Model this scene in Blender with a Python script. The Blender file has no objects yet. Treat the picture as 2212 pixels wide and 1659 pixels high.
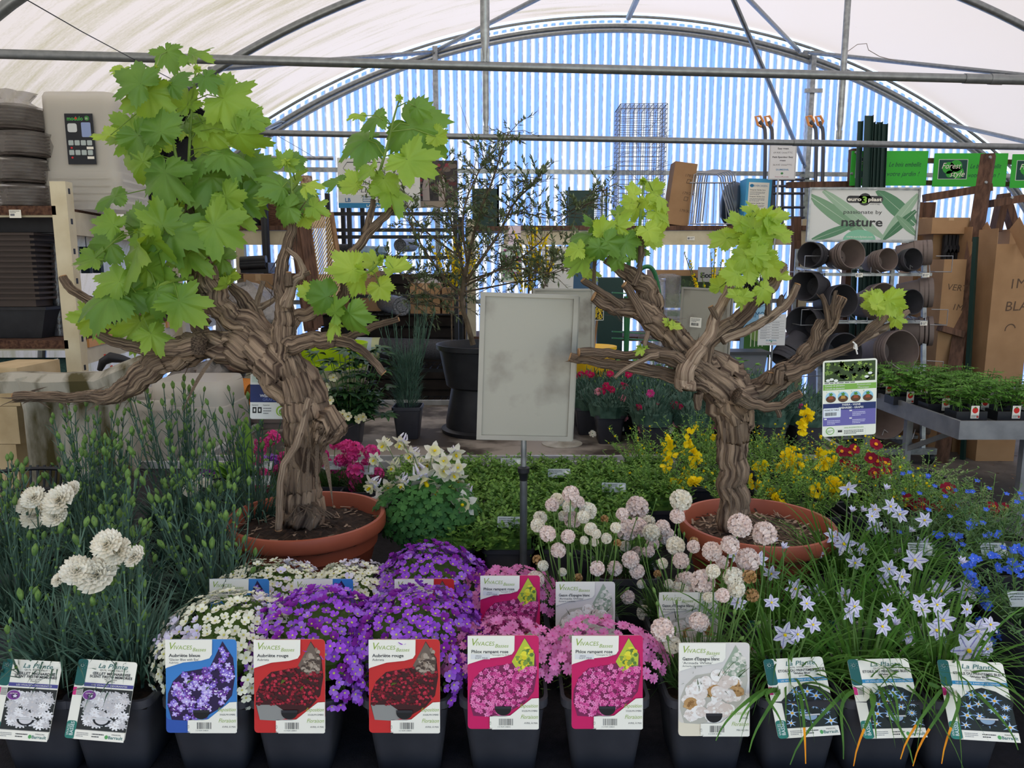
import bpy, math, random
from mathutils import Vector, Matrix, Euler, noise
PI = math.pi
SC = bpy.context.scene
COL = SC.collection
R = random.Random(7)
# ---------------------------------------------------------------- camera
F_PX, PITCH, CAM_Z = 1600.0, math.radians(8.9), 1.55
cam = bpy.data.cameras.new('camera'); cam_ob = bpy.data.objects.new('camera', cam); COL.objects.link(cam_ob)
cam.sensor_width = 36; cam.lens = F_PX / 2212 * 36; cam.clip_start = .05; cam.clip_end = 200
cam_ob.location = (0, 0, CAM_Z); cam_ob.rotation_euler = (PI/2 - PITCH, 0, 0)
SC.camera = cam_ob
# ---------------------------------------------------------------- sky, sun, exposure
world = bpy.data.worlds.new('sky'); SC.world = world; world.use_nodes = True
wn = world.node_tree.nodes; wl = world.node_tree.links
bg = wn['Background']; sky = wn.new('ShaderNodeTexSky')
sky.sky_type = 'NISHITA'; sky.sun_disc = False; sky.sun_elevation = math.radians(66); sky.sun_rotation = math.radians(-20)
sky.air_density = 1.1; sky.dust_density = .6; sky.ozone_density = 1.2
wl.new(sky.outputs[0], bg.inputs[0]); bg.inputs[1].default_value = .30
sun_d = bpy.data.lights.new('sun', 'SUN'); sun = bpy.data.objects.new('sun', sun_d); COL.objects.link(sun)
sun_d.energy = 6.5; sun_d.angle = math.radians(1.5); sun_d.color = (1, .88, .73)
SUN_DIR = Vector((-.10, .26, .95)).normalized()          # towards the sun
sun.rotation_euler = SUN_DIR.to_track_quat('Z', 'Y').to_euler()
SC.view_settings.view_transform = 'Standard'; SC.view_settings.look = 'None'
SC.view_settings.gamma = 1; SC.view_settings.use_curve_mapping = False
SC.view_settings.exposure = 0.36
try:
    SC.cycles.max_bounces = 7; SC.cycles.diffuse_bounces = 4; SC.cycles.glossy_bounces = 2
    SC.cycles.transmission_bounces = 6; SC.cycles.transparent_max_bounces = 10
    SC.cycles.use_denoising = True; SC.cycles.caustics_reflective = False; SC.cycles.caustics_refractive = False
    SC.cycles.sample_clamp_indirect = 6
except Exception: pass
# ---------------------------------------------------------------- pixels to points of the place
CP, SP = math.cos(PITCH), math.sin(PITCH)
def ray(px, py):
    x = (px - 1106) / F_PX; y = -(py - 829.5) / F_PX
    return Vector((x, CP + y * SP, -SP + y * CP))
EYE = Vector((0, 0, CAM_Z))
def at(px, py, Y): d = ray(px, py); return EYE + d * (Y / d.y)
def atz(px, py, z): d = ray(px, py); return EYE + d * ((z - CAM_Z) / d.z)
def dep(P): return (P - EYE).dot(Vector((0, CP, -SP)))
def mpp(P): return dep(P) / F_PX                      # metres per pixel there
YAW = math.radians(4); CY_, SY_ = math.cos(YAW), math.sin(YAW)
def T(u, v, z): return Vector((u * CY_ - v * SY_, u * SY_ + v * CY_, z))
def atv(px, py, v):
    d = ray(px, py); a = Vector((-SY_, CY_, 0)); return EYE + d * (v / d.dot(a))
def rnd(a, b): return R.uniform(a, b)
# ---------------------------------------------------------------- materials
MATS = {}
def lin(h):
    if isinstance(h, str):
        h = h.lstrip('#'); c = [int(h[i:i+2], 16) / 255 for i in (0, 2, 4)]
    else: c = list(h)
    return [x / 12.92 if x <= .04045 else ((x + .055) / 1.055) ** 2.4 for x in c]
def mat(name, col, rough=.6, metal=0, col2=None, scale=8, bump=0, trans=0, alpha=1, stretch=(1, 1, 1), uv=False, spec=.4, rand=0, bscale=None, contrast=(.35, .65), dist=.01, detail=4, tcol=None):
    """principled surface; col2 mixes in by noise, trans adds light passing through a thin sheet, rand varies by object"""
    if name in MATS: return MATS[name]
    m = bpy.data.materials.new(name); m.use_nodes = True; nt = m.node_tree; N = nt.nodes; L = nt.links
    b = N['Principled BSDF']; out = N['Material Output']
    c = lin(col) + [1]; b.inputs['Base Color'].default_value = c
    b.inputs['Roughness'].default_value = rough; b.inputs['Metallic'].default_value = metal
    b.inputs['Specular IOR Level'].default_value = spec
    csock = None
    if col2 or bump:
        tc = N.new('ShaderNodeTexCoord'); mp = N.new('ShaderNodeMapping'); mp.inputs['Scale'].default_value = stretch
        L.new(tc.outputs['UV' if uv else 'Object'], mp.inputs[0])
    if col2:
        nz = N.new('ShaderNodeTexNoise'); nz.inputs['Scale'].default_value = scale; nz.inputs['Detail'].default_value = detail; L.new(mp.outputs[0], nz.inputs['Vector'])
        rp = N.new('ShaderNodeValToRGB'); rp.color_ramp.elements[0].position = contrast[0]; rp.color_ramp.elements[1].position = contrast[1]
        rp.color_ramp.elements[0].color = c; rp.color_ramp.elements[1].color = lin(col2) + [1]
        L.new(nz.outputs[0], rp.inputs[0]); csock = rp.outputs[0]
    if rand:
        oi = N.new('ShaderNodeObjectInfo'); hs = N.new('ShaderNodeHueSaturation'); mr = N.new('ShaderNodeMapRange')
        mr.inputs['To Min'].default_value = 1 - rand; mr.inputs['To Max'].default_value = 1 + rand
        L.new(oi.outputs['Random'], mr.inputs[0]); L.new(mr.outputs[0], hs.inputs['Value'])
        hs.inputs['Color'].default_value = c
        if csock: L.new(csock, hs.inputs['Color'])
        csock = hs.outputs[0]
    if csock: L.new(csock, b.inputs['Base Color'])
    if bump:
        nb = N.new('ShaderNodeTexNoise'); nb.inputs['Scale'].default_value = bscale or scale * 2; nb.inputs['Detail'].default_value = 5
        L.new(mp.outputs[0], nb.inputs['Vector'])
        bp = N.new('ShaderNodeBump'); bp.inputs['Strength'].default_value = bump; bp.inputs['Distance'].default_value = dist
        L.new(nb.outputs[0], bp.inputs['Height']); L.new(bp.outputs[0], b.inputs['Normal'])
    sh = b.outputs[0]
    if trans:
        t = N.new('ShaderNodeBsdfTranslucent'); mx = N.new('ShaderNodeMixShader'); mx.inputs[0].default_value = trans
        t.inputs[0].default_value = (lin(tcol) + [1]) if tcol else c
        if csock and not tcol: L.new(csock, t.inputs[0])
        L.new(sh, mx.inputs[1]); L.new(t.outputs[0], mx.inputs[2]); sh = mx.outputs[0]
    if alpha < 1:
        t = N.new('ShaderNodeBsdfTransparent'); mx = N.new('ShaderNodeMixShader'); mx.inputs[0].default_value = alpha
        L.new(t.outputs[0], mx.inputs[1]); L.new(sh, mx.inputs[2]); sh = mx.outputs[0]
    L.new(sh, out.inputs[0]); MATS[name] = m
    return m
def C(h, rough=.5, spec=.3): return mat('paint_' + h.lstrip('#') + ('' if rough == .5 else '_r%d' % (rough * 100)), h, rough, spec=spec)
# ---------------------------------------------------------------- mesh building
def frame(d, up=Vector((0, 0, 1))):
    """rotation whose local Z runs along d"""
    d = Vector(d).normalized()
    x = up.cross(d)
    if x.length < 1e-4: x = Vector((1, 0, 0)).cross(d)
    x.normalize(); y = d.cross(x)
    return Matrix((x, y, d)).transposed()
class MB:
    def __init__(s): s.v = []; s.f = []; s.m = []; s.uv = {}; s.mats = []
    def mi(s, m):
        if m is None: return 0
        if m not in s.mats: s.mats.append(m)
        return s.mats.index(m)
    def face(s, idx, m=0, uv=None):
        if uv: s.uv[len(s.f)] = uv
        s.f.append(tuple(idx)); s.m.append(m)
    def poly(s, pts, m=None):
        k = len(s.v); s.v += [tuple(p) for p in pts]; s.face(range(k, k + len(pts)), s.mi(m)); return s
    def box(s, lo, hi, m=None, M=None, taper=None):
        x0, y0, z0 = lo; x1, y1, z1 = hi; k = len(s.v); i = s.mi(m)
        P = [(x0,y0,z0),(x1,y0,z0),(x1,y1,z0),(x0,y1,z0),(x0,y0,z1),(x1,y0,z1),(x1,y1,z1),(x0,y1,z1)]
        if taper:
            cx, cy = (x0+x1)/2, (y0+y1)/2
            P = [((x-cx)*taper+cx, (y-cy)*taper+cy, z) if z == z0 else (x, y, z) for x, y, z in P]
        if M is not None: P = [tuple(M @ Vector(p)) for p in P]
        s.v += P
        for q in ((0,3,2,1),(4,5,6,7),(0,1,5,4),(1,2,6,5),(2,3,7,6),(3,0,4,7)): s.face([k + j for j in q], i)
        return s
    def beam(s, a, b, w, h, m=None, roll=0, up=Vector((0, 0, 1))):
        a, b = Vector(a), Vector(b); d = b - a; Q = frame(d, up).to_4x4()
        M = Matrix.Translation(a) @ Q @ Matrix.Rotation(roll, 4, 'Z')
        return s.box((-w/2, -h/2, 0), (w/2, h/2, d.length), m, M)
    def tube(s, pts, rad, n=8, m=None, caps=True, closed=False, wob=None, uvs=False):
        pts = [Vector(p) for p in pts]; N = len(pts); i = s.mi(m)
        if not hasattr(rad, '__len__'): rad = [rad] * N
        k = len(s.v); prev = None; acc = 0
        for j, p in enumerate(pts):
            if closed: d = pts[(j+1) % N] - pts[j-1]
            else: d = pts[min(j+1, N-1)] - pts[max(j-1, 0)]
            if d.length < 1e-9: d = Vector((0, 0, 1))
            d.normalize()
            if prev is None: x = frame(d).col[0].copy()
            else:
                x = prev - d * prev.dot(d)
                if x.length < 1e-6: x = frame(d).col[0].copy()
                x.normalize()
            prev = x; y = d.cross(x)
            if j: acc += (p - pts[j-1]).length
            for a in range(n):
                t = 2 * PI * a / n; r = rad[j]
                if wob: r *= wob(t, acc, j)
                s.v.append(tuple(p + (x * math.cos(t) + y * math.sin(t)) * r))
        acc = 0
        for j in range(N if closed else N - 1):
            l = (pts[(j+1) % N] - pts[j]).length
            for a in range(n):
                b = (a + 1) % n; j2 = (j + 1) % N
                u = ((a/n, acc), ((a+1)/n, acc), ((a+1)/n, acc+l), (a/n, acc+l)) if uvs else None
                s.face((k+j*n+a, k+j*n+b, k+j2*n+b, k+j2*n+a), i, u)
            acc += l
        if caps and not closed:
            s.face([k + a for a in reversed(range(n))], i); s.face([k + (N-1)*n + a for a in range(n)], i)
        return s
    def lathe(s, prof, n=24, m=None, M=None, ring=None):
        """prof: (radius, z) pairs; runs in the given order"""
        i = s.mi(m); k = len(s.v)
        for r, z in prof:
            for a in range(n):
                t = 2*PI*a/n; rr = r * (ring(t, z) if ring else 1); p = Vector((rr*math.cos(t), rr*math.sin(t), z))
                s.v.append(tuple(M @ p if M is not None else p))
        for j in range(len(prof) - 1):
            for a in range(n):
                b = (a+1) % n; s.face((k+j*n+a, k+j*n+b, k+(j+1)*n+b, k+(j+1)*n+a), i)
        if prof[0][0] > 1e-5: s.face([k + a for a in reversed(range(n))], i)
        if prof[-1][0] > 1e-5: s.face([k + (len(prof)-1)*n + a for a in range(n)], i)
        return s
    def squarepot(s, w0, w1, h, m=None, t=.003, rim=.006, inner=.02, rc=.25, M=None):
        """square pot with rounded corners, bottom width w0, top width w1, open with wall thickness"""
        def ring(w, z, c=rc):
            pts = []
            for q in range(4):
                for a in range(4):
                    an = q*PI/2 + a*PI/6; cx = (w/2)*(1-c) * (1 if q in (0, 3) else -1); cy = (w/2)*(1-c) * (1 if q in (0, 1) else -1)
                    pts.append((cx + w/2*c*math.cos(an), cy + w/2*c*math.sin(an), z))
            return pts
        rings = [ring(w0*.94, 0), ring(w0, .004), ring(w1*.97, h-.016), ring(w1+rim, h-.014), ring(w1+rim, h), ring(w1-t*2, h), ring(w1-t*2-.004, h-inner), ]
        k = len(s.v); i = s.mi(m); n = 16
        for r in rings:
            for p in r: s.v.append(tuple(M @ Vector(p)) if M is not None else p)
        for j in range(len(rings)-1):
            for a in range(n):
                b = (a+1) % n; s.face((k+j*n+a, k+j*n+b, k+(j+1)*n+b, k+(j+1)*n+a), i)
        s.face([k+a for a in reversed(range(n))], i)
        return s, [k + (len(rings)-1)*n + a for a in range(n)]
    def blade(s, p, d, L, w, droop=0, n=4, m=None, kind='lin', side=None, fold=0, twist=0):
        p = Vector(p); d = Vector(d).normalized(); i = s.mi(m)
        if side is None: side = d.cross(Vector((rnd(-.4,.4), rnd(-.4,.4), 1)))
        if side.length < 1e-3: side = Vector((1, 0, 0))
        side.normalize(); up = side.cross(d); k = len(s.v); cnt = 0; rows = []
        for j in range(n + 1):
            t = j / n; q = p + d*L*t; q.z -= droop*L*t*t
            if kind == 'lin': ww = w * (1 - t**2.2) * min(1, .55 + t*2)
            elif kind == 'oval': ww = w * math.sin(PI * min(max(t**.85, .04), .97)) + w*.03
            elif kind == 'spoon': ww = w * (.18 + .82*math.sin(PI * t**1.7)) if t < 1 else w*.12
            else: ww = w
            if twist: sd = side * math.cos(twist*t) + up * math.sin(twist*t)
            else: sd = side
            row = []
            if j == n and kind in ('lin',): s.v.append(tuple(q)); row = [len(s.v)-1]
            else:
                s.v.append(tuple(q - sd*ww/2 + up*fold*ww)); s.v.append(tuple(q + sd*ww/2 + up*fold*ww)) if not fold else None
                if fold: s.v.append(tuple(q)); s.v.append(tuple(q + sd*ww/2 + up*fold*ww))
                row = list(range(len(s.v) - (3 if fold else 2), len(s.v)))
            rows.append(row)
        for a, b in zip(rows, rows[1:]):
            if len(b) == 1:
                for x in range(len(a)-1): s.face((a[x], a[x+1], b[0]), i)
            else:
                for x in range(len(a)-1): s.face((a[x], a[x+1], b[x+1], b[x]), i)
        return s
    def add(s, o, M=None, m=None):
        """append another MB, moved by M"""
        k = len(s.v); s.v += [tuple(M @ Vector(v)) for v in o.v] if M is not None else list(o.v)
        mm = [s.mi(x) for x in o.mats] or [0]
        if m is not None: mm = [s.mi(m)] * max(len(mm), 1)
        for f, q in zip(o.f, o.m): s.face([k + a for a in f], mm[q])
        return s
    def mesh(s, name, m=None, off=None, smooth=True):
        me = bpy.data.meshes.new(name)
        vs = s.v if off is None else [(x-off[0], y-off[1], z-off[2]) for x, y, z in s.v]
        me.from_pydata(vs, [], s.f)
        ml = s.mats or [m]
        for x in ml: me.materials.append(x)
        if len(ml) > 1: me.polygons.foreach_set('material_index', s.m)
        if smooth: me.polygons.foreach_set('use_smooth', [True] * len(s.f))
        if s.uv:
            ul = me.uv_layers.new(name='UVMap'); li = 0
            for fi, f in enumerate(s.f):
                u = s.uv.get(fi)
                for q in range(len(f)):
                    if u: ul.data[li].uv = u[q]
                    li += 1
        me.update()
        if smooth is True:
            try: me.set_sharp_from_angle(angle=math.radians(38))
            except Exception: pass
        return me
def tag(o, label=None, cat=None, group=None, kind=None):
    if label: o['label'] = label
    if cat: o['category'] = cat
    if group: o['group'] = group
    if kind: o['kind'] = kind
    return o
def link(name, data, parent=None, M=None, loc=None):
    o = bpy.data.objects.new(name, data); COL.objects.link(o)
    if parent is not None: o.parent = parent
    if M is not None: o.matrix_local = M
    if loc is not None: o.location = loc
    return o
def thing(name, loc, label, cat, group=None, rz=0):
    o = link(name, None, loc=loc); o.rotation_euler.z = rz; o.empty_display_size = .05
    return tag(o, label, cat, group)
def part(name, mb, m=None, parent=None, world=False, smooth=True, M=None):
    """a part; world=True: its vertices are world points and the parent stands unrotated"""
    off = None
    if world and parent is not None:
        off = Vector((0, 0, 0)); q = parent
        while q is not None: off = off + q.location; q = q.parent
    return link(name, mb.mesh(name, m, off, smooth), parent, M)
def single(name, mb, m, label, cat, group=None, smooth=True, loc=None):
    """a thing that is one mesh; vertices are world points, the origin goes to its base centre"""
    if loc is None:
        xs, ys, zs = zip(*mb.v); loc = ((min(xs)+max(xs))/2, (min(ys)+max(ys))/2, min(zs))
    o = link(name, mb.mesh(name, m, loc, smooth), None, None, loc)
    return tag(o, label, cat, group)
def struct(name, mb, m, smooth=True): o = link(name, mb.mesh(name, m, None, smooth)); o['kind'] = 'structure'; return o
def copy_thing(o, loc=None, rz=None, label=None, group=None, scale=None):
    def cp(a, parent):
        c = a.copy(); COL.objects.link(c)
        if parent is not None: c.parent = parent
        for ch in a.children: cp(ch, c)
        return c
    c = cp(o, None)
    if loc is not None: c.location = loc
    if rz is not None: c.rotation_euler.z = rz
    if scale: c.scale = (scale,)*3 if not hasattr(scale, '__len__') else scale
    if label: c['label'] = label
    if group: c['group'] = group
    return c
def spline(pts, n=6):
    """catmull-rom through (x, y, z, r) rows"""
    P = [list(p) for p in pts]; P = [P[0]] + P + [P[-1]]; out = []
    for a in range(1, len(P) - 2):
        p0, p1, p2, p3 = P[a-1:a+3]
        for j in range(n):
            t = j / n
            out.append([.5*((2*b)+(-a_+c)*t+(2*a_-5*b+4*c-d)*t*t+(-a_+3*b-3*c+d)*t**3) for a_, b, c, d in zip(p0, p1, p2, p3)])
    out.append(P[-2]); return out
def curve3(pts, n=6): return [Vector(p[:3]) for p in spline([tuple(p)+(0,) for p in pts], n)]
# ---------------------------------------------------------------- lettering
_TX = {}
def glyphs(txt, bold=0):
    key = (txt, bold)
    if key in _TX: return _TX[key]
    cu = bpy.data.curves.new('lettering', 'FONT'); cu.body = txt; cu.size = 1; cu.resolution_u = 2; cu.offset = bold
    cu.align_x = 'LEFT'; ob = bpy.data.objects.new('lettering', cu)
    me = ob.to_mesh(); v = [(p.co.x, p.co.y) for p in me.vertices]; f = [tuple(p.vertices) for p in me.polygons]
    ob.to_mesh_clear(); bpy.data.objects.remove(ob); bpy.data.curves.remove(cu)
    _TX[key] = (v, f); return v, f
class Sheet:
    """flat printed thing: x to the right, z up, seen from -y; layers stack towards the viewer"""
    def __init__(s, w, h, card, t=.0008, r=.006, back=None):
        s.mb = MB(); s.w = w; s.h = h; s.card = card
        if card is not None:
            pts = s.rr(0, 0, w, h, r); s.mb.poly([(x, 0, z) for x, z in pts], card); s.mb.poly([(x, t, z) for x, z in reversed(pts)], back or card)
            k = len(pts); i = s.mb.mi(card)
            for a in range(k): b = (a+1) % k; s.mb.face((a, k + k-1-a, k + k-1-b, b), i)
    def rr(s, x, z, w, h, r):
        out = []
        if r <= 0: return [(x, z), (x+w, z), (x+w, z+h), (x, z+h)]
        for q, (cx, cz) in enumerate(((x+w-r, z+h-r), (x+r, z+h-r), (x+r, z+r), (x+w-r, z+r))):
            for a in range(4): an = q*PI/2 + a*PI/6; out.append((cx + r*math.cos(an), cz + r*math.sin(an)))
        return out
    def Y(s, l): return -.00025 * l
    def poly(s, pts, m, l=1): s.mb.poly([(x, s.Y(l), z) for x, z in pts], m)
    def rect(s, x, z, w, h, m, l=1, r=0): s.poly(s.rr(x, z, w, h, r), m, l)
    def disc(s, x, z, rx, rz, m, l=1, n=16, a0=0, a1=2*PI): s.poly([(x + rx*math.cos(a0+(a1-a0)*k/n), z + rz*math.sin(a0+(a1-a0)*k/n)) for k in range(n + (0 if a1-a0 > 6.2 else 1))], m, l)
    def text(s, txt, x, z, size, m, l=3, fit=None, bold=0, shear=0, align='l', rot=0):
        v, f = glyphs(txt, bold)
        if not v: return
        wd = max(p[0] for p in v); sx = size
        if fit: sx = fit / wd
        ox = {'l': 0, 'c': -wd*sx/2, 'r': -wd*sx}[align]
        k = len(s.mb.v); i = s.mb.mi(m); ca, sa = math.cos(rot), math.sin(rot)
        for a, b in v:
            X = ox + a*sx + b*size*shear; Z = b*size
            s.mb.v.append((x + X*ca - Z*sa, s.Y(l), z + X*sa + Z*ca))
        for q in f: s.mb.face([k + a for a in q], i)
    def lines(s, x, z, w, h, n, m, l=3):
        """rows of print too small to read"""
        for k in range(n):
            zz = z + h - (k + .7) * h / n; c = x
            while c < x + w * (.97 if k < n-1 else .6):
                ww = min(rnd(.03, .12) * w, x + w - c); s.rect(c, zz, ww, h/n*.42, m, l); c += ww + w*.02
    def barcode(s, x, z, w, h, m, l=3):
        c = x
        while c < x + w: ww = R.choice((.02, .03, .05)) * w; s.rect(c, z, min(ww, x+w-c), h, m, l); c += ww + R.choice((.02, .03, .04)) * w
    def flower(s, x, z, r, m, mc=None, n=5, l=2, a0=None, pet=.45):
        a0 = rnd(0, 6) if a0 is None else a0; pts = []
        for k in range(n):
            for q, rr in ((-.36, .62), (-.18, 1), (0, .96), (.18, 1), (.36, .62)) if pet > .3 else ((-.3, .35), (0, 1), (.3, .35)):
                a = a0 + 2*PI*(k + q)/n; pts.append((x + r*rr*math.cos(a), z + r*rr*math.sin(a)*.85))
        s.poly(pts, m, l)
        if mc: s.disc(x, z, r*.22, r*.2, mc, l + .4, 6)
def inst(name, me, parent, M): return link(name, me, parent, M)
def rotm(d, spin=0, up=Vector((0, 0, 1))): return frame(d, up).to_4x4() @ Matrix.Rotation(spin, 4, 'Z')
def TM(p, d=None, spin=0, s=1):
    M = Matrix.Translation(Vector(p))
    if d is not None: M = M @ rotm(d, spin)
    elif spin: M = M @ Matrix.Rotation(spin, 4, 'Z')
    return M @ Matrix.Diagonal((s, s, s, 1)) if not hasattr(s, '__len__') else M @ Matrix.Diagonal((*s, 1))
# ================================================================ the greenhouse
UX, V_END, V0 = 1.75, 7.87, -2.0
M_STEEL = mat('galvanised_steel', '#8d9192', .38, .75, '#7f8384', 30, bump=.05)
M_STEEL_L = mat('galvanised_bright', '#a9adae', .35, .7, '#868b8d', 22, bump=.05)
M_BLACK = mat('black_plastic', '#1d1e22', .45, col2='#26272b', scale=20)
def prof(n1=26, n2=12):
    """half arch: (distance from ridge line, height), ridge to ground"""
    out = []; Rr = 6.9; a1 = math.asin(3.9/Rr)
    for k in range(n1 + 1): a = a1*k/n1; out.append((Rr*math.sin(a), 4.06 - Rr*(1-math.cos(a))))
    r2 = 2.6; cx = out[-1][0] - r2*math.sin(a1); cz = out[-1][1] - r2*math.cos(a1)
    for k in range(1, n2 + 1): a = a1 + (PI/2 - a1)*k/n2; out.append((cx + r2*math.sin(a), cz + r2*math.cos(a)))
    out.append((cx + r2, 0)); return out
HALF = prof(); FULL = [(-d, z) for d, z in reversed(HALF)] + HALF[1:]
def roof_z(u):
    d = abs(u - UX)
    for (a, za), (b, zb) in zip(HALF, HALF[1:]):
        if a <= d <= b and b > a: return za + (zb-za)*(d-a)/(b-a)
    return 0
# floor
fl = MB(); fl.poly([(-14, -12, 0), (16, -12, 0), (16, 22, 0), (-14, 22, 0)])
m_as = mat('asphalt', '#57514c', .9, col2='#7b736b', scale=3.5, bump=.5, bscale=160, contrast=(.3, .75), dist=.004)
struct('floor', fl, m_as, False)
fl = MB(); fl.poly([(-30, -40, .004), (34, -40, .004), (34, -2.8, .004), (-30, -2.8, .004)]); struct('ground', fl, mat('pale_yard', '#ddd6c8', .9, col2='#cfc8ba', scale=2), False)  # unseen pale yard added behind the camera, bounces sunlight onto the label fronts
# cover of milky film with dirt streaks that run down the slope
mf = bpy.data.materials.new('greenhouse_film'); mf.use_nodes = True; nt = mf.node_tree; N = nt.nodes; L = nt.links
for n_ in list(N): N.remove(n_)
o_ = N.new('ShaderNodeOutputMaterial'); mx = N.new('ShaderNodeMixShader'); df = N.new('ShaderNodeBsdfDiffuse'); tr = N.new('ShaderNodeBsdfTranslucent')
tc = N.new('ShaderNodeTexCoord'); mp = N.new('ShaderNodeMapping'); mp.inputs['Scale'].default_value = (.55, 5.0, 1); mp.inputs['Rotation'].default_value = (0, 0, .12)
L.new(tc.outputs['UV'], mp.inputs[0])
n1 = N.new('ShaderNodeTexNoise'); n1.inputs['Scale'].default_value = 1.6; n1.inputs['Detail'].default_value = 7; n1.inputs['Roughness'].default_value = .65; L.new(mp.outputs[0], n1.inputs['Vector'])
n2 = N.new('ShaderNodeTexNoise'); n2.inputs['Scale'].default_value = .5; n2.inputs['Detail'].default_value = 3; L.new(tc.outputs['UV'], n2.inputs['Vector'])
n3 = N.new('ShaderNodeTexNoise'); n3.inputs['Scale'].default_value = 60; n3.inputs['Detail'].default_value = 3; L.new(tc.outputs['UV'], n3.inputs['Vector'])
ml_ = N.new('ShaderNodeMath'); ml_.operation = 'MULTIPLY_ADD'; ml_.inputs[1].default_value = .5; L.new(n2.outputs[0], ml_.inputs[0]); L.new(n1.outputs[0], ml_.inputs[2])
ma = N.new('ShaderNodeMath'); ma.operation = 'MULTIPLY_ADD'; ma.inputs[1].default_value = .18; L.new(n3.outputs[0], ma.inputs[0]); L.new(ml_.outputs[0], ma.inputs[2])
# the left slope carries more dirt than the right one
sx_ = N.new('ShaderNodeSeparateXYZ'); L.new(tc.outputs['UV'], sx_.inputs[0]); mr_ = N.new('ShaderNodeMapRange')
mr_.inputs['From Min'].default_value = 5.2; mr_.inputs['From Max'].default_value = 8.5; mr_.inputs['To Min'].default_value = .0; mr_.inputs['To Max'].default_value = -.26
L.new(sx_.outputs[0], mr_.inputs[0]); m3 = N.new('ShaderNodeMath'); L.new(ma.outputs[0], m3.inputs[0]); L.new(mr_.outputs[0], m3.inputs[1])
rp = N.new('ShaderNodeValToRGB'); rp.color_ramp.elements[0].position = .78; rp.color_ramp.elements[0].color = lin('#c6bfba') + [1]
rp.color_ramp.elements[1].position = 1.02; rp.color_ramp.elements[1].color = lin('#aaa48e') + [1]
L.new(m3.outputs[0], rp.inputs[0]); L.new(rp.outputs[0], df.inputs[0]); L.new(rp.outputs[0], tr.inputs[0]); mx.inputs[0].default_value = .43
L.new(df.outputs[0], mx.inputs[1]); L.new(tr.outputs[0], mx.inputs[2]); L.new(mx.outputs[0], o_.inputs[0])
rf = MB(); arc = [0]
for (a, b), (c, d) in zip(FULL, FULL[1:]): arc.append(arc[-1] + math.hypot(c-a, d-b))
vs = [V0 + k*.5 for k in range(int((V_END-V0)/.5)+1)] + [V_END]
for v in vs:
    for d, z in FULL: rf.v.append(tuple(T(UX + d*1.006, v, z*1.006 + .015)))
n_ = len(FULL)
for j in range(len(vs)-1):
    for a in range(n_-1):
        rf.face((j*n_+a, j*n_+a+1, (j+1)*n_+a+1, (j+1)*n_+a), 0, ((arc[a], vs[j]), (arc[a+1], vs[j]), (arc[a+1], vs[j+1]), (arc[a], vs[j+1])))
struct('ceiling', rf, mf)
# gable of corrugated translucent sheet
mg = bpy.data.materials.new('corrugated_sheet'); mg.use_nodes = True; nt = mg.node_tree; N = nt.nodes; L = nt.links
for n__ in list(N): N.remove(n__)
o_ = N.new('ShaderNodeOutputMaterial'); mx = N.new('ShaderNodeMixShader'); df = N.new('ShaderNodeBsdfDiffuse'); tr = N.new('ShaderNodeBsdfTranslucent')
tc = N.new('ShaderNodeTexCoord'); sp = N.new('ShaderNodeSeparateXYZ'); L.new(tc.outputs['UV'], sp.inputs[0])
def mth(op, a, b=None, c=None):
    q = N.new('ShaderNodeMath'); q.operation = op
    for i_, x in enumerate((a, b, c)):
        if x is None: continue
        if isinstance(x, (int, float)): q.inputs[i_].default_value = x
        else: L.new(x, q.inputs[i_])
    return q.outputs[0]
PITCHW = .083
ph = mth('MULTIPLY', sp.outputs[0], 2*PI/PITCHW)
# dirt lies as thin speckled lines in the flanks of the waves
cs = mth('SINE', mth('ADD', ph, 1.9)); ln = mth('GREATER_THAN', cs, .80)
mp = N.new('ShaderNodeMapping'); mp.inputs['Scale'].default_value = (1, .35, 1); L.new(tc.outputs['UV'], mp.inputs[0])
nz = N.new('ShaderNodeTexNoise'); nz.inputs['Scale'].default_value = 45; nz.inputs['Detail'].default_value = 5; L.new(mp.outputs[0], nz.inputs['Vector'])
nb = N.new('ShaderNodeTexNoise'); nb.inputs['Scale'].default_value = 1.7; nb.inputs['Detail'].default_value = 3; L.new(mp.outputs[0], nb.inputs['Vector'])
spk = mth('SMOOTH_MIN', mth('MULTIPLY', mth('SUBTRACT', mth('ADD', nz.outputs[0], mth('MULTIPLY', nb.outputs[0], .6)), .66), 5), 1, .1)
dirt = mth('MULTIPLY', mth('MAXIMUM', spk, 0), mth('MAXIMUM', ln, mth('MULTIPLY', mth('SINE', mth('ADD', ph, -1.2)), .25)))
# blue stands for sky seen through, pale crest stripes for sunlight; both painted in
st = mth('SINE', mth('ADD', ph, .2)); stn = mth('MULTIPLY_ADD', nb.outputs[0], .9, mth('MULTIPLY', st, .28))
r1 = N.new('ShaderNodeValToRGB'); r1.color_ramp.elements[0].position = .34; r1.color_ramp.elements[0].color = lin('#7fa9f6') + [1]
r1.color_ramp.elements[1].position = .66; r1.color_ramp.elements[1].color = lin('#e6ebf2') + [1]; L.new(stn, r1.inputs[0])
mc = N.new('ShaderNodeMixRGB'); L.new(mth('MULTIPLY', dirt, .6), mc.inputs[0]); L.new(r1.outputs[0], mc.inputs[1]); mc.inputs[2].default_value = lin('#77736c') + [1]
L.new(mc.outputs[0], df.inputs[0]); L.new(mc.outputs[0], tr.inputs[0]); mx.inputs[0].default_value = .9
L.new(df.outputs[0], mx.inputs[1]); L.new(tr.outputs[0], mx.inputs[2]); L.new(mx.outputs[0], o_.inputs[0])
gw = MB(); du = PITCHW/8; u = UX - 5.03; k = 0
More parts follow.
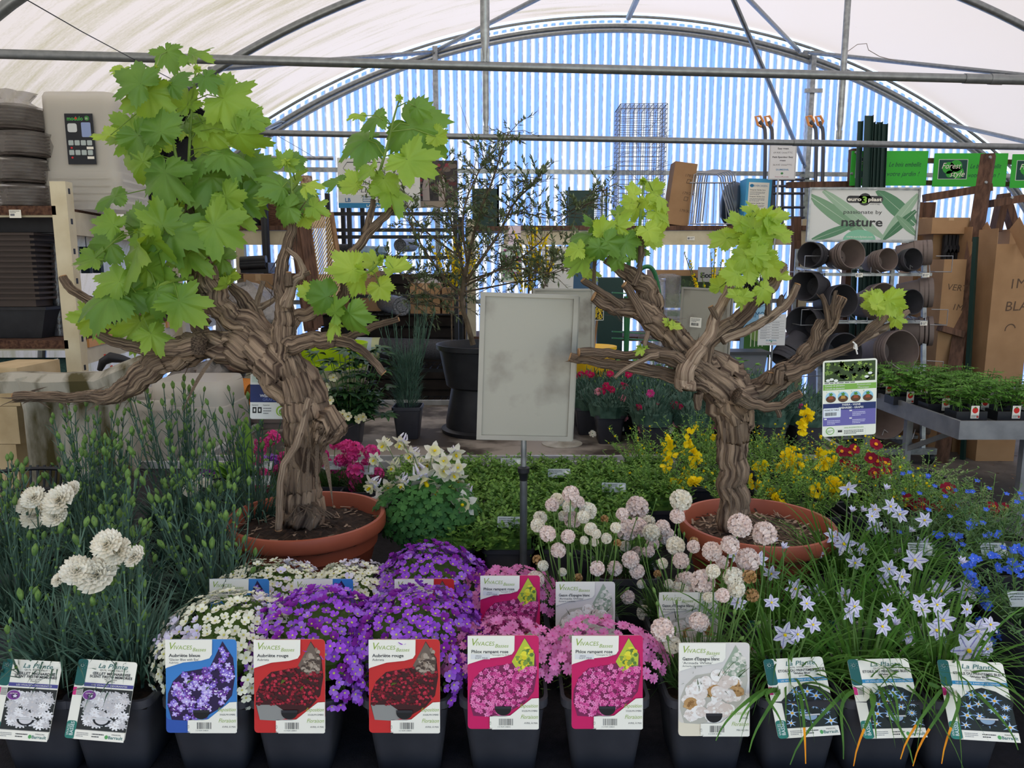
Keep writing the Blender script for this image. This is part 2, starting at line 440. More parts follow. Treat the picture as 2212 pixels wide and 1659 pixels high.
while u < UX + 5.03:
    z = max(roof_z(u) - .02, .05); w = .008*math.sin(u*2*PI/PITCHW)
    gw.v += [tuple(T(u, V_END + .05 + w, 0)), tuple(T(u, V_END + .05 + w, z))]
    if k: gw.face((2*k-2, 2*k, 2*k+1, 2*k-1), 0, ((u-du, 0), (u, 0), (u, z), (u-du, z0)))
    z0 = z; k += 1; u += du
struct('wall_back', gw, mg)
# trusses: hoop, tie bar, struts
def hoop(v, double=False):
    mb = MB()
    pts = [T(UX + d*.985, v, z*.985 - .03) for d, z in FULL]
    mb.tube(pts, .03, 10)
    if double:
        mb.tube([T(UX + d*.972, v - .03, z*.972 - .03) for d, z in FULL], .022, 8)
        mb.tube([T(UX + d*.998, v - .03, z*.998 - .0) for d, z in FULL], .014, 8)
    return mb
def flatend(mb, p, d, w=.028, l=.07):
    d = Vector(d).normalized(); mb.beam(p, Vector(p) + d*l, w*1.6, .008, up=Vector((0, 1, 0)))
    mb.tube([Vector(p) + d*.012 + Vector((0, -.012, 0)), Vector(p) + d*.012 + Vector((0, .012, 0))], .008, 6)
def truss(v, label, near=False, gable=False):
    o = thing('roof_truss', T(UX, v, 0), label, 'roof truss', 'steel roof trusses of the greenhouse')
    part('hoop', hoop(v, gable), M_STEEL, o, True)
    tb = MB(); zt = 2.53
    if not gable:
        a, b = T(UX - 4.36, v, zt + .025), T(UX + 4.36, v, zt - .03)
        tb.tube([a, a.lerp(b, .62)], .0225, 12); tb.tube([a.lerp(b, .6), b], .0255, 12)
        for q in (.62, ): tb.tube([a.lerp(b, q-.004), a.lerp(b, q+.004)], .028, 12)
        part('tie_bar', tb, M_STEEL, o, True)
        for px in ((1048,) if near else (1050, 1812)):
            p = atv(px, 150 if near else 300, v); p = T(p.dot(Vector((CY_, SY_, 0))), v, zt + .02); u_ = p.dot(Vector((CY_, SY_, 0)))
            top = T(u_, v, roof_z(u_) - .06); sm = MB()
            sm.tube([p, p + Vector((0, 0, .05)), p + Vector((0, 0, .12)), top], [.010, .012, .024, .024], 10); flatend(sm, p, (0, 0, 1))
            part('hanger', sm, M_STEEL_L, o, True)
    return o
truss(3.87, 'nearer grey steel hoop with a tie bar crossing above both vines', near=True)
truss(5.87, 'farther grey steel hoop with a tie bar above the pot trolley and olive tree')
tg = truss(7.87, 'double steel hoop along the curved top of the blue corrugated wall', gable=True)
def wallpt(px, py, dv=-.06): return atv(px, py, V_END + dv)
# posts and rails of the gable frame
for x0, y0, x1, y1, w in ((940, 112, 941, 600, .05), (1757, 118, 1738, 640, .085)):
    a = wallpt(x0, y0); u_ = a.dot(Vector((CY_, SY_, 0))); mb = MB()
    mb.beam(T(u_, V_END-.05, 0), T(u_, V_END-.05, roof_z(u_) - .05), w, .05)
    if w > .06:
        for zz in (2.5, 2.44, 3.35): mb.box((-.09, -.05, -.02), (.09, -.02, .02), None, Matrix.Translation(T(u_, V_END-.08, zz)))
    part('post', mb, M_STEEL_L, tg, True)
for z_, w_ in ((2.53, .045), (1.2, .045)):
    mb = MB(); mb.beam(T(UX-4.4, V_END-.03, z_), T(UX+4.4, V_END-.03, z_), .03, w_, up=Vector((0, 0, 1))); part('rail', mb, M_STEEL_L, tg, True)
mb = MB(); a = wallpt(700, 343); u_ = a.dot(Vector((CY_, SY_, 0))); mb.tube([T(UX-4.4, V_END-.1, a.z), T(u_+.1, V_END-.1, a.z)], .02, 8); part('rail', mb, M_STEEL_L, tg, True)
# wind braces between the hoops
def onroof(px, py, v): p = atv(px, py, v); return p
BR = [('long thin brace running from the gable hoop down left to the next hoop', wallpt(940, 112), onroof(452, 150, 5.87)),
      ('thin brace rising from the left knot of the gable hoop to the right', wallpt(945, 108), atv(1185, -15, 5.87)),
      ('brace falling from upper left to the top of the thick gable post', wallpt(1728, 112), atv(1590, -30, 5.87)),
      ('thin brace running from the thick gable post out to the right edge', wallpt(1735, 112), atv(2300, 172, 5.87)),
      ('short brace low on the right side of the gable hoop', wallpt(2040, 266), atv(2320, 330, 5.87)),
      ('short brace at the left foot of the gable hoop beside the vine leaves', wallpt(612, 262), atv(535, 296, 6.9)),
      ('steep dark brace crossing the blue wall above the two sack trucks', wallpt(1740, 362, -.12), atv(1572, -30, 5.87)),
      ('short ridge bar coming forward from the top of the gable arch', wallpt(1356, 42), atv(1388, -30, 6.3))]
for lb, a, b in BR:
    mb = MB(); d = (b-a).normalized(); r_ = .028 if 'ridge' in lb else .02
    mb.tube([a + d*.06, a + d*.1, b], [.01, r_, r_], 8); flatend(mb, a, d, .022)
    single('brace', mb, M_STEEL, lb, 'brace', 'wind braces under the film')
mb = MB(); mb.tube([atv(-60, -60, 3.0), atv(55, -2, 3.0), atv(180, 70, 3.3), atv(300, 134, 3.9), atv(560, 270, 6.0), atv(690, 346, V_END-.12)], .0022, 5)
single('cable', mb, M_BLACK, 'thin black cable sagging from the roof to the back rail at upper left', 'cable')
# dark wire left on the film
mb = MB(); q = [(1830, 112), (1852, 96), (1872, 94), (1876, 108), (1900, 122), (1945, 134)]
mb.tube([atv(x, y, 6.6) for x, y in q], .003, 5)
single('wire_scrap', mb, mat('rust_wire', '#8f8478', .7), 'loose kinked wire hanging against the white film above the right hoop', 'wire')
# ================================================================ the benches
BZ = .695
M_ALU = mat('bench_aluminium', '#c9cac8', .45, .35, '#a9aaa8', 12)
m_mat = mat('black_bench_mat', '#17161a', .95, col2='#232126', scale=60, bump=.4, bscale=300)
m_top = mat('stained_bench_board', '#968d82', .75, col2='#3a3129', scale=3.6, contrast=(.44, .58), bump=.1, detail=9)
def bench(x0, x1, y0, y1, top, label, legs):
    o = thing('plant_bench', ((x0+x1)/2, (y0+y1)/2, 0), label, 'bench', 'long aluminium plant benches')
    mb = MB(); mb.box((x0+.02, y0+.02, BZ-.03), (x1-.02, y1-.02, BZ)); part('bench_top', mb, top, o, True)
    fr = MB()
    for a, b in (((x0, y0), (x1, y0+.02)), ((x0, y1-.02), (x1, y1)), ((x0, y0+.021), (x0+.02, y1-.021)), ((x1-.02, y0+.021), (x1, y1-.021))):
        fr.box((a[0], a[1], BZ-.06), (b[0], b[1], BZ+.03))
    part('rim', fr, M_ALU, o, True)
    for x, y in legs:
        lg = MB(); lg.box((x-.02, y-.02, 0), (x+.02, y+.02, BZ-.031)); part('leg', lg, M_ALU, o, True)
    return o
fb = bench(-1.75, 1.52, 1.06, 3.12, m_mat, 'front bench under black mat carrying both potted vines and the flower rows', [(x, y) for x in (-1.5, 0, 1.3) for y in (1.25, 2.95)])
# the front rim of the front bench is low, so the pots stand over it
bench(-1.38, 1.55, 3.20, 4.62, m_top, 'back bench with a stained bare top under the olive tub and the pinks', [(x, y) for x in (-1.2, .1, 1.35) for y in (3.4, 4.45)])
# ================================================================ vines
M_BARK = mat('vine_bark', '#a58d75', .9, col2='#4c3b30', scale=1.0, bump=1.0, bscale=1.6, stretch=(24, 8, 1), uv=True, contrast=(.38, .62), dist=.012, detail=8)
M_BARK_P = mat('pale_vine_bark', '#b8a28a', .9, col2='#6d5747', scale=1.0, bump=.9, bscale=1.5, stretch=(20, 8, 1), uv=True, contrast=(.35, .65), dist=.008, detail=8)
M_CUT = mat('cut_wood', '#b48c62', .8, col2='#8a6643', scale=60)
M_CANE = mat('green_cane', '#7f9a3c', .5, col2='#5d7a2c', scale=20, trans=.1)
M_VLEAF = mat('vine_leaf', '#8fae42', .5, col2='#678f34', scale=7, trans=.30, tcol='#b4d438', rand=.12, bump=.35, bscale=50, dist=.004)
M_VLEAF_Y = mat('young_vine_leaf', '#adc44c', .5, col2='#8aab3c', scale=10, trans=.34, tcol='#c6e044', bump=.3, bscale=60, dist=.003)
M_SOIL = mat('potting_soil', '#2c211a', .98, col2='#4a372a', scale=60, bump=1, bscale=90, dist=.01, contrast=(.45, .7))
M_CHIPS = mat('bark_chips', '#6a5442', .95, col2='#33271e', scale=70, bump=1, bscale=80, dist=.01)
M_TERRA = mat('terracotta_plastic', '#ad5c42', .5, col2='#984d36', scale=5, spec=.35)
def bark(mb, pts, Y0, jit=.0, rough=1, cut=False, m=None, n=None):
    """branch through (px, py, radius_px, dY) rows standing about distance Y0"""
    rows = []
    for q in pts:
        P = at(q[0], q[1], Y0 + (q[3] if len(q) > 3 else 0)); rows.append((P.x, P.y, P.z, q[2]*mpp(P)))
    sp = spline(rows, 7); ph = rnd(0, 50); big = max(q[3] for q in sp)
    n = n or (60 if big > .025 else 28 if big > .01 else 12)
    amp = rough
    def wob(t, a, j):
        c, s_ = math.cos(t), math.sin(t)
        tw = t + a*7
        v = noise.noise(Vector((c*1.3+ph, s_*1.3, a*7))) * .20
        v += noise.noise(Vector((math.cos(tw)*4+ph, math.sin(tw)*4, a*6))) * .22
        v += noise.noise(Vector((math.cos(tw)*9+ph, math.sin(tw)*9, a*9))) * .14
        if n > 40: v += noise.noise(Vector((math.cos(tw)*22+ph, math.sin(tw)*22, a*14))) * .07
        return 1 + amp * v
    P3 = [Vector(q[:3]) + Vector((noise.noise(Vector((k*.35, ph, 0))), noise.noise(Vector((k*.35, ph, 9))), noise.noise(Vector((k*.35, ph, 5))))) * q[3] * .35 for k, q in enumerate(sp)]
    # finer rings
    PP = []; RR = []
    for a, b, q, w in zip(P3, P3[1:], sp, sp[1:]):
        k = max(1, int((b-a).length / max(.003, q[3]*.16)))
        for j in range(k): PP.append(a.lerp(b, j/k)); RR.append(q[3] + (w[3]-q[3])*j/k)
    PP.append(P3[-1]); RR.append(sp[-1][3])
    mb.tube(PP, RR, n, m or M_BARK, wob=wob, uvs=True)
    if cut:
        d = (PP[-1]-PP[-3]).normalized(); mb.lathe([(RR[-1]*1.0, -.0015), (RR[-1]*.95, .0012), (0, .0015)], 12, M_CUT, TM(PP[-1] + d*.0015, d))
    return PP, RR
def flakes(mb, PP, RR, cnt, L=(.02, .05)):
    """loose peeling strips of bark"""
    for _ in range(cnt):
        k = R.randrange(1, len(PP)-2); d = (PP[k+1]-PP[k-1]).normalized(); Q = frame(d); t = rnd(0, 2*PI)
        nrm = Q @ Vector((math.cos(t), math.sin(t), 0)); sd = nrm.cross(d)
        p = PP[k] + nrm * RR[k]*1.02; dd = (d*R.choice((-1, 1)) + nrm*rnd(.05, .45) + sd*rnd(-.25, .25)).normalized()
        mb.blade(p, dd, rnd(*L)*1.5, rnd(.002, .007), rnd(-.15, .35), 3, R.choice((M_BARK, M_BARK_P)), 'lin', side=sd)
# ---- leaf shape
def leaf_outline(seed):
    rr = random.Random(seed)
    key = [(0, 1.0), (18, .78), (27, .70), (46, .90), (60, .80), (76, .62), (92, .72), (106, .74), (130, .60), (150, .54), (167, .36), (180, .08)]
    if seed % 2: key = [(0, 1.0), (16, .80), (28, .58), (47, .92), (58, .84), (78, .48), (94, .66), (106, .72), (132, .50), (150, .46), (167, .32), (180, .08)]
    out = []
    A = list(range(-180, 180, 5))
    for q, a in enumerate(A):
        x = abs(a)
        for (a0, r0), (a1, r1) in zip(key, key[1:]):
            if a0 <= x <= a1: r = r0 + (r1-r0)*(x-a0)/(a1-a0); break
        if x < 165: r *= 1 + (.07 if q % 2 else -.07) + rr.uniform(-.035, .035)
        out.append((math.radians(a), r))
    return out
def make_leaf(seed, cup, m):
    rr = random.Random(seed); mb = MB(); ol = leaf_outline(seed); n = len(ol); i = mb.mi(m)
    fold = rr.uniform(.1, .45); wav = rr.uniform(.05, .12); ph = rr.uniform(0, 6)
    mb.v.append((0, 0, 0))
    for fr in (.3, .6, .85, 1):
        for a, r in ol:
            rr_ = r*fr if fr > .5 else fr*(.35+.65*r)
            x, y = rr_*math.sin(a), rr_*math.cos(a)
            vein = min(abs(((math.degrees(a) + 26) % 52) - 26) / 26, 1)
            z = cup * rr_*rr_ + fold*.5*abs(x)*.6 + .05*vein*rr_ + wav*fr*fr*math.sin(a*4+ph) + .04*fr*math.sin(a*9+ph*2)
            mb.v.append((x, y, z))
    for a in range(n): mb.face((0, 1+a, 1+(a+1) % n), i)
    for k in range(3):
        for a in range(n):
            b = (a+1) % n; mb.face((1+k*n+a, 1+(k+1)*n+a, 1+(k+1)*n+b, 1+k*n+b), i)
    return mb
M_VLEAF_D = mat('deep_vine_leaf', '#6c9138', .5, col2='#517a2e', scale=9, trans=.24, tcol='#8fb832', rand=.1, bump=.35, bscale=50, dist=.004)
LEAVES = [make_leaf(s, c, m) for s, c, m in ((1, -.18, M_VLEAF), (2, -.35, M_VLEAF_D), (3, .12, M_VLEAF), (4, -.6, M_VLEAF_D), (5, -.1, M_VLEAF), (7, -.75, M_VLEAF), (9, -.3, M_VLEAF_D))]
LEAVES_Y = [make_leaf(s, c, M_VLEAF_Y) for s, c in ((11, -.3), (12, .3), (13, -.7), (14, .1))]
def put_leaf(mb, px, py, size, ang, Y, node=None, young=False, pal=None):
    """leaf blade with its tip towards angle ang of the picture, hanging on a stalk from node"""
    c = at(px, py, Y); L = size * 1.06 * mpp(c); a = math.radians(ang + rnd(-12, 12))
    tip = Vector((math.cos(a), rnd(-.35, .25), math.sin(a))).normalized()
    nrm = Vector((rnd(-.75, .75), -1.0, rnd(-.25, 1.5))).normalized(); nrm = (nrm - tip*nrm.dot(tip)).normalized()
    x = tip.cross(nrm); M3 = Matrix((x, tip, nrm)).transposed().to_4x4()
    base = c - tip*L*.28
    M = Matrix.Translation(base) @ M3 @ Matrix.Diagonal((L*rnd(.92, 1.1), L, L, 1))
    mb.add(R.choice(pal or (LEAVES_Y if young else LEAVES)), M)
    if node is not None:
        nd = Vector(node); mid = (nd+base)/2 + Vector((0, 0, .012))
        mb.tube([nd, mid, base], [.0016, .0013, .0012], 5, M_CANE)
def shoot(root, pts, Y, leaves, extra=0, r=4, young=False, spread=60):
    """green cane with its leaves; every leaf is stalked from the nearest point of the cane"""
    rows = [(*at(q[0], q[1], Y + (q[2] if len(q) > 2 else 0)), 0) for q in pts]
    P = [Vector(q[:3]) for q in spline(rows, 5)]; n = len(P); m0 = mpp(P[0])
    cn = MB(); cn.tube(P, [max(.0012, r*m0*(1-.65*k/n)) for k in range(n)], 7, M_CANE)
    o = part('shoot', cn, None, root, True)
    lf = MB()
    L = list(leaves)
    for _ in range(int(extra*.55)):
        q = R.choice(pts); L.append((q[0]+rnd(-spread, spread), q[1]+rnd(-spread*.8, spread*.8), rnd(.5, .9)*sum(x[2] for x in leaves)/len(leaves), rnd(0, 360)))
    for k, q in enumerate(L):
        ex = k >= len(leaves); yy = Y + (rnd(.04, .18) if ex else rnd(-.07, .03)); c = at(q[0], q[1], yy)
        nd = min(P, key=lambda w: (w-c).length + rnd(0, .01))
        put_leaf(lf, q[0], q[1], q[2], q[3], yy, nd, young=young or q[2] < 42 and R.random() < .6)
    b = lf2 = MB(); tp = P[-1]
    for _ in range(5): lf.add(R.choice(LEAVES_Y), Matrix.Translation(tp) @ Euler((rnd(-1.2, 1.2), rnd(-1.2, 1.2), rnd(0, 6))).to_matrix().to_4x4() @ Matrix.Diagonal((.012, .014, .012, 1)))
    part('foliage', lf, None, o, True)
    return o
def terracotta(root, c, rr, h, soil, chips=False):
    pm = MB(); z = c.z
    prof_ = [(rr*.60, 0), (rr*.70, .004), (rr*.72, .02), (rr*.86, h*.62), (rr*.885, h*.64), (rr*.91, h*.82), (rr*.985, h*.83), (rr, h*.86), (rr, h-.008), (rr*.985, h), (rr*.94, h), (rr*.915, h-.012), (rr*.9, h-.045), (rr*.6, h-.05), (0, h-.05)]
    pm.lathe(prof_, 64, M_TERRA, Matrix.Translation(Vector((c.x, c.y, z))))
    part('pot', pm, None, root, True)
    sm = MB(); n = 48; z1 = z + h - .042
    sm.v.append((c.x, c.y, z1 + .02))
    for k in range(1, 9):
        for a in range(n):
            t = 2*PI*a/n; r_ = rr*.915*k/8; x, y = c.x + r_*math.cos(t), c.y + r_*math.sin(t)
            sm.v.append((x, y, z1 + .02*(1-(k/8)**2) + .010*noise.noise(Vector((x*40, y*40, 0))) + .008*noise.noise(Vector((x*110, y*110, 3)))))
    for a in range(n): sm.face((0, 1+a, 1+(a+1) % n))
    for k in range(7):
        for a in range(n): b = (a+1) % n; sm.face((1+k*n+a, 1+(k+1)*n+a, 1+(k+1)*n+b, 1+k*n+b))
    so = part('soil', sm, soil, root, True)
    cb = MB()
    for _ in range(420 if chips else 160):
        t, q = rnd(0, 2*PI), rr*.88*math.sqrt(rnd(.02, 1)); p = Vector((c.x+q*math.cos(t), c.y+q*math.sin(t), z1 + .02*(1-(q/rr)**2) + .004))
        cb.blade(p, (rnd(-1, 1), rnd(-1, 1), rnd(-.1, .25)), rnd(.006, .03), rnd(.002, .007), 0, 1, R.choice((M_BARK_P, M_BARK, M_SOIL)), 'flat')
    part('bark_chip', cb, None, so, True)['kind'] = 'stuff'
    if not chips: return
# ---- left vine
YL = 1.855
cl = atz(663, 1110, BZ + .215); cl.z = BZ
vl = thing('grape_vine', (cl.x, cl.y, BZ), 'taller leafy old grape vine in terracotta tub, left of the blank metal sign', 'potted vine', 'old potted grape vines')
terracotta(vl, cl, .205, .215, M_SOIL)
tk = MB(); fk = []
def B(*a, **k):
    PP, RR = bark(tk, *a, **k); fk.append((PP, RR)); return PP, RR
B([(655, 1125, 46), (652, 1080, 38), (654, 1000, 38), (668, 930, 45), (655, 870, 48), (622, 815, 50), (585, 775, 50), (540, 757, 42), (500, 748, 36), (450, 745, 31), (400, 758, 28)], YL)
B([(420, 750, 30), (380, 765, 30), (335, 788, 28), (295, 822, 24), (245, 853, 19), (180, 858, 12), (110, 858, 10), (30, 857, 10)], YL-.02, cut=True)
B([(430, 745, 22), (370, 752, 17), (310, 752, 13), (245, 737, 10), (213, 722, 8)], YL-.08, cut=True)
B([(620, 800, 34), (585, 745, 34), (535, 705, 30), (485, 675, 27), (460, 632, 25), (447, 585, 20), (446, 540, 14), (420, 500, 11), (408, 440, 8)], YL+.03)
B([(440, 735, 18), (424, 690, 14), (420, 633, 14), (417, 585, 11), (430, 540, 9)], YL+.10)
B([(450, 700, 10), (400, 632, 8), (348, 600, 6)], YL+.12, cut=True)
B([(330, 690, 8), (240, 668, 8), (163, 630, 9), (135, 598, 8)], YL+.15, cut=True)
B([(600, 790, 24), (572, 752, 22), (552, 690, 21), (525, 645, 14), (498, 618, 9)], YL+.09)
B([(552, 690, 9), (556, 650, 6), (568, 607, 5)], YL+.09, m=M_BARK_P)
B([(552, 668, 9), (580, 655, 6), (600, 640, 4)], YL+.09, m=M_BARK_P)
B([(652, 905, 34), (640, 840, 32), (622, 780, 27), (617, 720, 25), (617, 665, 20), (606, 612, 14), (613, 556, 11), (629, 505, 9), (634, 455, 7)], YL-.03)
B([(618, 660, 14), (636, 608, 9), (654, 592, 8), (645, 560, 6), (620, 538, 5)], YL-.05, m=M_BARK_P)
B([(654, 592, 7), (668, 590, 5)], YL-.05, cut=True); B([(625, 620, 8), (622, 590, 6)], YL-.07, cut=True)
B([(622, 700, 20), (650, 684, 15), (700, 668, 14), (733, 655, 13), (748, 620, 10), (742, 575, 9), (757, 548, 9), (776, 530, 9), (798, 498, 9), (828, 470, 8), (848, 452, 8)], YL-.02, cut=True)
B([(790, 503, 8), (800, 462, 7), (806, 430, 6)], YL-.02)
B([(622, 750, 20), (655, 738, 17), (705, 733, 17), (738, 736, 12), (772, 750, 9), (797, 770, 8), (828, 806, 8)], YL-.06, cut=True)
B([(728, 735, 10), (770, 722, 8), (815, 703, 7), (860, 690, 5)], YL, cut=True)
B([(712, 912, 30), (704, 935, 26), (690, 960, 8)], YL-.09, rough=1.6)
B([(668, 860, 7), (640, 960, 8), (612, 1010, 7), (604, 1080, 7), (601, 1143, 8)], YL-.16, m=M_BARK_P, cut=True)
for PP, RR in fk: flakes(tk, PP, RR, int(len(PP)*(.5 if max(RR) > .03 else .17)), (.015, .05) if max(RR) > .03 else (.008, .02))
for _ in range(7): tk.blade(at(rnd(640, 700), rnd(880, 1010), YL-.06), (rnd(-.3, .5), -.5, -.8), rnd(.06, .13), rnd(.006, .012), .5, 6, M_BARK_P, twist=rnd(-2, 2))
tk.blade(at(690, 985, YL-.06), (.3, -.3, .8), .12, .02, 1.9, 7, M_BARK_P)
tk.blade(at(468, 768, YL-.06), (-.55, -.2, -.5), .12, .012, .6, 6, M_BARK_P, twist=2.5)
for _ in range(16): tk.tube([at(rnd(630, 680), 1085, YL-.04), at(rnd(600, 730), rnd(1108, 1130), YL-.09)], .0016, 4, M_BARK_P)
part('trunk', tk, None, vl, True, smooth=1)
tw = MB(); 
for dz in (0, 6): tw.tube([at(x, y+dz, YL+.03) for x, y in ((540, 714), (552, 708), (568, 712), (569, 722), (545, 718))], .0012, 5)
part('string', tw, C('#e9e6e0'), vl, True)
shoot(vl, [(408, 440), (385, 360), (370, 290), (345, 210), (335, 150)], YL-.02, [(285, 172, 70, 165), (322, 222, 78, -100), (378, 172, 46, 60), (270, 288, 72, 195), (228, 292, 40, 190), (345, 268, 58, 100), (290, 352, 66, 195), (352, 398, 88, -105), (235, 430, 48, 215), (310, 310, 62, -60), (255, 150, 30, 160)], 12)
shoot(vl, [(412, 445, .02), (408, 360), (412, 270), (418, 190), (424, 150)], YL+.02, [(450, 178, 42, -60), (505, 222, 82, -30), (455, 300, 96, -60), (533, 300, 66, -35), (400, 215, 45, 100), (455, 262, 60, 20), (462, 408, 88, -75), (540, 385, 92, -30), (548, 262, 48, -50), (430, 340, 70, 200), (505, 340, 70, -10)], 12)
shoot(vl, [(430, 540, .05), (440, 500), (462, 455), (470, 420)], YL, [(482, 500, 80, -40), (520, 470, 55, -25), (500, 440, 60, -60), (430, 470, 60, 150), (540, 425, 60, 0)], 5)
shoot(vl, [(445, 560, .0), (400, 520), (340, 490), (300, 500)], YL-.05, [(392, 508, 82, -20), (292, 482, 66, 165), (345, 470, 60, 100), (222, 530, 62, 175), (285, 560, 112, -120), (420, 560, 70, -35), (340, 545, 80, -80), (230, 480, 50, 170), (190, 560, 50, 200)], 9)
shoot(vl, [(418, 600, .03), (360, 610), (310, 640), (290, 660)], YL-.08, [(215, 645, 86, 190), (190, 700, 60, -125), (300, 715, 72, -95), (335, 735, 52, -60), (402, 668, 76, -50), (350, 640, 60, -30), (262, 640, 70, 200), (240, 600, 60, 150), (330, 600, 70, -60)], 5, r=5)
shoot(vl, [(498, 618), (492, 605), (486, 598)], YL+.05, [(500, 598, 32, 5), (480, 618, 32, 210)], 1, r=2, young=True)
shoot(vl, [(634, 460), (632, 420), (628, 380), (618, 350)], YL-.03, [(618, 345, 34, 60), (596, 395, 54, 150), (612, 452, 46, 200), (648, 428, 60, -25), (688, 452, 36, -25), (668, 398, 34, 20), (640, 345, 30, 10), (576, 432, 40, 190), (660, 478, 30, -70)], 2)
shoot(vl, [(806, 430), (818, 380), (838, 310), (852, 250), (864, 212)], YL-.04, [(805, 262, 48, 195), (905, 285, 86, -25), (775, 308, 66, 200), (898, 358, 82, -30), (790, 372, 44, 215), (722, 392, 42, 175), (850, 425, 64, -65), (908, 238, 34, -40), (770, 250, 30, 190), (828, 400, 46, -90), (760, 400, 40, 190), (950, 300, 34, -20)], 1)
shoot(vl, [(742, 600), (790, 590), (812, 575), (822, 560)], YL-.06, [(745, 585, 58, 190), (800, 562, 38, 150), (862, 580, 42, -5), (826, 628, 36, -60), (780, 610, 44, -60)], 1, young=True, r=3)
shoot(vl, [(735, 720), (728, 700), (715, 680), (705, 660)], YL-.09, [(690, 642, 52, 175), (762, 692, 54, -60), (715, 702, 38, 200), (730, 665, 46, 40), (660, 628, 28, 150)], 0, r=3)
# the printed tag under the left arm
def hang(root, name, sh, P, tilt=0, rz=0, pitch=0):
    """prints made flat are placed with their lower left corner offset from P"""
    M = Matrix.Translation(P - root.location) @ Euler((pitch, tilt, rz)).to_matrix().to_4x4()
    return link(name, sh.mb.mesh(name, None, None, False), root, M)
W_ = C('#e8e8e2'); INK = C('#3a3a3c'); NAVY = C('#1f2f66')
s = Sheet(.098, .142, W_)
s.rect(0, .045, .098, .047, NAVY)
for t_, z_, c_ in (('PARRA', .081, '#e6e6ea'), ('VIGNE', .070, '#5a6aa8'), ('WEINREBE', .059, '#e6e6ea'), ('GRAPES', .049, '#5a6aa8')): s.text(t_, .049, z_, .0105, C(c_), align='c', bold=.02)
s.rect(.006, .016, .010, .016, C('#222222')); s.rect(.019, .016, .010, .016, C('#222222')); s.rect(.009, .020, .004, .008, W_, 2); s.rect(.022, .020, .004, .008, W_, 2)
s.text('General', .004, .036, .005, INK); s.text('Superior', .032, .036, .005, INK); s.lines(.033, .012, .02, .02, 3, C('#8a8a8a'))
s.disc(.077, .022, .012, .014, C('#9cc43c')); s.disc(.0785, .021, .0095, .0115, W_, 2); s.disc(.080, .019, .008, .009, C('#7fb13a'), 3); s.text('clip', .0745, .017, .006, W_, 5)
s.poly([(.004, .098), (.060, .098), (.094, .112), (.094, .122), (.06, .112), (.004, .115)], C('#cfdccf'), 1)
for k in range(4): s.disc(.045 + .008*math.cos(k*1.6), .102 + .007*math.sin(k*1.6), .007, .005, C('#c9c437'), 2)
hang(vl, 'plant_label', s, at(540, 905, YL + .06), tilt=.06, rz=.28)
# ---- right vine
YR = 1.80
cr = atz(1635, 1124, BZ + .215); cr.z = BZ
vr = thing('grape_vine', (cr.x, cr.y, BZ), 'shorter bare-armed old grape vine in terracotta tub, right of the blank metal sign', 'potted vine', 'old potted grape vines')
terracotta(vr, cr, .193, .215, M_CHIPS, True)
tk = MB(); fk = []
B([(1586, 1130, 34), (1584, 1080, 29), (1583, 1000, 28), (1582, 930, 32), (1580, 880, 44), (1572, 840, 50), (1545, 805, 46), (1505, 785, 36), (1480, 772, 28)], YR)
B([(1570, 850, 34), (1500, 783, 30), (1462, 742, 27), (1425, 706, 24), (1398, 680, 22), (1355, 664, 18), (1320, 660, 15), (1282, 640, 12)], YR-.02, cut=True)
B([(1440, 720, 20), (1408, 690, 20), (1404, 650, 22), (1396, 620, 21), (1372, 600, 18), (1345, 582, 15), (1312, 556, 11)], YR+.03)
B([(1400, 700, 10), (1374, 650, 9), (1350, 614, 8)], YR-.05, cut=True)
B([(1345, 662, 8), (1310, 635, 6), (1282, 621, 7), (1259, 605, 7)], YR-.04, cut=True)
B([(1368, 618, 7), (1380, 588, 6), (1386, 530, 6), (1381, 500, 5)], YR-.03)
B([(1285, 625, 5), (1283, 590, 4), (1288, 540, 4)], YR-.03)
B([(1510, 800, 16), (1462, 786, 11), (1412, 770, 9), (1350, 768, 9), (1300, 762, 10), (1252, 761, 9)], YR-.07, cut=True)
B([(1530, 830, 24), (1450, 810, 13), (1367, 794, 12), (1306, 784, 11), (1232, 772, 10)], YR-.03, cut=True)
B([(1480, 780, 12), (1435, 762, 9), (1380, 762, 9)], YR-.09, cut=True)
B([(1425, 765, 6), (1402, 772, 6), (1355, 795, 5), (1327, 816, 4)], YR-.1, m=M_BARK_P)
B([(1440, 760, 9), (1400, 745, 7), (1385, 738, 4)], YR-.05)
B([(1485, 840, 20), (1480, 808, 18), (1502, 764, 16), (1529, 730, 14), (1546, 685, 12), (1566, 645, 10), (1583, 600, 9)], YR-.09, m=M_BARK_P, cut=True)
B([(1550, 690, 6), (1536, 664, 6)], YR-.1, cut=True)
B([(1520, 800, 18), (1529, 742, 16), (1562, 712, 17), (1600, 683, 18), (1636, 645, 18), (1668, 608, 15), (1692, 574, 11)], YR-.03, cut=True)
B([(1560, 735, 10), (1612, 714, 9), (1652, 692, 9), (1683, 670, 9), (1706, 648, 8), (1722, 615, 7)], YR-.05, m=M_BARK_P, cut=True)
B([(1660, 690, 7), (1660, 660, 6), (1662, 630, 5)], YR-.05)
B([(1683, 668, 5), (1685, 650, 6), (1690, 640, 5)], YR-.05); B([(1655, 600, 6), (1660, 570, 5), (1664, 540, 4)], YR-.03)
B([(1578, 870, 34), (1630, 848, 27), (1680, 818, 24), (1722, 792, 20), (1757, 748, 18), (1792, 702, 14), (1817, 645, 12)], YR-.02, cut=True)
B([(1680, 830, 10), (1683, 800, 11), (1690, 795, 9)], YR-.07, rough=1.6, cut=True); B([(1660, 830, 8), (1667, 808, 8)], YR-.06, rough=1.5, cut=True)
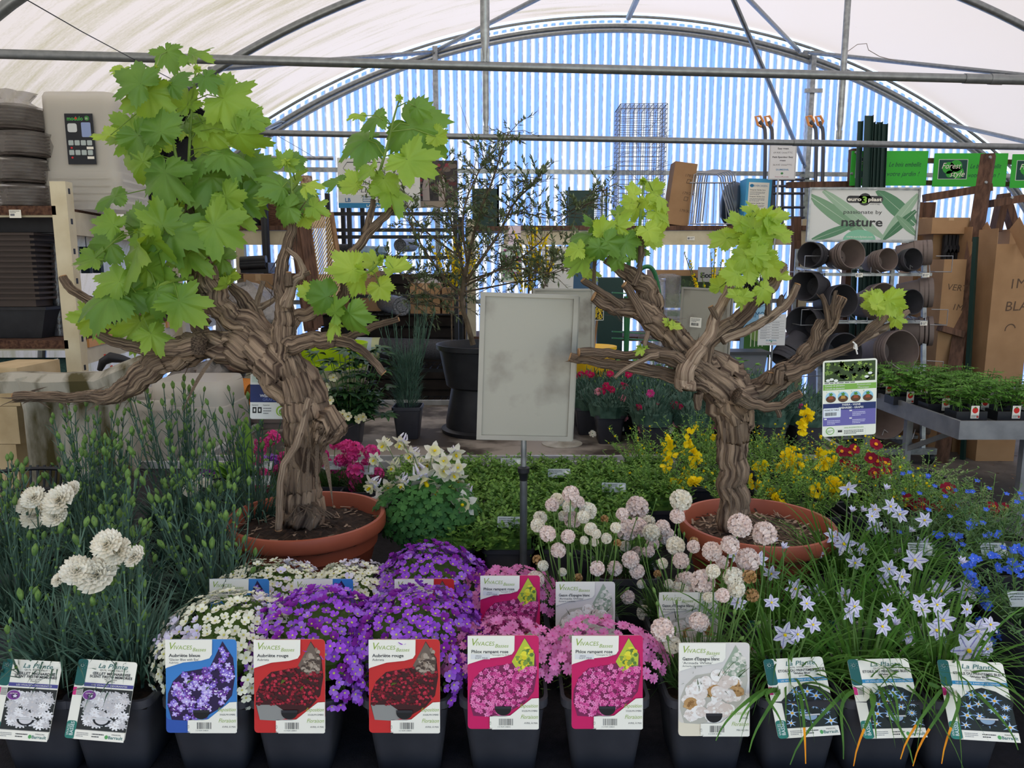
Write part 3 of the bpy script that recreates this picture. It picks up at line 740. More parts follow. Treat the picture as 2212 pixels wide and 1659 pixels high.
B([(1790, 710, 6), (1785, 665, 5), (1774, 636, 4)], YR-.04); B([(1797, 690, 5), (1803, 640, 4), (1806, 628, 3)], YR-.04)
B([(1757, 760, 12), (1764, 715, 10), (1775, 690, 9)], YR-.03)
B([(1690, 812, 16), (1730, 800, 13), (1783, 770, 11), (1842, 747, 9), (1880, 712, 10), (1900, 695, 9), (1926, 660, 8), (1945, 630, 7)], YR-.06, cut=True)
B([(1850, 740, 8), (1905, 714, 6), (1940, 690, 6), (1964, 672, 5)], YR-.05, m=M_BARK_P)
B([(1590, 855, 18), (1640, 876, 11), (1680, 878, 9), (1705, 862, 8), (1728, 850, 8)], YR-.1, cut=True)
B([(1676, 880, 6), (1685, 900, 5)], YR-.1)
B([(1510, 850, 10), (1507, 870, 8), (1510, 885, 5)], YR-.08); B([(1400, 715, 5), (1394, 740, 5), (1392, 760, 4)], YR-.07, m=M_BARK_P)
for PP, RR in fk: flakes(tk, PP, RR, int(len(PP)*(.5 if max(RR) > .028 else .17)), (.012, .04) if max(RR) > .03 else (.008, .018))
for _ in range(6): tk.blade(at(rnd(1560, 1605), rnd(900, 1060), YR-.05), (rnd(-.5, .5), -.4, -.8), rnd(.04, .09), rnd(.004, .009), .5, 6, M_BARK_P, twist=rnd(-2, 2))
part('trunk', tk, None, vr, True, smooth=1)
tw = MB(); tw.tube([at(x, y, YR-.09) for x, y in ((1842, 738), (1850, 745), (1852, 755), (1844, 752), (1846, 742), (1852, 765))], .0018, 5); part('string', tw, C('#e9e6e0'), vr, True)
shoot(vr, [(1288, 545), (1290, 520), (1292, 495), (1290, 480)], YR-.04, [(1262, 512, 50, 200), (1252, 572, 52, 235), (1300, 492, 38, 90), (1345, 505, 42, 20), (1318, 532, 46, -40), (1240, 540, 34, 190), (1290, 545, 36, -110), (1340, 480, 34, 60), (1275, 480, 30, 130)], 7, r=3)
shoot(vr, [(1381, 500), (1384, 460), (1388, 420), (1391, 392)], YR-.04, [(1362, 415, 30, 165), (1418, 408, 30, 25), (1430, 430, 34, -25), (1424, 462, 34, -45), (1368, 452, 36, 195), (1398, 440, 28, -60), (1436, 482, 28, -65), (1405, 505, 34, -60), (1355, 440, 26, 180), (1412, 520, 30, -30)], 2, r=4, young=True)
shoot(vr, [(1312, 556, .04), (1340, 540), (1360, 520), (1370, 500)], YR, [(1358, 532, 44, -60), (1378, 548, 32, -80), (1330, 565, 30, -120), (1340, 510, 36, 100), (1385, 520, 34, -20)], 4, r=3)
shoot(vr, [(1664, 545), (1640, 530), (1622, 500), (1618, 470)], YR-.06, [(1590, 482, 40, 165), (1558, 522, 42, 205), (1640, 488, 44, 20), (1655, 522, 44, -30), (1612, 530, 40, 200), (1682, 468, 36, 5), (1630, 452, 32, 110), (1596, 505, 36, 180), (1670, 495, 34, -20), (1655, 462, 30, 60), (1690, 510, 30, -40)], 3, r=4, young=True)
shoot(vr, [(1640, 615), (1622, 590), (1615, 565), (1625, 545)], YR-.08, [(1598, 555, 44, 190), (1580, 592, 40, 190), (1618, 592, 36, -80), (1650, 560, 38, -40), (1665, 580, 34, -50), (1640, 545, 36, 40), (1690, 600, 26, -20), (1655, 632, 36, -55), (1632, 570, 36, 250)], 4, r=3, young=True)
shoot(vr, [(1598, 660), (1594, 645), (1590, 632)], YR-.1, [(1585, 640, 28, 180), (1612, 640, 26, 10), (1596, 625, 22, 90), (1603, 655, 20, -40)], 2, r=2, young=True, spread=22)
shoot(vr, [(1900, 692), (1900, 670), (1898, 650)], YR-.1, [(1890, 648, 36, 110), (1905, 652, 40, -110), (1880, 662, 34, 175), (1928, 652, 40, -5), (1942, 668, 26, -60), (1938, 695, 24, -80), (1880, 640, 26, 150)], 2, r=2, young=True, spread=25)
shoot(vr, [(1436, 700), (1444, 698), (1450, 700)], YR-.05, [(1460, 706, 20, -10), (1440, 694, 14, 120)], 0, r=1.5, young=True)
shoot(vr, [(1392, 762), (1385, 758), (1380, 752)], YR-.1, [(1382, 754, 18, 175), (1395, 752, 10, 60)], 0, r=1.5, young=True)
# care label hanging on the right arm
s = Sheet(.124, .178, C('#e9ebdc'))
s.rect(.004, .128, .116, .046, C('#34491f'))
for _ in range(60): s.flower(rnd(.01, .115), rnd(.132, .170), rnd(.003, .008), C(R.choice(('#4f6b2c', '#6f8f3c', '#2c3d1c', '#87a347', '#20301a'))), None, 5, 2)
for x_, z_ in ((.012, .132), (.02, .134), (.1, .137), (.108, .145), (.03, .131)): s.disc(x_, z_, .005, .003, C('#e8ebe4'), 3)
s.lines(.004, .1235, .116, .004, 1, INK)
s.rect(.001, .109, .122, .0135, C('#7fb04a')); s.text('Conseils de plantation', .005, .1175, .0052, W_, fit=.045, bold=.01); s.text('Consells de plantacion', .005, .111, .0052, W_, fit=.045, bold=.01); s.text('Plantinstruction', .078, .1175, .0052, W_, fit=.032); s.text('Pflanztipps', .080, .111, .0052, W_, fit=.026)
for k, x_ in enumerate((.019, .047, .076, .104)):
    s.disc(x_, .092, .0125, .0125, C('#8ec5dc') if k else C('#a8d0e8'), 1, 20); s.disc(x_, .088, .0115, .008, C('#5b3d25'), 2, 16); s.poly([(x_-.006, .088), (x_+.006, .088), (x_+.004, .095), (x_-.004, .095)], C('#9a4c2c' if k != 1 else '#b98d3c'), 3); s.flower(x_, .099, .005, C('#4f8a2c'), None, 5, 4)
    s.text(str(k+1), x_-.011, .103, .005, C('#6aa03c'))
s.rect(.001, .062, .122, .0155, NAVY); s.text('PARRA - VIGNE', .066, .0715, .0062, W_, align='c', bold=.02); s.text('WEINREBE - GRAPES', .066, .0645, .0062, W_, align='c', bold=.02)
s.rect(.001, .025, .122, .037, C('#6a64a8')); s.rect(.002, .045, .040, .022, C('#dfe6ea'), 2, .002); s.text('VIGNE DE TABLE', .004, .061, .0045, INK, 3, bold=.01); s.barcode(.006, .049, .026, .008, INK)
for x_, z_ in ((.062, .058), (.062, .040), (.004, .040)): s.rect(x_, z_, .006, .003, W_, 2); s.lines(x_+.007, z_-.012, .03, .011, 3, C('#d5d4ea'), 2)
s.disc(.018, .013, .010, .009, C('#7db34e')); s.disc(.018, .013, .008, .007, C('#e9ebdc'), 2); s.lines(.011, .009, .014, .006, 2, C('#4f8a2c'), 3); s.text('SANS ANGINE/STRAGEN', .05, .018, .0042, C('#6aa03c'), fit=.045)
s.rect(.036, .009, .010, .005, C('#2a2a2a')); s.rect(.034, .002, .066, .014, C('#c9c9bd'), .5); s.rect(.0345, .0025, .065, .013, C('#e9ebdc'), 1); s.rect(.036, .009, .010, .005, C('#2a2a2a'), 2); s.lines(.05, .004, .045, .010, 3, INK)
hang(vr, 'care_label', s, at(1776, 944, YR-.12), tilt=-.055, rz=0)
# ================================================================ flower rows on the front bench
M_POT = mat('anthracite_pot', '#34343a', .42, col2='#3d3d43', scale=14, spec=.45)
def leafm(name, a, b, tr=.25, sc=30, rough=.6, rand=.1): return mat(name, a, rough, col2=b, scale=sc, trans=tr, rand=rand, spec=.3)
L_DIA = leafm('carnation_leaf', '#5b7866', '#3a5748', .14); L_GRASS = leafm('grass_leaf', '#5c8a34', '#3f6b26', .25)
L_AUB = leafm('rockcress_leaf', '#6f8f3c', '#4a6d2a'); L_ARM = leafm('thrift_leaf', '#4b6b33', '#2f4d24', .2)
L_SAX = leafm('mat_leaf', '#82aa48', '#4c7830', .3, 30); L_AQ = leafm('columbine_leaf', '#4d7f3c', '#2f5f2c', .2)
L_GEN = leafm('broom_leaf', '#93bb50', '#5f8f38', .3, 18); L_HEL = leafm('rockrose_leaf', '#98ab70', '#67824a', .2)
L_LIT = leafm('gromwell_leaf', '#5f8650', '#3d6238', .2); L_STEM = leafm('stem_green', '#6f8f4a', '#55773a', .1)
L_BUD = leafm('bud_green', '#7a9a4e', '#52763a', .15, 80)
L_TOM = leafm('tomato_leaf', '#6ea03c', '#4b802c', .25, 18); L_OLI = leafm('olive_leaf', '#7c8a66', '#56653f', .15)
L_DARK = leafm('dark_glossy_leaf', '#3f6238', '#2a4a2c', .1, 20, .4); L_LET = leafm('crinkled_leaf', '#86b048', '#6a9a3a', .35, 12)
def petalm(name, a, b=None, tr=.25, rand=.12): return mat('petal_' + name, a, .6, col2=b or a, scale=60, trans=tr, rand=rand, spec=.2)
P_PUR = petalm('violet', '#9644cc', '#ad60e0'); P_MAG = petalm('purple', '#7a1c92', '#8e2ba6'); P_LIL = petalm('lilac', '#b07ae0', '#9a5cd4')
P_WHT = petalm('white', '#efeeda', '#e2e3cb', .2, .04); P_WLIL = petalm('pale_lilac', '#d3c9e8', '#ece9ea', .2, .05)
P_CRM = petalm('cream', '#f4f0e2', '#ebe2cc', .2, .04); P_ARM = petalm('blush', '#f1e3da', '#e8d2c8', .15, .06); P_BRN = petalm('withered', '#b99468', '#93703f', .1, .1)
P_PNK = petalm('pink', '#e58fc4', '#d774b2'); P_HOT = petalm('hot_pink', '#d83a86', '#e055a0'); P_RED = petalm('crimson', '#9a1030', '#7c0a28')
P_RASP = petalm('raspberry', '#c01850', '#d42a64'); P_YEL = petalm('yellow', '#ffe61c', '#f6d814', .3, .04); P_ORG = petalm('orange', '#f0a018', '#e88810', .1, .05)
P_BLU = petalm('blue', '#3f66d8', '#5a80ea'); P_LYEL = petalm('pale_yellow', '#eeeab0', '#f0edd0', .25, .05); P_ROS = petalm('rose', '#e88fa0', '#f0a8b4')
CEN = petalm('throat', '#c9c86a', '#b8b450', .1, .02)
def petal(mb, a, L, w, m, lift=.2, curl=.0, tip='round', z0=0, r0=.0, mid=None):
    """one petal pointing along angle a in the local xy plane"""
    c, s_ = math.cos(a), math.sin(a); i = mb.mi(m); k = len(mb.v)
    ws = {'round': (.25, .8, 1, .62), 'point': (.5, 1, .72, .05), 'fringe': (.3, .7, 1, 1.05), 'notch': (.25, .75, 1, .8)}[tip]
    ts = (0, .4, .75, 1)
    for t, q in zip(ts, ws):
        r = r0 + L*t*math.cos(lift*(1-.3*t)); z = z0 + L*(math.sin(lift)*t + curl*t*t)
        hw = w/2*q
        for sd in (-1, 0, 1):
            zz = z + (0 if sd else -.06*L); rr = r - (.16*L if (tip == 'notch' and t == 1 and sd == 0) else 0) + (.12*L if (tip == 'fringe' and t == 1 and sd == 0) else 0)
            mb.v.append((rr*c - sd*hw*s_, rr*s_ + sd*hw*c, zz))
    mj = mb.mi(mid) if mid else i
    for j in range(3):
        for q in range(2):
            mb.face((k+j*3+q, k+j*3+q+1, k+(j+1)*3+q+1, k+(j+1)*3+q), i)
    if mid:
        for j in range(3):
            a0 = [Vector(mb.v[k+j*3+1]), Vector(mb.v[k+(j+1)*3+1])]
            e = L*.035; n = Vector((0, 0, .0004)); side = Vector((-s_, c, 0))*e
            mb.poly([a0[0]-side+n, a0[0]+side+n, a0[1]+side*.6+n, a0[1]-side*.6+n], mid)
def fl_simple(n, L, w, m, mc, lift=.25, tip='round', cr=.16, curl=0, cz=.0, mid=None, jit=.1):
    mb = MB()
    for k in range(n): petal(mb, 2*PI*k/n + rnd(-jit, jit), L*rnd(.93, 1.05), w, m, lift + rnd(-jit, jit), curl, tip, mid=mid)
    if mc: mb.lathe([(0, cz+L*.02), (L*cr*.8, cz+L*.05), (L*cr, cz+L*.14), (0, cz+L*.17)], 7, mc)
    return mb
def me_of(mb, name, smooth=True): return mb.mesh(name, None, None, smooth)
S4 = .0094
F_AUB = {}
for nm, ms in (('violet', (P_PUR, P_PUR, P_LIL, P_PUR, P_MAG)), ('white', (P_WHT, P_WHT, P_WHT, P_WLIL))):
    F_AUB[nm] = [me_of(fl_simple(4, S4, S4*.95, m, CEN, .15 + .18*j, cr=.2), 'blossom') for j, m in enumerate(ms)]
def mb_lump(r, cnt, m, seed, rz=1, pl=.42, pw=.34, hollow=.55, stem=True):
    """globe of crowded florets"""
    mb = MB(); g = random.Random(seed)
    mb.lathe([(0, -r*hollow*rz), (r*hollow*.7, -r*hollow*.7*rz), (r*hollow, 0), (r*hollow*.7, r*hollow*.7*rz), (0, r*hollow*rz)], 8, m)
    for k in range(cnt):
        z = 1 - 2*(k+.5)/cnt; a = k*2.39996 + g.uniform(-.2, .2)
        if z < -.75: continue
        d = Vector((math.sqrt(1-z*z)*math.cos(a), math.sqrt(1-z*z)*math.sin(a), z*rz)); M = TM(d*r*(1-pl*.5), d, g.uniform(0, 6))
        f = MB()
        for q in range(5): petal(f, 2*PI*q/5, r*pl, r*pw, m, .75 + g.uniform(-.25, .3), 0, 'round')
        mb.add(f, M)
    return mb
F_ARM = [me_of(mb_lump(.0145, 60, P_ARM, s), 'flower_head') for s in (1, 2)]
F_ARMW = [me_of(mb_lump(.0145, 60, P_CRM, s), 'flower_head') for s in (3,)]
F_ARMB = [me_of(mb_lump(.012, 30, P_BRN, s), 'flower_head') for s in (4,)]
F_THR = [me_of(mb_lump(.0125, 26, P_HOT, s), 'flower_head') for s in (5, 6)]
P_IPH = petalm('star_white', '#eceaf2', '#d9d6ee', .25, .03); P_MID = petalm('lilac_vein', '#a49ad0', '#8c84c0', .2, .02)
F_IPH = [me_of(fl_simple(6, .021, .0105, P_IPH, P_YEL, l, 'point', .12, c, mid=P_MID, jit=.12), 'star_flower') for l, c in ((.15, 0), (.3, -.25), (.55, -.5))]
F_IPC = [me_of(fl_simple(6, .019, .0095, P_IPH, None, 1.15, 'point', .12, 0, mid=P_MID, jit=.05), 'closed_flower')]
def fl_carn(r, m, layers=5, per=9, seed=0, green=True):
    mb = MB(); g = random.Random(seed)
    for j in range(layers):
        lf = .05 + j*.24; L = r*(1-.12*j)
        for k in range(per - (j > 2)*2):
            a = 2*PI*k/per + j*.37 + g.uniform(-.15, .15); c, s_ = math.cos(a), math.sin(a); i = mb.mi(m); b = len(mb.v); n = 5
            for t in (.15, .6, 1):
                for q in range(n):
                    u = (q/(n-1)-.5); rr = L*t*(1 + (.10 if t == 1 and q % 2 else 0)); hw = r*.62*u*(.4+.6*t)
                    z = L*t*math.sin(lf + g.uniform(-.08, .08)) + (r*.10*(1 if q % 2 else -1)*t*t); x = rr*math.cos(lf)
                    mb.v.append((x*c - hw*s_, x*s_ + hw*c, z))
            for t in range(2):
                for q in range(n-1): mb.face((b+t*n+q, b+t*n+q+1, b+(t+1)*n+q+1, b+(t+1)*n+q), i)
    if green: mb.lathe([(0, -r*.75), (r*.2, -r*.7), (r*.27, -r*.3), (r*.34, r*.02), (r*.1, r*.1)], 8, L_BUD)
    return mb
F_CAR = [me_of(fl_carn(.021, P_CRM, 6, 10, s), 'carnation_flower') for s in (1, 2, 3)]
F_PINK = {k: me_of(fl_carn(.014, m, 3, 6, 9), 'pink_flower') for k, m in (('raspberry', P_RASP), ('rose', P_ROS), ('magenta', P_HOT), ('cream', P_CRM))}
F_PHL = [me_of(fl_simple(5, .0105, .0085, P_PNK, P_HOT, l, 'notch', .1, 0), 'blossom') for l in (.05, .3)]
F_HEL = [me_of(fl_simple(5, .0135, .013, P_RED, P_ORG, l, 'round', .3, 0), 'rockrose_flower') for l in (.1, .35)]
F_LIT = [me_of(fl_simple(5, .0075, .006, P_BLU, P_WLIL, .3, 'point', .12, 0), 'blue_flower')]
bud = MB(); bud.lathe([(.0006, -.006), (.0028, -.004), (.0045, .003), (.0042, .007), (.001, .0125), (0, .013)], 8, L_BUD)
for a in range(3): bud.blade((0, 0, -.003), (math.cos(a*2.1), math.sin(a*2.1), 1.6), .011, .003, 0, 2, L_DIA)
F_BUD = me_of(bud, 'bud')
def fl_aquil(seed):
    mb = MB(); g = random.Random(seed)
    for k in range(5): petal(mb, 2*PI*k/5, .021, .0125, P_CRM, -.15 + g.uniform(-.1, .1), .05, 'point')
    for k in range(5): petal(mb, 2*PI*(k+.5)/5, .014, .0115, P_LYEL, 1.05, 0, 'round')
    for k in range(5):
        a = 2*PI*(k+.5)/5; mb.tube([(.005*math.cos(a), .005*math.sin(a), 0), (.008*math.cos(a), .008*math.sin(a), -.01), (.004*math.cos(a), .004*math.sin(a), -.02)], [.0025, .0018, .001], 5, P_WLIL if seed % 2 else P_LYEL)
    mb.lathe([(0, .004), (.002, .006), (.0025, .013), (0, .015)], 6, P_YEL); return mb
F_AQ = [me_of(fl_aquil(s), 'columbine_flower') for s in (1, 2, 3)]
# ---- printed labels
WHT = C('#f0ecde'); SAND = C('#e6dcc8'); GRN = C('#93ad3c')
def vivaces(kind, w=.117, h=.155):
    bgc = {'bleue': '#3a7fc4', 'rouge': '#c42a2a', 'phlox': '#c8145e', 'gazon': '#d9d3cc'}[kind]
    s = Sheet(w, h, WHT, r=.007); s.rect(.0, .022, w, h-.022, C(bgc), 1, .006)
    if kind in ('bleue',): s.rect(0, 0, w*.34, .04, C('#2f55a8'), 1, .006)
    elif kind == 'gazon': s.rect(0, 0, w*.34, .04, C('#e5dac2'), 1, .006)
    else: s.rect(0, 0, w*.34, .04, C(bgc), 1, .006)
    dk = {'bleue': '#2a1a44', 'rouge': '#3c1418', 'phlox': '#7a2050', 'gazon': '#b9b5a8'}[kind]
    # the picture, an upright leaf shape with its tip at the upper right
    pts = [(w*.02, h*.30), (w*.03, h*.42), (w*.10, h*.55), (w*.24, h*.65), (w*.62, h*.70), (w*.80, h*.98), (w*.95, h*.80), (w*.975, h*.6), (w*.93, h*.4), (w*.80, h*.28), (w*.55, h*.17), (w*.30, h*.13), (w*.08, h*.14)]
    s.poly(pts, C(dk), 2)
    if kind in ('rouge', 'gazon', 'phlox'):
        top = {'rouge': '#6c5d52', 'gazon': '#9aa892', 'phlox': '#b8c43c'}[kind]
        s.poly([(w*.62, h*.72), (w*.80, h*.97), (w*.94, h*.80), (w*.93, h*.64), (w*.72, h*.60)], C(top), 2.5)
    if kind in ('rouge', 'gazon', 'phlox'):
        for k in range(70):
            x, z = rnd(w*.66, w*.92), rnd(h*.64, h*.90)
            if z < h*(.66 + 1.1*(x/w-.60)) and z < h*(.97 - 1.0*max(0, x/w-.80)): s.disc(x, z, rnd(.002, .005), rnd(.002, .004), C(R.choice({'rouge': ('#8a7868', '#4a3c34', '#a89888'), 'gazon': ('#c8c8ba', '#8a9a84', '#e2dcd0'), 'phlox': ('#e6dc3c', '#7f9a3c', '#d8c828', '#5c7c34')}[kind])), 2.6 + k*.005, 8)
    if kind == 'rouge': s.poly([(w*.03, h*.30), (w*.3, h*.30), (w*.55, h*.17), (w*.30, h*.13), (w*.08, h*.14)], C('#8d8c88'), 2.5)
    g = random.Random(5); inside = []
    from_y = h*.30 if kind == 'rouge' else h*.15
    def ok(x, z):
        c = False
        for (x1, z1), (x2, z2) in zip(pts, pts[1:] + pts[:1]):
            if (z1 > z) != (z2 > z) and x < (x2-x1)*(z-z1)/(z2-z1)+x1: c = not c
        return c and z > from_y and not (kind != 'bleue' and x > w*.66 and z > h*.66)
    cols = {'bleue': ['#8a6fd0', '#b6a2e6', '#6a3f9a', '#c8b6ee', '#5a2c80', '#9a5fc0'], 'rouge': ['#a01c30', '#7c1424', '#c02c44', '#5c0f1c'], 'phlox': ['#e468a8', '#d84a94', '#f08cc0', '#b83078', '#ee7ab2'], 'gazon': ['#efe6de', '#e2d6cc', '#f4efe8', '#d8c8bc']}[kind]
    rr = {'bleue': .0062, 'rouge': .0028, 'phlox': .0042, 'gazon': .014}[kind]; cnt = {'bleue': 420, 'rouge': 900, 'phlox': 800, 'gazon': 170}[kind]
    l = 3
    for _ in range(cnt):
        x, z = g.uniform(0, w), g.uniform(0, h)
        if ok(x, z) and ok(x+rr*.7, z) and ok(x-rr*.7, z):
            l += .02; r_ = rr*g.uniform(.7, 1.15)
            if kind == 'gazon':
                brown = g.random() < .2; cc = '#b98f5c' if brown else g.choice(cols)
                s.disc(x, z, r_*.8, r_*.72, C(cc), l, 14)
                for _k in range(12): a, q = g.uniform(0, 6.3), g.uniform(.1, .8); l += .004; s.flower(x+r_*q*math.cos(a), z+r_*q*.85*math.sin(a), r_*.22, C(g.choice(cols if not brown else ['#a87c48', '#8a6236', '#c9a06c'])), None, 5, l)
            else: s.flower(x, z, r_, C(g.choice(cols)), C('#f2ecf8') if kind == 'bleue' else (C('#8a1c5c') if kind == 'phlox' else None), 4 if kind == 'bleue' else 5, l)
    L = 6 if l < 6 else l + 1
    s.poly([(0, h), (w*.66, h), (w*.655, h*.84), (w*.62, h*.80), (w*.50, h*.775), (w*.25, h*.755), (w*.02, h*.70), (0, h*.69)], WHT, L)
    s.text('V', .004, h*.895, .017, GRN, L+1, shear=.3); s.text('IVACES', .0135, h*.895, .0095, GRN, L+1, shear=.15); s.text('Basses', w*.38, h*.875, .0085, GRN, L+1, shear=.3)
    ti = {'bleue': ('Aubriète bleue', "'Glacier Blue with Eye'", 'Aubrieta'), 'rouge': ('Aubriète rouge', 'Aubrieta', ''), 'phlox': ('Phlox rampant rose', '', 'SOFT PINK'), 'gazon': ("Gazon d'Espagne blanc", "'Armada White'", 'Armeria maritima')}[kind]
    s.text(ti[0], .006, h*.815, .0075, INK, L+1, fit=w*(.44 if kind in ('bleue', 'rouge') else .52), bold=.02)
    if ti[1]: s.text(ti[1], .006, h*.775, .0055, INK, L+1, fit=w*.42 if len(ti[1]) > 12 else None)
    if ti[2]: s.text(ti[2], .006 if kind != 'phlox' else .012, h*(.745 if kind != 'phlox' else .752), .0045, C('#6a6a6c'), L+1)
    if kind == 'phlox': s.rect(.005, h*.75, w*.27, h*.055, C('#dedddb'), L+.5); s.text('SPRING', .013, h*.778, .003, INK, L+1); s.text('Tamaongalei Var. EU 31273', w*.34, h*.79, .003, INK, L+1)
    s.poly([(w*.34, 0), (w*.40, h*.12), (w*.60, h*.15), (w*.78, h*.26), (w*.90, h*.33), (w, h*.335), (w, h*.01), (w*.98, 0)], WHT, L)
    s.text('Exposition', w*.98, h*.235, .0088, GRN, L+1, shear=.3, align='r', fit=w*.25); s.text('SOLEIL/MI-OMBRE' if kind != 'gazon' else 'SOLEIL', w*.98, h*.19, .004, INK, L+1, align='r', fit=w*.22 if kind != 'gazon' else None)
    s.text('Floraison', w*.98, h*.115, .0095, GRN, L+1, shear=.3, align='r', fit=w*.24); s.text('AVRIL À MAI' if kind != 'gazon' else 'MAI À JUIN', w*.98, h*.06, .004, INK, L+1, align='r')
    s.rect(w*.31, .003, w*.37, h*.12, WHT, L+.5); s.barcode(w*.44, .007, w*.20, .011, INK, L+1); s.text('C5', w*.33, .008, .0045, INK, L+1, rot=PI/2)
    s.text('3 519690 208834', w*.42, .0035, .003, INK, L+1)
    # punched hanging slot shows the dark pot behind
    s.disc(w*.5, h*.225, w*.115, h*.075, C('#17171a'), L+1.5, 14, PI, 2*PI); s.rect(w*.385, h*.222, w*.23, .004, C('#2b2b30'), L+1.6)
    return me_of(s.mb, 'plant_label', False)
def laplante(kind, w=.105, h=.16):
    s = Sheet(w, h, WHT, r=.006); TE = C('#1f5c58'); g = random.Random(8)
    s.rect(0, h*.66, w*.17, h*.34, TE, 1, .005); s.rect(0, 0, w*.17, h*.22, C('#2c7a6c'), 1, .005)
    s.disc(w*.085, h*.92, .004, .004, TE, 2)
    for k in range(8): a = k*PI/4; s.text('-', w*.085+.006*math.cos(a), h*.92-.002+.006*math.sin(a), .004, WHT, 3)
    s.disc(w*.085, h*.92, .0032, .0032, WHT, 2); s.disc(w*.085, h*.92, .0022, .0022, TE, 3)
    s.rect(0, h*.54, w*.17, h*.10, C('#d0307c'), 1); s.rect(w*.06, h*.54, w*.11, h*.10, WHT, 2)
    for k in range(9): s.rect(w*.065, h*.545 + k*h*.0105, w*.10, h*.005, INK, 3)
    s.text('BASSES', w*.13, .006, .009, C('#dfe9e4'), 3, rot=PI/2, bold=.01); s.text('VIVACES', w*.06, .006, .006, C('#dfe9e4'), 3, rot=PI/2)
    s.text('La Plante', w*.6, h*.90, .0135, C('#2f6c68'), 3, shear=.25, align='c', fit=w*.5); s.text("QU'IL VOUS FAUT !", w*.6, h*.865, .0048, INK, 3, align='c', fit=w*.42)
    if kind == 'oeillet':
        s.text('ŒILLET MIGNARDISE', w*.6, h*.815, .0072, INK, 3, align='c', bold=.02, fit=w*.64); s.text('SCENT FIRST® MEMORIES', w*.6, h*.775, .0072, INK, 3, align='c', bold=.02, fit=w*.72); s.text('Wp11 gra004', w*.6, h*.75, .004, INK, 3, align='c'); s.text('Dianthus', w*.6, h*.725, .0045, INK, 3, align='c')
        s.rect(w*.17, h*.66, w*.83, h*.045, C('#4c4a8c'), 2); s.text('LES VIVACES+ ODORANTES', w*.6, h*.672, .0048, WHT, 3, align='c', fit=w*.6)
        s.rect(w*.17, h*.12, w*.83, h*.52, C('#2a2d2c'), 1.5)
        for k in range(85): x, z = g.uniform(.26, .93)*w, g.uniform(.18, .58)*h; s.flower(x, z, g.uniform(.007, .011), C(g.choice(('#e6e4e4', '#d6d3d3', '#c2bfc0', '#efedec'))), C('#cfc8c4'), 8, 3 + k*.02)
        s.disc(w*.30, h*.55, .0125, .0105, C('#e8e4ec'), 6); s.disc(w*.30, h*.55, .0115, .0095, C('#7c3f8c'), 7); s.disc(w*.32, h*.54, .006, .005, C('#4a2c5c'), 8)
        s.flower(w*.33, h*.54, .004, C('#e6dcec'), None, 5, 9); s.text('parfumé', w*.235, h*.565, .004, WHT, 9)
    else:
        s.text('ETOILE DU PRINTEMPS BLEUE', w*.6, h*.82, .0072, INK, 3, align='c', bold=.015, fit=w*.78); s.text("'Wisley Blue'", w*.6, h*.785, .0058, INK, 3, align='c', bold=.02); s.text('Ipheion', w*.6, h*.755, .0045, INK, 3, align='c')
        s.rect(w*.17, h*.69, w*.83, h*.045, C('#2f8ab8'), 2); s.text('LES VIVACES+ RARES ET DE COLLECTION', w*.6, h*.702, .0046, WHT, 3, align='c', fit=w*.76)
        pts = [(w*.17, h*.12), (w, h*.12), (w, h*.52), (w*.8, h*.62), (w*.6, h*.66), (w*.42, h*.62), (w*.17, h*.46)]; s.poly(pts, C('#232a26'), 1.5)
        for k, (x, z) in enumerate([(.3, .3), (.5, .45), (.75, .5), (.85, .3), (.6, .22), (.25, .18), (.42, .56), (.9, .42), (.35, .42), (.7, .38), (.9, .18), (.48, .3), (.62, .56)]):
            s.flower(x*w, z*h, .0135 if k % 2 == 0 else .010, C(('#86b4e6', '#a6c8ee', '#6c9cd8')[k % 3]), C('#e6b84a'), 6, 3 + k*.1, pet=.2)
            s.flower(x*w, z*h, .009, C('#c8ddf4'), C('#e0a83a'), 6, 3.05 + k*.1, pet=.2)
    s.rect(w*.17, 0, w*.83, h*.115, WHT, 8); s.lines(w*.2, h*.03, w*.2, h*.06, 3, C('#8c8c8c'), 9); s.lines(w*.46, h*.03, w*.2, h*.06, 2, INK, 9)
    s.text('MAISON', w*.86, h*.075, .0042, INK, 9, align='c'); s.text('Barrault', w*.855, h*.03, .0088, C('#2f6c68'), 9, align='c', bold=.015, fit=w*.24); s.disc(w*.705, h*.05, .003, .004, C('#58a05a'), 9)
    s.disc(w*.58, h*.26, w*.15, h*.08, C('#1c1d22'), 8, 14, PI, 2*PI); s.rect(w*.42, h*.257, w*.32, .003, C('#d0d0d0'), 9)
    s.disc(w*.58, h*.255, w*.11, h*.055, C('#8fa8c0' if kind != 'oeillet' else '#cfcccc'), 9, 12, PI, 2*PI)
    return me_of(s.mb, 'plant_label', False)
LBL = {k: vivaces(k) for k in ('bleue', 'rouge', 'phlox', 'gazon')}; LBL['oeillet'] = laplante('oeillet'); LBL['etoile'] = laplante('etoile')
LW = {'oeillet': .105, 'etoile': .105}
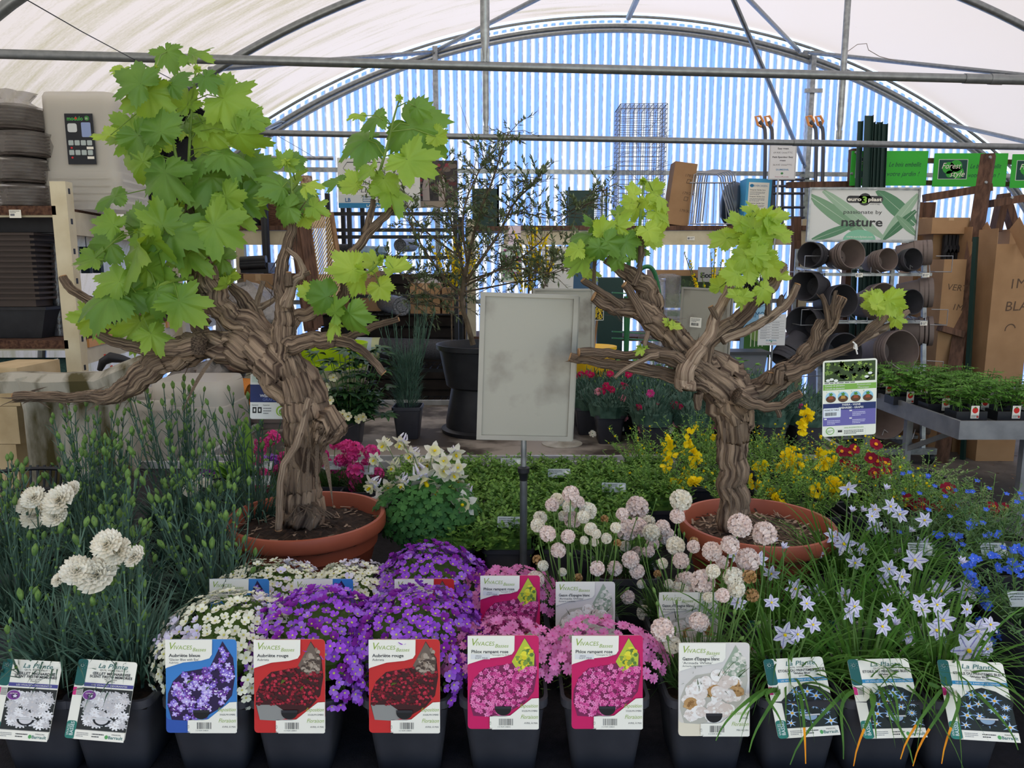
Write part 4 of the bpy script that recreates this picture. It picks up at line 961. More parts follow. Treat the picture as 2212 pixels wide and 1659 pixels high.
# ---- pots
pm, ring_ = MB().squarepot(.108, .143, .145); POT_ME = pm.mesh('pot', M_POT)
sm = MB(); 
for iy in range(7):
    for ix in range(7): sm.v.append(((ix-3)*.0225, (iy-3)*.0225, .128 + .006*noise.noise(Vector((ix*1.3, iy*1.7, 2)))))
for iy in range(6):
    for ix in range(6): sm.face((iy*7+ix, iy*7+ix+1, (iy+1)*7+ix+1, (iy+1)*7+ix))
SOIL_ME = sm.mesh('soil', M_SOIL)
def pot_plant(px, Y, label, cat, group, lab=None, name='potted_flower', rz=0, tilt=-.14, lz=.098, scale=1, lrz=0, ldx=0, x=None):
    if x is None: x = at(px, 1480 if Y < 1.3 else 1300, Y - .085).x
    o = thing(name, (x, Y, BZ), label, cat, group, rz)
    for m_, n_ in ((POT_ME, 'pot'), (SOIL_ME, 'soil')):
        q = link(n_, m_, o); q.scale = (scale, scale, 1)
    if lab:
        w = LW.get(lab, .117); q = link('plant_label', LBL[lab], o); q.rotation_euler = (tilt, 0, lrz); q.scale.z = .76 if lab in LW else 1
        q.location = (-w/2 + ldx, -.0715-.011 - (.004 if tilt < -.3 else 0) + .098*math.sin(tilt)*.35, lz)
    return o
MID_Z = .145
def mound_pts(n, rx, ry, rz, seed, zmin=-.35):
    out = []; k = 0; g = random.Random(seed); N_ = int(n*2/(1-zmin))
    for k in range(N_):
        z = 1 - 2*(k+.5)/N_
        if z < zmin: break
        a = k*2.39996; q = math.sqrt(1-z*z); j = 1 + g.uniform(-.10, .07)
        out.append((Vector((rx*q*math.cos(a)*j, ry*q*math.sin(a)*j, rz*z*j)), Vector((q*math.cos(a)/rx, q*math.sin(a)/ry, z/rz)).normalized()))
    return out
def green_mound(rx, ry, rz, n, m, L, w, kind='oval', seed=0, core=True, zmin=-.3, inner=.85):
    mb = MB()
    if core: mb.lathe([(.0, -rz*.25), (rx*.6, -rz*.2), (rx*.78, .2*rz), (rx*.55, rz*.6), (0, rz*.78)], 12, m, Matrix.Diagonal((1, ry/rx, 1, 1)))
    for p, d in mound_pts(n, rx*inner, ry*inner, rz*inner, seed, zmin):
        dd = (d + Vector((rnd(-.8, .8), rnd(-.8, .8), rnd(-.3, .6)))).normalized()
        mb.blade(p*rnd(.85, 1.05), dd, L*rnd(.7, 1.2), w*rnd(.8, 1.2), rnd(0, .3), 2 if kind == 'oval' else 3, m, kind)
    return mb
AUBF = [me_of(green_mound(.112, .10, .085, 420, L_AUB, .014, .007, seed=s), 'foliage') for s in (1, 2)]
def aubrieta(o, kind, rx=.118, ry=.105, rz=.09, n=420, cz=.15, cx=0, cy=.0, seed=1):
    q = link('foliage', R.choice(AUBF), o, loc=(cx, cy, cz)); q.scale = (rx/.118, ry/.105, rz/.09)
    M0 = o.location; eye = EYE - M0
    pts = mound_pts(n, rx, ry, rz, seed, -.45)
    g = [(p + Vector((cx, cy, cz)), d) for p, d in pts]
    g = [(p, d) for p, d in g if not (abs(p.x) < .068 and p.y < -.062 and p.z < .262 and p.z > .08)]
    g.sort(key=lambda q: -(q[1].dot((eye-q[0]).normalized())))
    extra = MB(); src = [MB() for _ in range(1)]
    for k, (p, d) in enumerate(g):
        d = (d + Vector((rnd(-.35, .35), rnd(-.35, .35), rnd(-.1, .4)))).normalized()
        if kind == 'white' and (noise.noise(p*14 + M0*3) > .25): me = F_AUB['white'][3]
        elif kind == 'white': me = F_AUB['white'][R.randrange(3)]
        else: me = R.choice(F_AUB['violet'])
        M = TM(p, d, rnd(0, 6), rnd(.85, 1.2))
        if k < 100: inst('blossom', me, o, M)
        else:
            i0 = len(extra.v); extra.v += [tuple(M @ v.co) for v in me.vertices]
            mm = [extra.mi(x) for x in me.materials]
            for f in me.polygons: extra.face([i0 + a for a in f.vertices], mm[f.material_index])
    q = link('blossoms', extra.mesh('blossoms'), o); q['kind'] = 'stuff'
R1, R2, R3, R4 = 1.205, 1.445, 1.69, 1.93
# white and violet rockcress
A = [(430, R1, 'bleue', 'white rockcress with lilac-eyed label at the left of the front row', 'white', dict(cx=.008, cy=.035, cz=.175, rx=.125, ry=.125, rz=.10)),
     (512, R2, 'bleue', 'white rockcress behind the front row with half covered label, left of two', 'white', dict(cx=.03, cy=.02, rx=.125, rz=.088, cz=.155)),
     (695, R2, 'bleue', 'white rockcress with readable label just in front of the left terracotta tub', 'white', dict(cx=.03, cy=.02, rx=.112, rz=.082, cz=.155)),
     (622, R1, 'rouge', 'violet rockcress with red picture label beside the white rockcress in front row', 'violet', dict(cx=.018, cy=.035, rx=.128, ry=.125, cz=.175, rz=.105, n=520)),
     (872, R1, 'rouge', 'violet rockcress with red picture label left of the pink phlox in front row', 'violet', dict(cx=.0, cy=.035, rx=.13, ry=.125, cz=.175, rz=.108, n=520)),
     (915, R2, 'rouge', 'violet rockcress mound in second row with label almost buried by flowers', 'violet', dict(cx=.005, cy=.04, rx=.125, ry=.12, cz=.165, rz=.105, n=480))]
for px, Y, lb, txt, k, kw in A:
    o = pot_plant(px, Y, txt, 'potted flower', 'potted rockcress on the front bench', lb, 'potted_rockcress'); aubrieta(o, k, seed=px, **kw)
# creeping phlox
PHF = me_of(green_mound(.085, .08, .05, 260, L_AUB, .016, .003, 'lin', 4), 'foliage')
for px, Y, txt in ((1087, R1, 'pink phlox in front row, label standing before a second phlox label'), (1313, R1, 'pink phlox in front row, right one with the thrift label behind it'), (1102, R2, 'pink phlox in second row beside the pole of the blank metal sign')):
    o = pot_plant(px, Y, txt, 'potted flower', 'potted creeping phlox', 'phlox', 'potted_phlox', lz=.105); link('foliage', PHF, o, loc=(0, .01, .15))
    pts = mound_pts(220, .125, .095, .08, px, -.5); k = 0
    for p, d in pts:
        p = p + Vector((0, .01, .155))
        if abs(p.x) < .066 and p.y < -.062 and p.z < .27: continue
        if k >= 100: break
        k += 1; inst('blossom', R.choice(F_PHL), o, TM(p, (d + Vector((rnd(-.3, .3), -.4 + rnd(-.3, .3), rnd(-.2, .3)))), rnd(0, 6), rnd(.85, 1.15)))
# ---- stems that end in given points of the photograph's plants
def stem_to(mb, base, top, r, m, bend=.25, n=6):
    b, t = Vector(base), Vector(top); c = b.lerp(t, .5) + Vector((rnd(-.02, .02), rnd(-.02, .02), (t-b).length*bend*.3)); P = []
    for k in range(n+1): q = k/n; P.append(b*(1-q)**2 + c*2*q*(1-q) + t*q*q)
    mb.tube(P, r, 5, m); return (P[-1]-P[-2]).normalized()
ARMF = []
for s_ in (1, 2):
    mb = MB()
    for _ in range(420):
        a = rnd(0, 2*PI); r_ = .05*math.sqrt(rnd(0, 1)); mb.blade((r_*math.cos(a), r_*math.sin(a), 0), (math.cos(a)*rnd(.1, .9), math.sin(a)*rnd(.1, .9), 1), rnd(.06, .12), .0026, rnd(.1, .6), 4, L_ARM)
    ARMF.append(me_of(mb, 'foliage'))
heads = [(1233,1068,16),(1203,1079,12),(1193,1091,13),(1249,1085,12),(1229,1095,12),(1270,1104,16),(1237,1123,16),(1260,1117,12),(1167,1119,13),(1161,1135,13),(1183,1153,15),(1227,1159,13),(1217,1115,10),(1206,1189,14),(1344,1111,12),(1376,1097,21),(1354,1145,20),(1378,1139,18),(1407,1151,16),(1441,1159,16),(1471,1081,20),(1463,1115,14),(1431,1139,14),(1401,1127,12),(1459,1179,17),(1362,1209,16),(1378,1197,14),(1376,1234,14),(1290,1228,14),(1328,1228,14),(1310,1163,10),(1284,1171,8),(1262,1167,8),(1276,1143,12),(1288,1153,9),(1215,1236,8),(1356,1290,13),(1392,1324,14),(1431,1360,21),(1453,1393,16),(1157,1252,16),(1173,1222,10),(1467,1278,19),(1475,1254,14),(1471,1211,15),(1431,1217,10),(1401,1191,11),(1598,1135,22),(1651,1153,22),(1577,1177,17),(1615,1210,22),(1538,1191,18),(1518,1256,22),(1585,1248,19),(1540,1234,13),(1591,1272,16),(1510,1343,18),(1561,1286,13),(1484,1248,12),(1482,1278,16),(1498,1181,12),(1619,1246,16),(1625,1286,15),(1499,1170,11),(1160,1209,11),(1306,1121,9),(1249,1248,10),(1334,1173,9),(1420,1240,9),(1445,1262,9),(1385,1262,8),(1410,1175,12),(1330,1140,10),(1350,1180,10),(1560,1215,12),(1530,1290,10)]
brown = {(1619,1246),(1625,1286),(1499,1170),(1160,1209),(1306,1121),(1249,1248),(1334,1173),(1420,1240)}
AP = [pot_plant(1546, R1, 'white thrift with cream picture label in front row beside the spring stars', 'potted flower', 'potted white thrift', 'gazon', 'potted_thrift', lz=.092),
      pot_plant(1266, R2, 'white thrift with pale label behind the right pink phlox', 'potted flower', 'potted white thrift', 'gazon', 'potted_thrift', lz=.092),
      pot_plant(1492, R2, 'white thrift behind the front one, its label hidden among the stems', 'potted flower', 'potted white thrift', 'gazon', 'potted_thrift', lz=.07),
      pot_plant(1380, R3, 'white thrift farthest from the viewer, left of the right terracotta tub', 'potted flower', 'potted white thrift', None, 'potted_thrift', x=.27)]
SM = {id(o): MB() for o in AP}
for x_, y_, r_ in heads:
    o = AP[0] if (x_ > 1500 or y_ > 1335) else AP[1] if x_ < 1345 else AP[3] if (y_ < 1205 and x_ < 1450) else AP[2]
    Y = o.location.y + (x_ % 7 - 3)*.012 + (.05 if y_ < 1130 else -.03); P = at(x_, y_, Y) - o.location
    base = Vector((max(-.05, min(.05, P.x*.5)) + rnd(-.02, .02), rnd(-.03, .03), .14))
    d = stem_to(SM[id(o)], base, P, .0013, L_STEM)
    me = F_ARMB[0] if (x_, y_) in brown else R.choice(F_ARM + F_ARMW[:1]) if r_ > 10 else F_ARMW[0]
    inst('flower_head', me, o, TM(P, d, rnd(0, 6), max(.45, r_*mpp(P + o.location)/.0138)))
for o in AP:
    for _ in range(9):
        a = rnd(0, 2*PI); P = Vector((.09*math.cos(a), .06*math.sin(a) - .01, .145 + rnd(.06, .17))); d = stem_to(SM[id(o)], (P.x*.4, P.y*.4, .14), P, .0011, L_STEM)
        inst('bud', F_BUD, o, TM(P, d, 0, rnd(.5, .75)))
    link('stems', SM[id(o)].mesh('stems', L_STEM), o); q = link('foliage', R.choice(ARMF), o, loc=(0, 0, .135)); q.scale = (1.15, 1, 1)
# ---- spring stars
IPF = []
for s_ in (1, 2, 3):
    mb = MB()
    for _ in range(210):
        a = rnd(0, 2*PI); r_ = .05*math.sqrt(rnd(0, 1)); L_ = rnd(.12, .32); sp_ = rnd(.15, 1.1)
        mb.blade((r_*math.cos(a), r_*math.sin(a), 0), (math.cos(a)*sp_, math.sin(a)*sp_, 1), L_, rnd(.0035, .006), rnd(.3, .95), 7, L_GRASS, twist=rnd(-1, 1))
    IPF.append(me_of(mb, 'foliage'))
IPP = []
for px, Y, lb, txt in ((1747, R1, 'etoile', 'spring star flowers in front row with tilted label next to the white thrift'), (1930, R1, 'etoile', 'spring star flowers in front row, middle one of the three tilted star labels'), (2118, R1, 'etoile', 'spring star flowers in front row at the right edge beneath the largest white star'),
                       (1690, R2, 'etoile', 'spring star flowers behind the front row, directly below the right terracotta tub'), (1865, R2, 'etoile', 'spring star flowers in second row between two half hidden labels'), (2015, R2, 'etoile', 'spring star flowers in second row next to the blue gromwell'),
                       (1850, R3, None, 'spring star flowers against the right side of the right terracotta tub'), (1975, R3, None, 'spring star flowers in third row in front of the crimson rock roses')):
    o = pot_plant(px, Y, txt, 'potted flower', 'potted spring star flowers', lb, 'potted_starflower', tilt=-.62 if Y == R1 else -.4, lz=.10 if Y == R1 else .045, lrz=(.10 if px < 1800 else .04 if px < 2000 else -.10))
    IPP.append(o); q = link('foliage', R.choice(IPF), o, loc=(0, 0, .13)); q.rotation_euler.z = rnd(0, 6); o['_n'] = 0
stars = [(540,935,70),(610,930,50),(695,880,40),(600,685,55),(705,710,60),(865,720,50),(895,810,60),(920,780,35),(660,765,40),(1095,740,50),(1100,800,40),(1000,725,45),(1100,700,40),(1270,750,50),(1290,800,40),(1180,620,50),(1105,575,55),(1075,630,40),(1250,530,60),(1290,460,65),(1160,490,25),(1300,310,50),(925,540,50),(960,470,40),(860,440,70),(800,400,50),(530,465,-32),(475,430,-30),(470,600,50),(400,525,50),(265,500,40),(285,760,50),(905,265,-30),(960,265,-34),(1030,255,40),(1015,290,38),(1115,235,50),(1165,280,50),(1030,345,50),(1080,380,-30),(885,140,50),(1090,145,-25),(1220,375,-22),(1500,545,-35),(1390,695,65),(1530,690,65),(1415,670,40),(1530,795,45),(1370,770,35),(1400,855,65),(1365,910,60),(1070,890,55),(1140,880,-40),(1210,940,45),(1205,990,-28),(1590,915,70),(1660,880,45),(1540,1020,95),(1640,1010,55),(470,760,45),(725,490,25),(1190,705,38)]
st = {id(o): MB() for o in IPP}
for x_, y_, r_ in stars:
    px, py = 1480 + x_/2.518, 1000 + y_/2.518
    rows = IPP[0:3] if py > 1295 else IPP[3:6] if py > 1195 else IPP[6:8] if px > 1730 else IPP[3:4]
    o = min(rows, key=lambda w: abs(at(px, py, w.location.y).x - w.location.x)); Y = o.location.y + rnd(-.05, .05); P = at(px, py, Y) - o.location
    d = stem_to(st[id(o)], (P.x*.35, P.y*.3, .13), P, .0012, L_STEM, .5)
    r = abs(r_)/2.518*.80*mpp(P + o.location); full = abs(r_) > 60
    fd = Vector((rnd(-.5, .5), -1, rnd(-.35, .75) if not full else .35)) if r_ > 0 else Vector((rnd(-.3, .3), -.3, .6))
    me = F_IPC[0] if r_ < 0 else F_IPH[0] if full else R.choice(F_IPH)
    inst('star_flower', me, o, TM(P, fd, rnd(0, 6), max(.75, r/.0155)))
for o in IPP:
    del o['_n']; link('stems', st[id(o)].mesh('stems', L_STEM), o)
# arching leaves that fall over the front pots
for px, ends in ((1747, [(1570, 1600), (1612, 1560), (1650, 1570), (1640, 1625), (1740, 1650)]), (1930, [(1740, 1652), (1872, 1655), (1885, 1595), (1940, 1650), (1800, 1640), (1950, 1560)]), (2118, [(1995, 1590), (2010, 1655), (2060, 1650), (1975, 1640), (2170, 1620), (2000, 1480)])):
    o = IPP[(1747, 1930, 2118).index(px)]; mb = MB(); [setattr(c_, 'location', (0, .035, .13)) for c_ in o.children if c_.name.startswith('foliage')]
    for ex, ey in ends:
        E_ = at(ex, ey, 1.07) - o.location; E_.z = max(E_.z, .012); b = Vector((E_.x*.2, -.04, .14)); c = Vector((E_.x*.8, -.10, .20)); yel = R.random() < .2
        sw = rnd(-.03, .03); P = [b*(1-q)**2 + c*2*q*(1-q) + E_*q*q + Vector((sw*math.sin(q*PI*1.5)*q, 0, 0)) for q in [k/12 for k in range(13)]]
        for k in range(12):
            d = (P[k+1]-P[k]).normalized(); sd = d.cross(Vector((0, -1, .5))).normalized(); w0, w1 = .0038*(1-(k/12)**2*.8), .0038*(1-((k+1)/12)**2*.8)
            mb.poly([P[k]-sd*w0, P[k]+sd*w0, P[k+1]+sd*w1, P[k+1]-sd*w1], P_ORG if yel and k > 8 else L_GRASS)
    link('drooping_leaves', mb.mesh('drooping_leaves'), o)
# ---- tall white carnations on the left
DIF = []
for s_ in (1, 2):
    mb = MB()
    for _ in range(420):
        a = rnd(0, 2*PI); r_ = .062*math.sqrt(rnd(0, 1)); sp_ = rnd(.1, .9)
        mb.blade((r_*math.cos(a), r_*math.sin(a), rnd(0, .05)), (math.cos(a)*sp_, math.sin(a)*sp_, 1), rnd(.08, .19), rnd(.003, .0055), rnd(.1, .8), 5, L_DIA)
    DIF.append(me_of(mb, 'foliage'))
def carn_stems(o, n, hmin, hmax, flowers=(), lean=(0, 0), buds=True):
    mb = MB(); nb = 0
    def leafpairs(P):
        for k in range(1, len(P)-1):
            if k % 3 == 2: continue
            d = (P[k+1]-P[k-1]).normalized(); a = rnd(0, 6)
            for q in (0, PI): mb.blade(P[k], (d + frame(d) @ Vector((math.cos(a+q), math.sin(a+q), 0))*.55), rnd(.03, .06), .0032, rnd(0, .4), 4, L_DIA)
            mb.tube([P[k]-d*.002, P[k]+d*.002], .0024, 5, L_BUD)
    def stem(b, t, thick=.0016):
        c = b.lerp(t, .5) + Vector((rnd(-.02, .02), rnd(-.02, .02), 0)) - Vector((lean[0]*.02, lean[1]*.02, 0)); P = [b*(1-q)**2 + c*2*q*(1-q) + t*q*q for q in [k/8 for k in range(9)]]
        mb.tube(P, [thick*(1.1-.35*k/8) for k in range(9)], 5, L_DIA); leafpairs(P); return P
    for _ in range(n):
        a = rnd(0, 2*PI); r_ = .045*math.sqrt(rnd(0, 1)); h = rnd(hmin, hmax)
        b = Vector((r_*math.cos(a), r_*math.sin(a), .13)); t = b + Vector((math.cos(a)*rnd(.0, .10) + lean[0]*h, math.sin(a)*rnd(0, .08) + lean[1]*h, h)); P = stem(b, t)
        for j in range(R.choice((1, 2, 3))):
            if not j: inst('bud', F_BUD, o, TM(P[-1], (P[-1]-P[-2]), rnd(0, 6), rnd(.9, 1.35))); nb += 1
            else:
                s0 = P[-2] if j == 1 else P[-3]; e = s0 + Vector((rnd(-.02, .02), rnd(-.02, .02), rnd(.015, .035))); mb.tube([s0, e], .001, 5, L_DIA)
                if nb < 95: inst('bud', F_BUD, o, TM(e, (e-s0), rnd(0, 6), rnd(.55, .95))); nb += 1
    for px, py, r_ in flowers:
        P0 = at(px, py, o.location.y + rnd(-.03, .03)) - o.location; b = Vector((P0.x*.3, P0.y*.3, .13)); stem(b, P0, .0018)
        d = Vector((rnd(-.4, .4), -.75, .7)); inst('carnation_flower', R.choice(F_CAR), o, TM(P0 + d.normalized()*.012, d, rnd(0, 6), max(.5, r_*mpp(P0+o.location)/.019)))
    link('stems', mb.mesh('stems', L_DIA), o)
car = 'potted flower', 'potted white carnations'
o = pot_plant(45, R1, 'white carnation in front row cut by the left edge of the view', *car, 'oeillet', 'potted_carnation', tilt=-.42, lrz=-.10); link('foliage', DIF[0], o, loc=(0, .03, .13)); carn_stems(o, 13, .12, .30, lean=(.15, .1))
o = pot_plant(210, R1, 'white carnation in front row with the fully visible tilted scent label', *car, 'oeillet', 'potted_carnation', tilt=-.42, lrz=-.12); link('foliage', DIF[1], o, loc=(0, .03, .13))
carn_stems(o, 12, .10, .26, [(237, 1180, 28), (265, 1197, 27), (301, 1207, 21), (168, 1237, 28), (138, 1257, 14), (217, 1247, 36), (252, 1222, 24)], lean=(-.2, .2))
for k, (x, Y, txt, hs, fl) in enumerate([(-1.02, R2, 'white carnation in second row behind the left front label', (.16, .34), [(78, 1080, 22), (60, 1096, 17), (135, 1085, 29), (162, 1066, 20), (84, 1118, 27), (124, 1120, 22)]), (-.82, R2, 'carnation full of buds in second row, centre of the left group', (.14, .32), []), (-.62, R2+.02, 'carnation leaning against the white rockcress', (.12, .30), []),
        (-1.22, R3+.03, 'budding carnation at the far left of the third row', (.14, .30), []), (-1.0, R3+.03, 'budding carnation in third row before the mossy plastic bin', (.18, .34), []), (-.78, R3+.03, 'budding carnation in third row left of the terracotta tub', (.18, .33), []),
        (-1.16, R4+.05, 'tall budding carnation in the rear row at the left', (.2, .36), []), (-.93, R4+.06, 'tallest budding carnation in front of the clear plastic tubs', (.26, .42), []), (-.72, R4+.06, 'tall budding carnation beside the crinkled green leaf', (.22, .40), [(428, 1040, 12), (447, 1046, 11), (415, 1062, 15)])]):
    o = pot_plant(0, Y, txt, *car, None, 'potted_carnation', x=x); link('foliage', DIF[k % 2], o, loc=(0, 0, .13)); carn_stems(o, 32 if k > 2 else 25, *hs, fl, lean=(rnd(-.1, .1), 0))
# ================================================================ middle of the benches
# creeping green mats in trays
def matfol(n, L, w, m, rx, h, seed, kind='oval', tips=None):
    mb = MB(); g = random.Random(seed)
    mb.box((-rx*.75, -rx*.75, 0), (rx*.75, rx*.75, h*.62), m)
    for _ in range(n):
        x, y = g.uniform(-rx, rx), g.uniform(-rx, rx); e = max(abs(x), abs(y))/rx; z = h*(1 - .55*e**3)*g.uniform(.55, 1.05)
        for q in range(3): mb.blade((x, y, z), (g.uniform(-1, 1), g.uniform(-1, 1), g.uniform(.1, 1.1)), L*g.uniform(.7, 1.2), w, .1, 2, m if not tips or g.random() > .25 else tips, kind)
    for _ in range(n//6):
        x, y = g.uniform(-rx, rx)*.9, g.uniform(-rx, rx)*.9; z = h*.7; t = Vector((x*1.12 + g.uniform(-.01, .01), y*1.12, z + g.uniform(.02, .055)))
        mb.tube([(x, y, z*.4), tuple(t)], .0008, 4, L_STEM)
        for q in range(6): mb.blade(t - Vector((0, 0, .006*q)), (math.cos(q*2.4), math.sin(q*2.4), .5), L*.8, w*.8, 0, 2, m, kind)
    return me_of(mb, 'foliage')
SAXF = [matfol(250, .019, .011, L_SAX, .078, .10, s) for s in (1, 2, 3)]
def gtag(o, x, y, z, w=.075, txt=True):
    """translucent grey stick label seen from its upper edge"""
    s = Sheet(w, .030, C('#b9c0be'), r=.003); s.lines(.004, .012, w*.6, .015, 3, C('#5b6260'), 2); s.rect(w*.75, .006, w*.2, .018, C('#e4e6e4'), 2)
    q = link('stick_label', s.mb.mesh('stick_label', None, None, False), o, loc=(x, y, z)); q.rotation_euler = (-.5, 0, rnd(-.1, .1))
k = 0
for j, Y in enumerate((1.94, 2.10, 2.26, 2.42, 2.56)):
    xs = [-.17 + .16*i for i in range(5)] if Y < 2.1 else [-.33 + .16*i for i in range(8)]
    for i, x in enumerate(xs):
        px = 1106 + 1600*x/(Y*.99+.13)
        if px > 1440 or (Y < 2.0 and x > .42) : continue
        if x < -.25 and Y < 2.4: continue
        rowt = ('nearest', 'second', 'third', 'fourth', 'fifth', 'sixth', 'rearmost')[j]
        side = 'left of the sign pole' if px < 1060 else 'behind the sign pole' if px < 1190 else 'right of the sign pole' if px < 1330 else 'near the yellow broom'
        o = thing('potted_ground_cover', (x, Y, BZ), 'green creeping mat plant in black pot, %s row, %s' % (rowt, side), 'potted plant', 'green mat plants in the middle of the front bench')
        q = link('pot', POT_ME, o); q.scale = (.95, .95, .8); q = link('foliage', SAXF[k % 3], o, loc=(0, 0, .095)); q.rotation_euler.z = (k % 4)*PI/2; q.scale = (1.05, 1.05, .8); k += 1
        if k % 5 == 2: gtag(o, -.03, -.03, .165)
# yellow broom
BRF = []
for s_ in (1, 2, 3):
    mb = MB(); g = random.Random(s_)
    mb.lathe([(0, 0), (.03, .01), (.03, .04), (0, .06)], 8, L_ARM)
    tips = []
    for _ in range(46):
        a = g.uniform(0, 2*PI); sp_ = g.uniform(.05, .9); L_ = g.uniform(.10, .22); b = Vector((.03*math.cos(a), .03*math.sin(a), 0)); t = b + Vector((math.cos(a)*sp_, math.sin(a)*sp_, 1)).normalized()*L_
        mb.tube([b, t], [.0012, .0006], 4, L_STEM)
        for q in range(22):
            u = .25 + .75*q/21; p = b.lerp(t, u); mb.blade(p, (g.uniform(-1, 1), g.uniform(-1, 1), g.uniform(0, 1)), g.uniform(.010, .016), .0042, .1, 2, L_GEN, 'oval')
        tips.append((b, t))
    BRF.append((me_of(mb, 'foliage'), tips))
pea = MB()
for a, l_ in ((0, .9), (.7, .4), (-.7, .4), (0, -.1)): petal(pea, a, .009, .007, P_YEL, l_, .1, 'round')
F_PEA = me_of(pea, 'pea_flower')
def spikes(o, pts, n=9):
    """yellow flower spikes whose middles stand at given points"""
    c = 0
    for x_, y_, h_ in pts:
        if c > 92: break
        P = at(x_, y_, o.location.y + rnd(-.05, .05)) - o.location; d = Vector((rnd(-.4, .4), rnd(-.3, .2), 1)).normalized(); L_ = h_*mpp(P+o.location)
        for k in range(n):
            u = k/(n-1)-.5; e = Vector((rnd(-1, 1), rnd(-1, .3), rnd(-.2, .6))).normalized(); inst('pea_flower', F_PEA, o, TM(P + d*u*L_ + e*.006, e, rnd(0, 6), rnd(1.5, 2.1)*(1-.3*u))); c += 1
BS = [(.47, 2.30, 'left broom', [(1450, 965, 40), (1442, 1000, 30), (1455, 1050, 24)]), (.64, 2.42, 'second broom', [(1490, 950, 50), (1500, 985, 30), (1486, 1030, 30), (1492, 1065, 20)]), (.50, 2.66, 'broom', [(1440, 970, 24)]), (.70, 2.70, 'broom', [(1550, 945, 20)]),
      (.86, 2.30, 'broom', [(1640, 1010, 26), (1630, 1045, 26), (1662, 1070, 20)]), (1.02, 2.40, 'broom', [(1710, 990, 36), (1690, 1002, 26), (1722, 1003, 26), (1700, 980, 24)]), (1.20, 2.46, 'broom', [(1780, 992, 30), (1768, 984, 24), (1792, 1000, 20)]), (.90, 2.62, 'broom', [(1740, 895, 30)]),
      (1.12, 2.62, 'broom', [(1730, 920, 24), (1745, 905, 20)]), (1.06, 2.12, 'broom', [(1792, 1046, 34), (1765, 1060, 26), (1800, 1052, 24)]), (.88, 2.12, 'broom', [(1680, 1080, 16)]), (1.24, 2.16, 'broom', [(1815, 1060, 20)]), (.70, 2.14, 'broom', [(1500, 1040, 20)]), (1.0, 2.80, 'broom', []), (.74, 2.86, 'broom', []), (1.28, 2.70, 'broom', [])]
WH = ['at the left end beside the green mats', 'with the tallest spikes left of the right trunk', 'behind the tallest spikes', 'behind the right vine trunk', 'right of the right vine trunk', 'with the biggest yellow clusters', 'below the hanging care label', 'beneath the right vine arm', 'under the hanging care label at the back', 'at the back rim of the right tub', 'directly behind the right tub', 'next to the crimson rock roses', 'left of the right tub', 'at the far rim of the front bench', 'at the far rim near the pinks', 'at the rear right corner']
for k, ((x, Y, _, sp_), w_) in enumerate(zip(BS, WH)):
    o = thing('potted_broom', (x, Y, BZ), 'yellow flowering broom in black pot ' + w_, 'potted plant', 'yellow broom plants around the right vine')
    q = link('pot', POT_ME, o); me, tips = BRF[k % 3]; q = link('foliage', me, o, loc=(0, 0, .12)); q.rotation_euler.z = k*1.3; q.scale = (1.15, 1.1, .62 if x >= 1 and Y > 2.35 else .85)
    spikes(o, sp_)
    for _ in range(22):
        b, t = R.choice(tips); M = Matrix.Translation((0, 0, .12)) @ Matrix.Rotation(k*1.3, 4, 'Z') @ Matrix.Diagonal((1.15, 1.1, .85, 1)); inst('pea_flower', F_PEA, o, M @ TM(b.lerp(t, rnd(.7, 1)), (rnd(-1, 1), rnd(-1, 1), rnd(0, 1)), 0, rnd(.5, .8)))
# rock roses
HLF = []
for s_ in (1, 2):
    mb = MB(); g = random.Random(s_+20); mb.lathe([(0, 0), (.03, .01), (.03, .03), (0, .05)], 8, L_ARM)
    for _ in range(40):
        a = g.uniform(0, 2*PI); sp_ = g.uniform(.3, 1.6); L_ = g.uniform(.07, .17); b = Vector((.04*math.cos(a), .04*math.sin(a), 0)); t = b + Vector((math.cos(a)*sp_, math.sin(a)*sp_, .8)).normalized()*L_; mb.tube([b, t], .0008, 4, L_STEM)
        for q in range(14): p = b.lerp(t, .2+.8*q/13); mb.blade(p, (g.uniform(-1, 1), g.uniform(-1, 1), g.uniform(0, 1)), g.uniform(.012, .02), .0045, .1, 2, L_HEL, 'oval')
        mb.lathe([(0, 0), (.003, .003), (.0025, .007), (0, .009)], 6, L_BUD, Matrix.Translation(t))
    HLF.append(me_of(mb, 'foliage'))
hr = [(1892,960),(1836,978),(1818,975),(1845,971),(1880,990),(1895,996),(1912,1000),(1845,1013),(1890,1022),(1918,1018),(1992,1089),(1976,1097),(2032,1097),(2064,1097),(2018,1119),(2070,1137),(2101,1149),(2147,1095),(2173,1099),(2147,1119),(2048,1055),(1960,1080),(2005,1094),(1825,1000)]
HP = []
for x, Y, w_ in ((1.20, 2.52, 'behind the tilted care label'), (1.34, 2.32, 'left of the asphalt corner'), (1.22, 2.30, 'behind the white spring stars'), (1.40, 2.12, 'at the right rim of the bench'), (1.24, 2.08, 'in front of the other rock roses'), (1.42, 2.50, 'at the rear corner of the bench')):
    o = thing('potted_rockrose', (x, Y, BZ), 'crimson rock rose with orange eyes ' + w_, 'potted plant', 'crimson rock roses at the right rim'); HP.append(o)
    link('pot', POT_ME, o); q = link('foliage', R.choice(HLF), o, loc=(0, 0, .12)); q.rotation_euler.z = x*20; q.scale = (1, 1, .7)
hs = {o.name: MB() for o in HP}
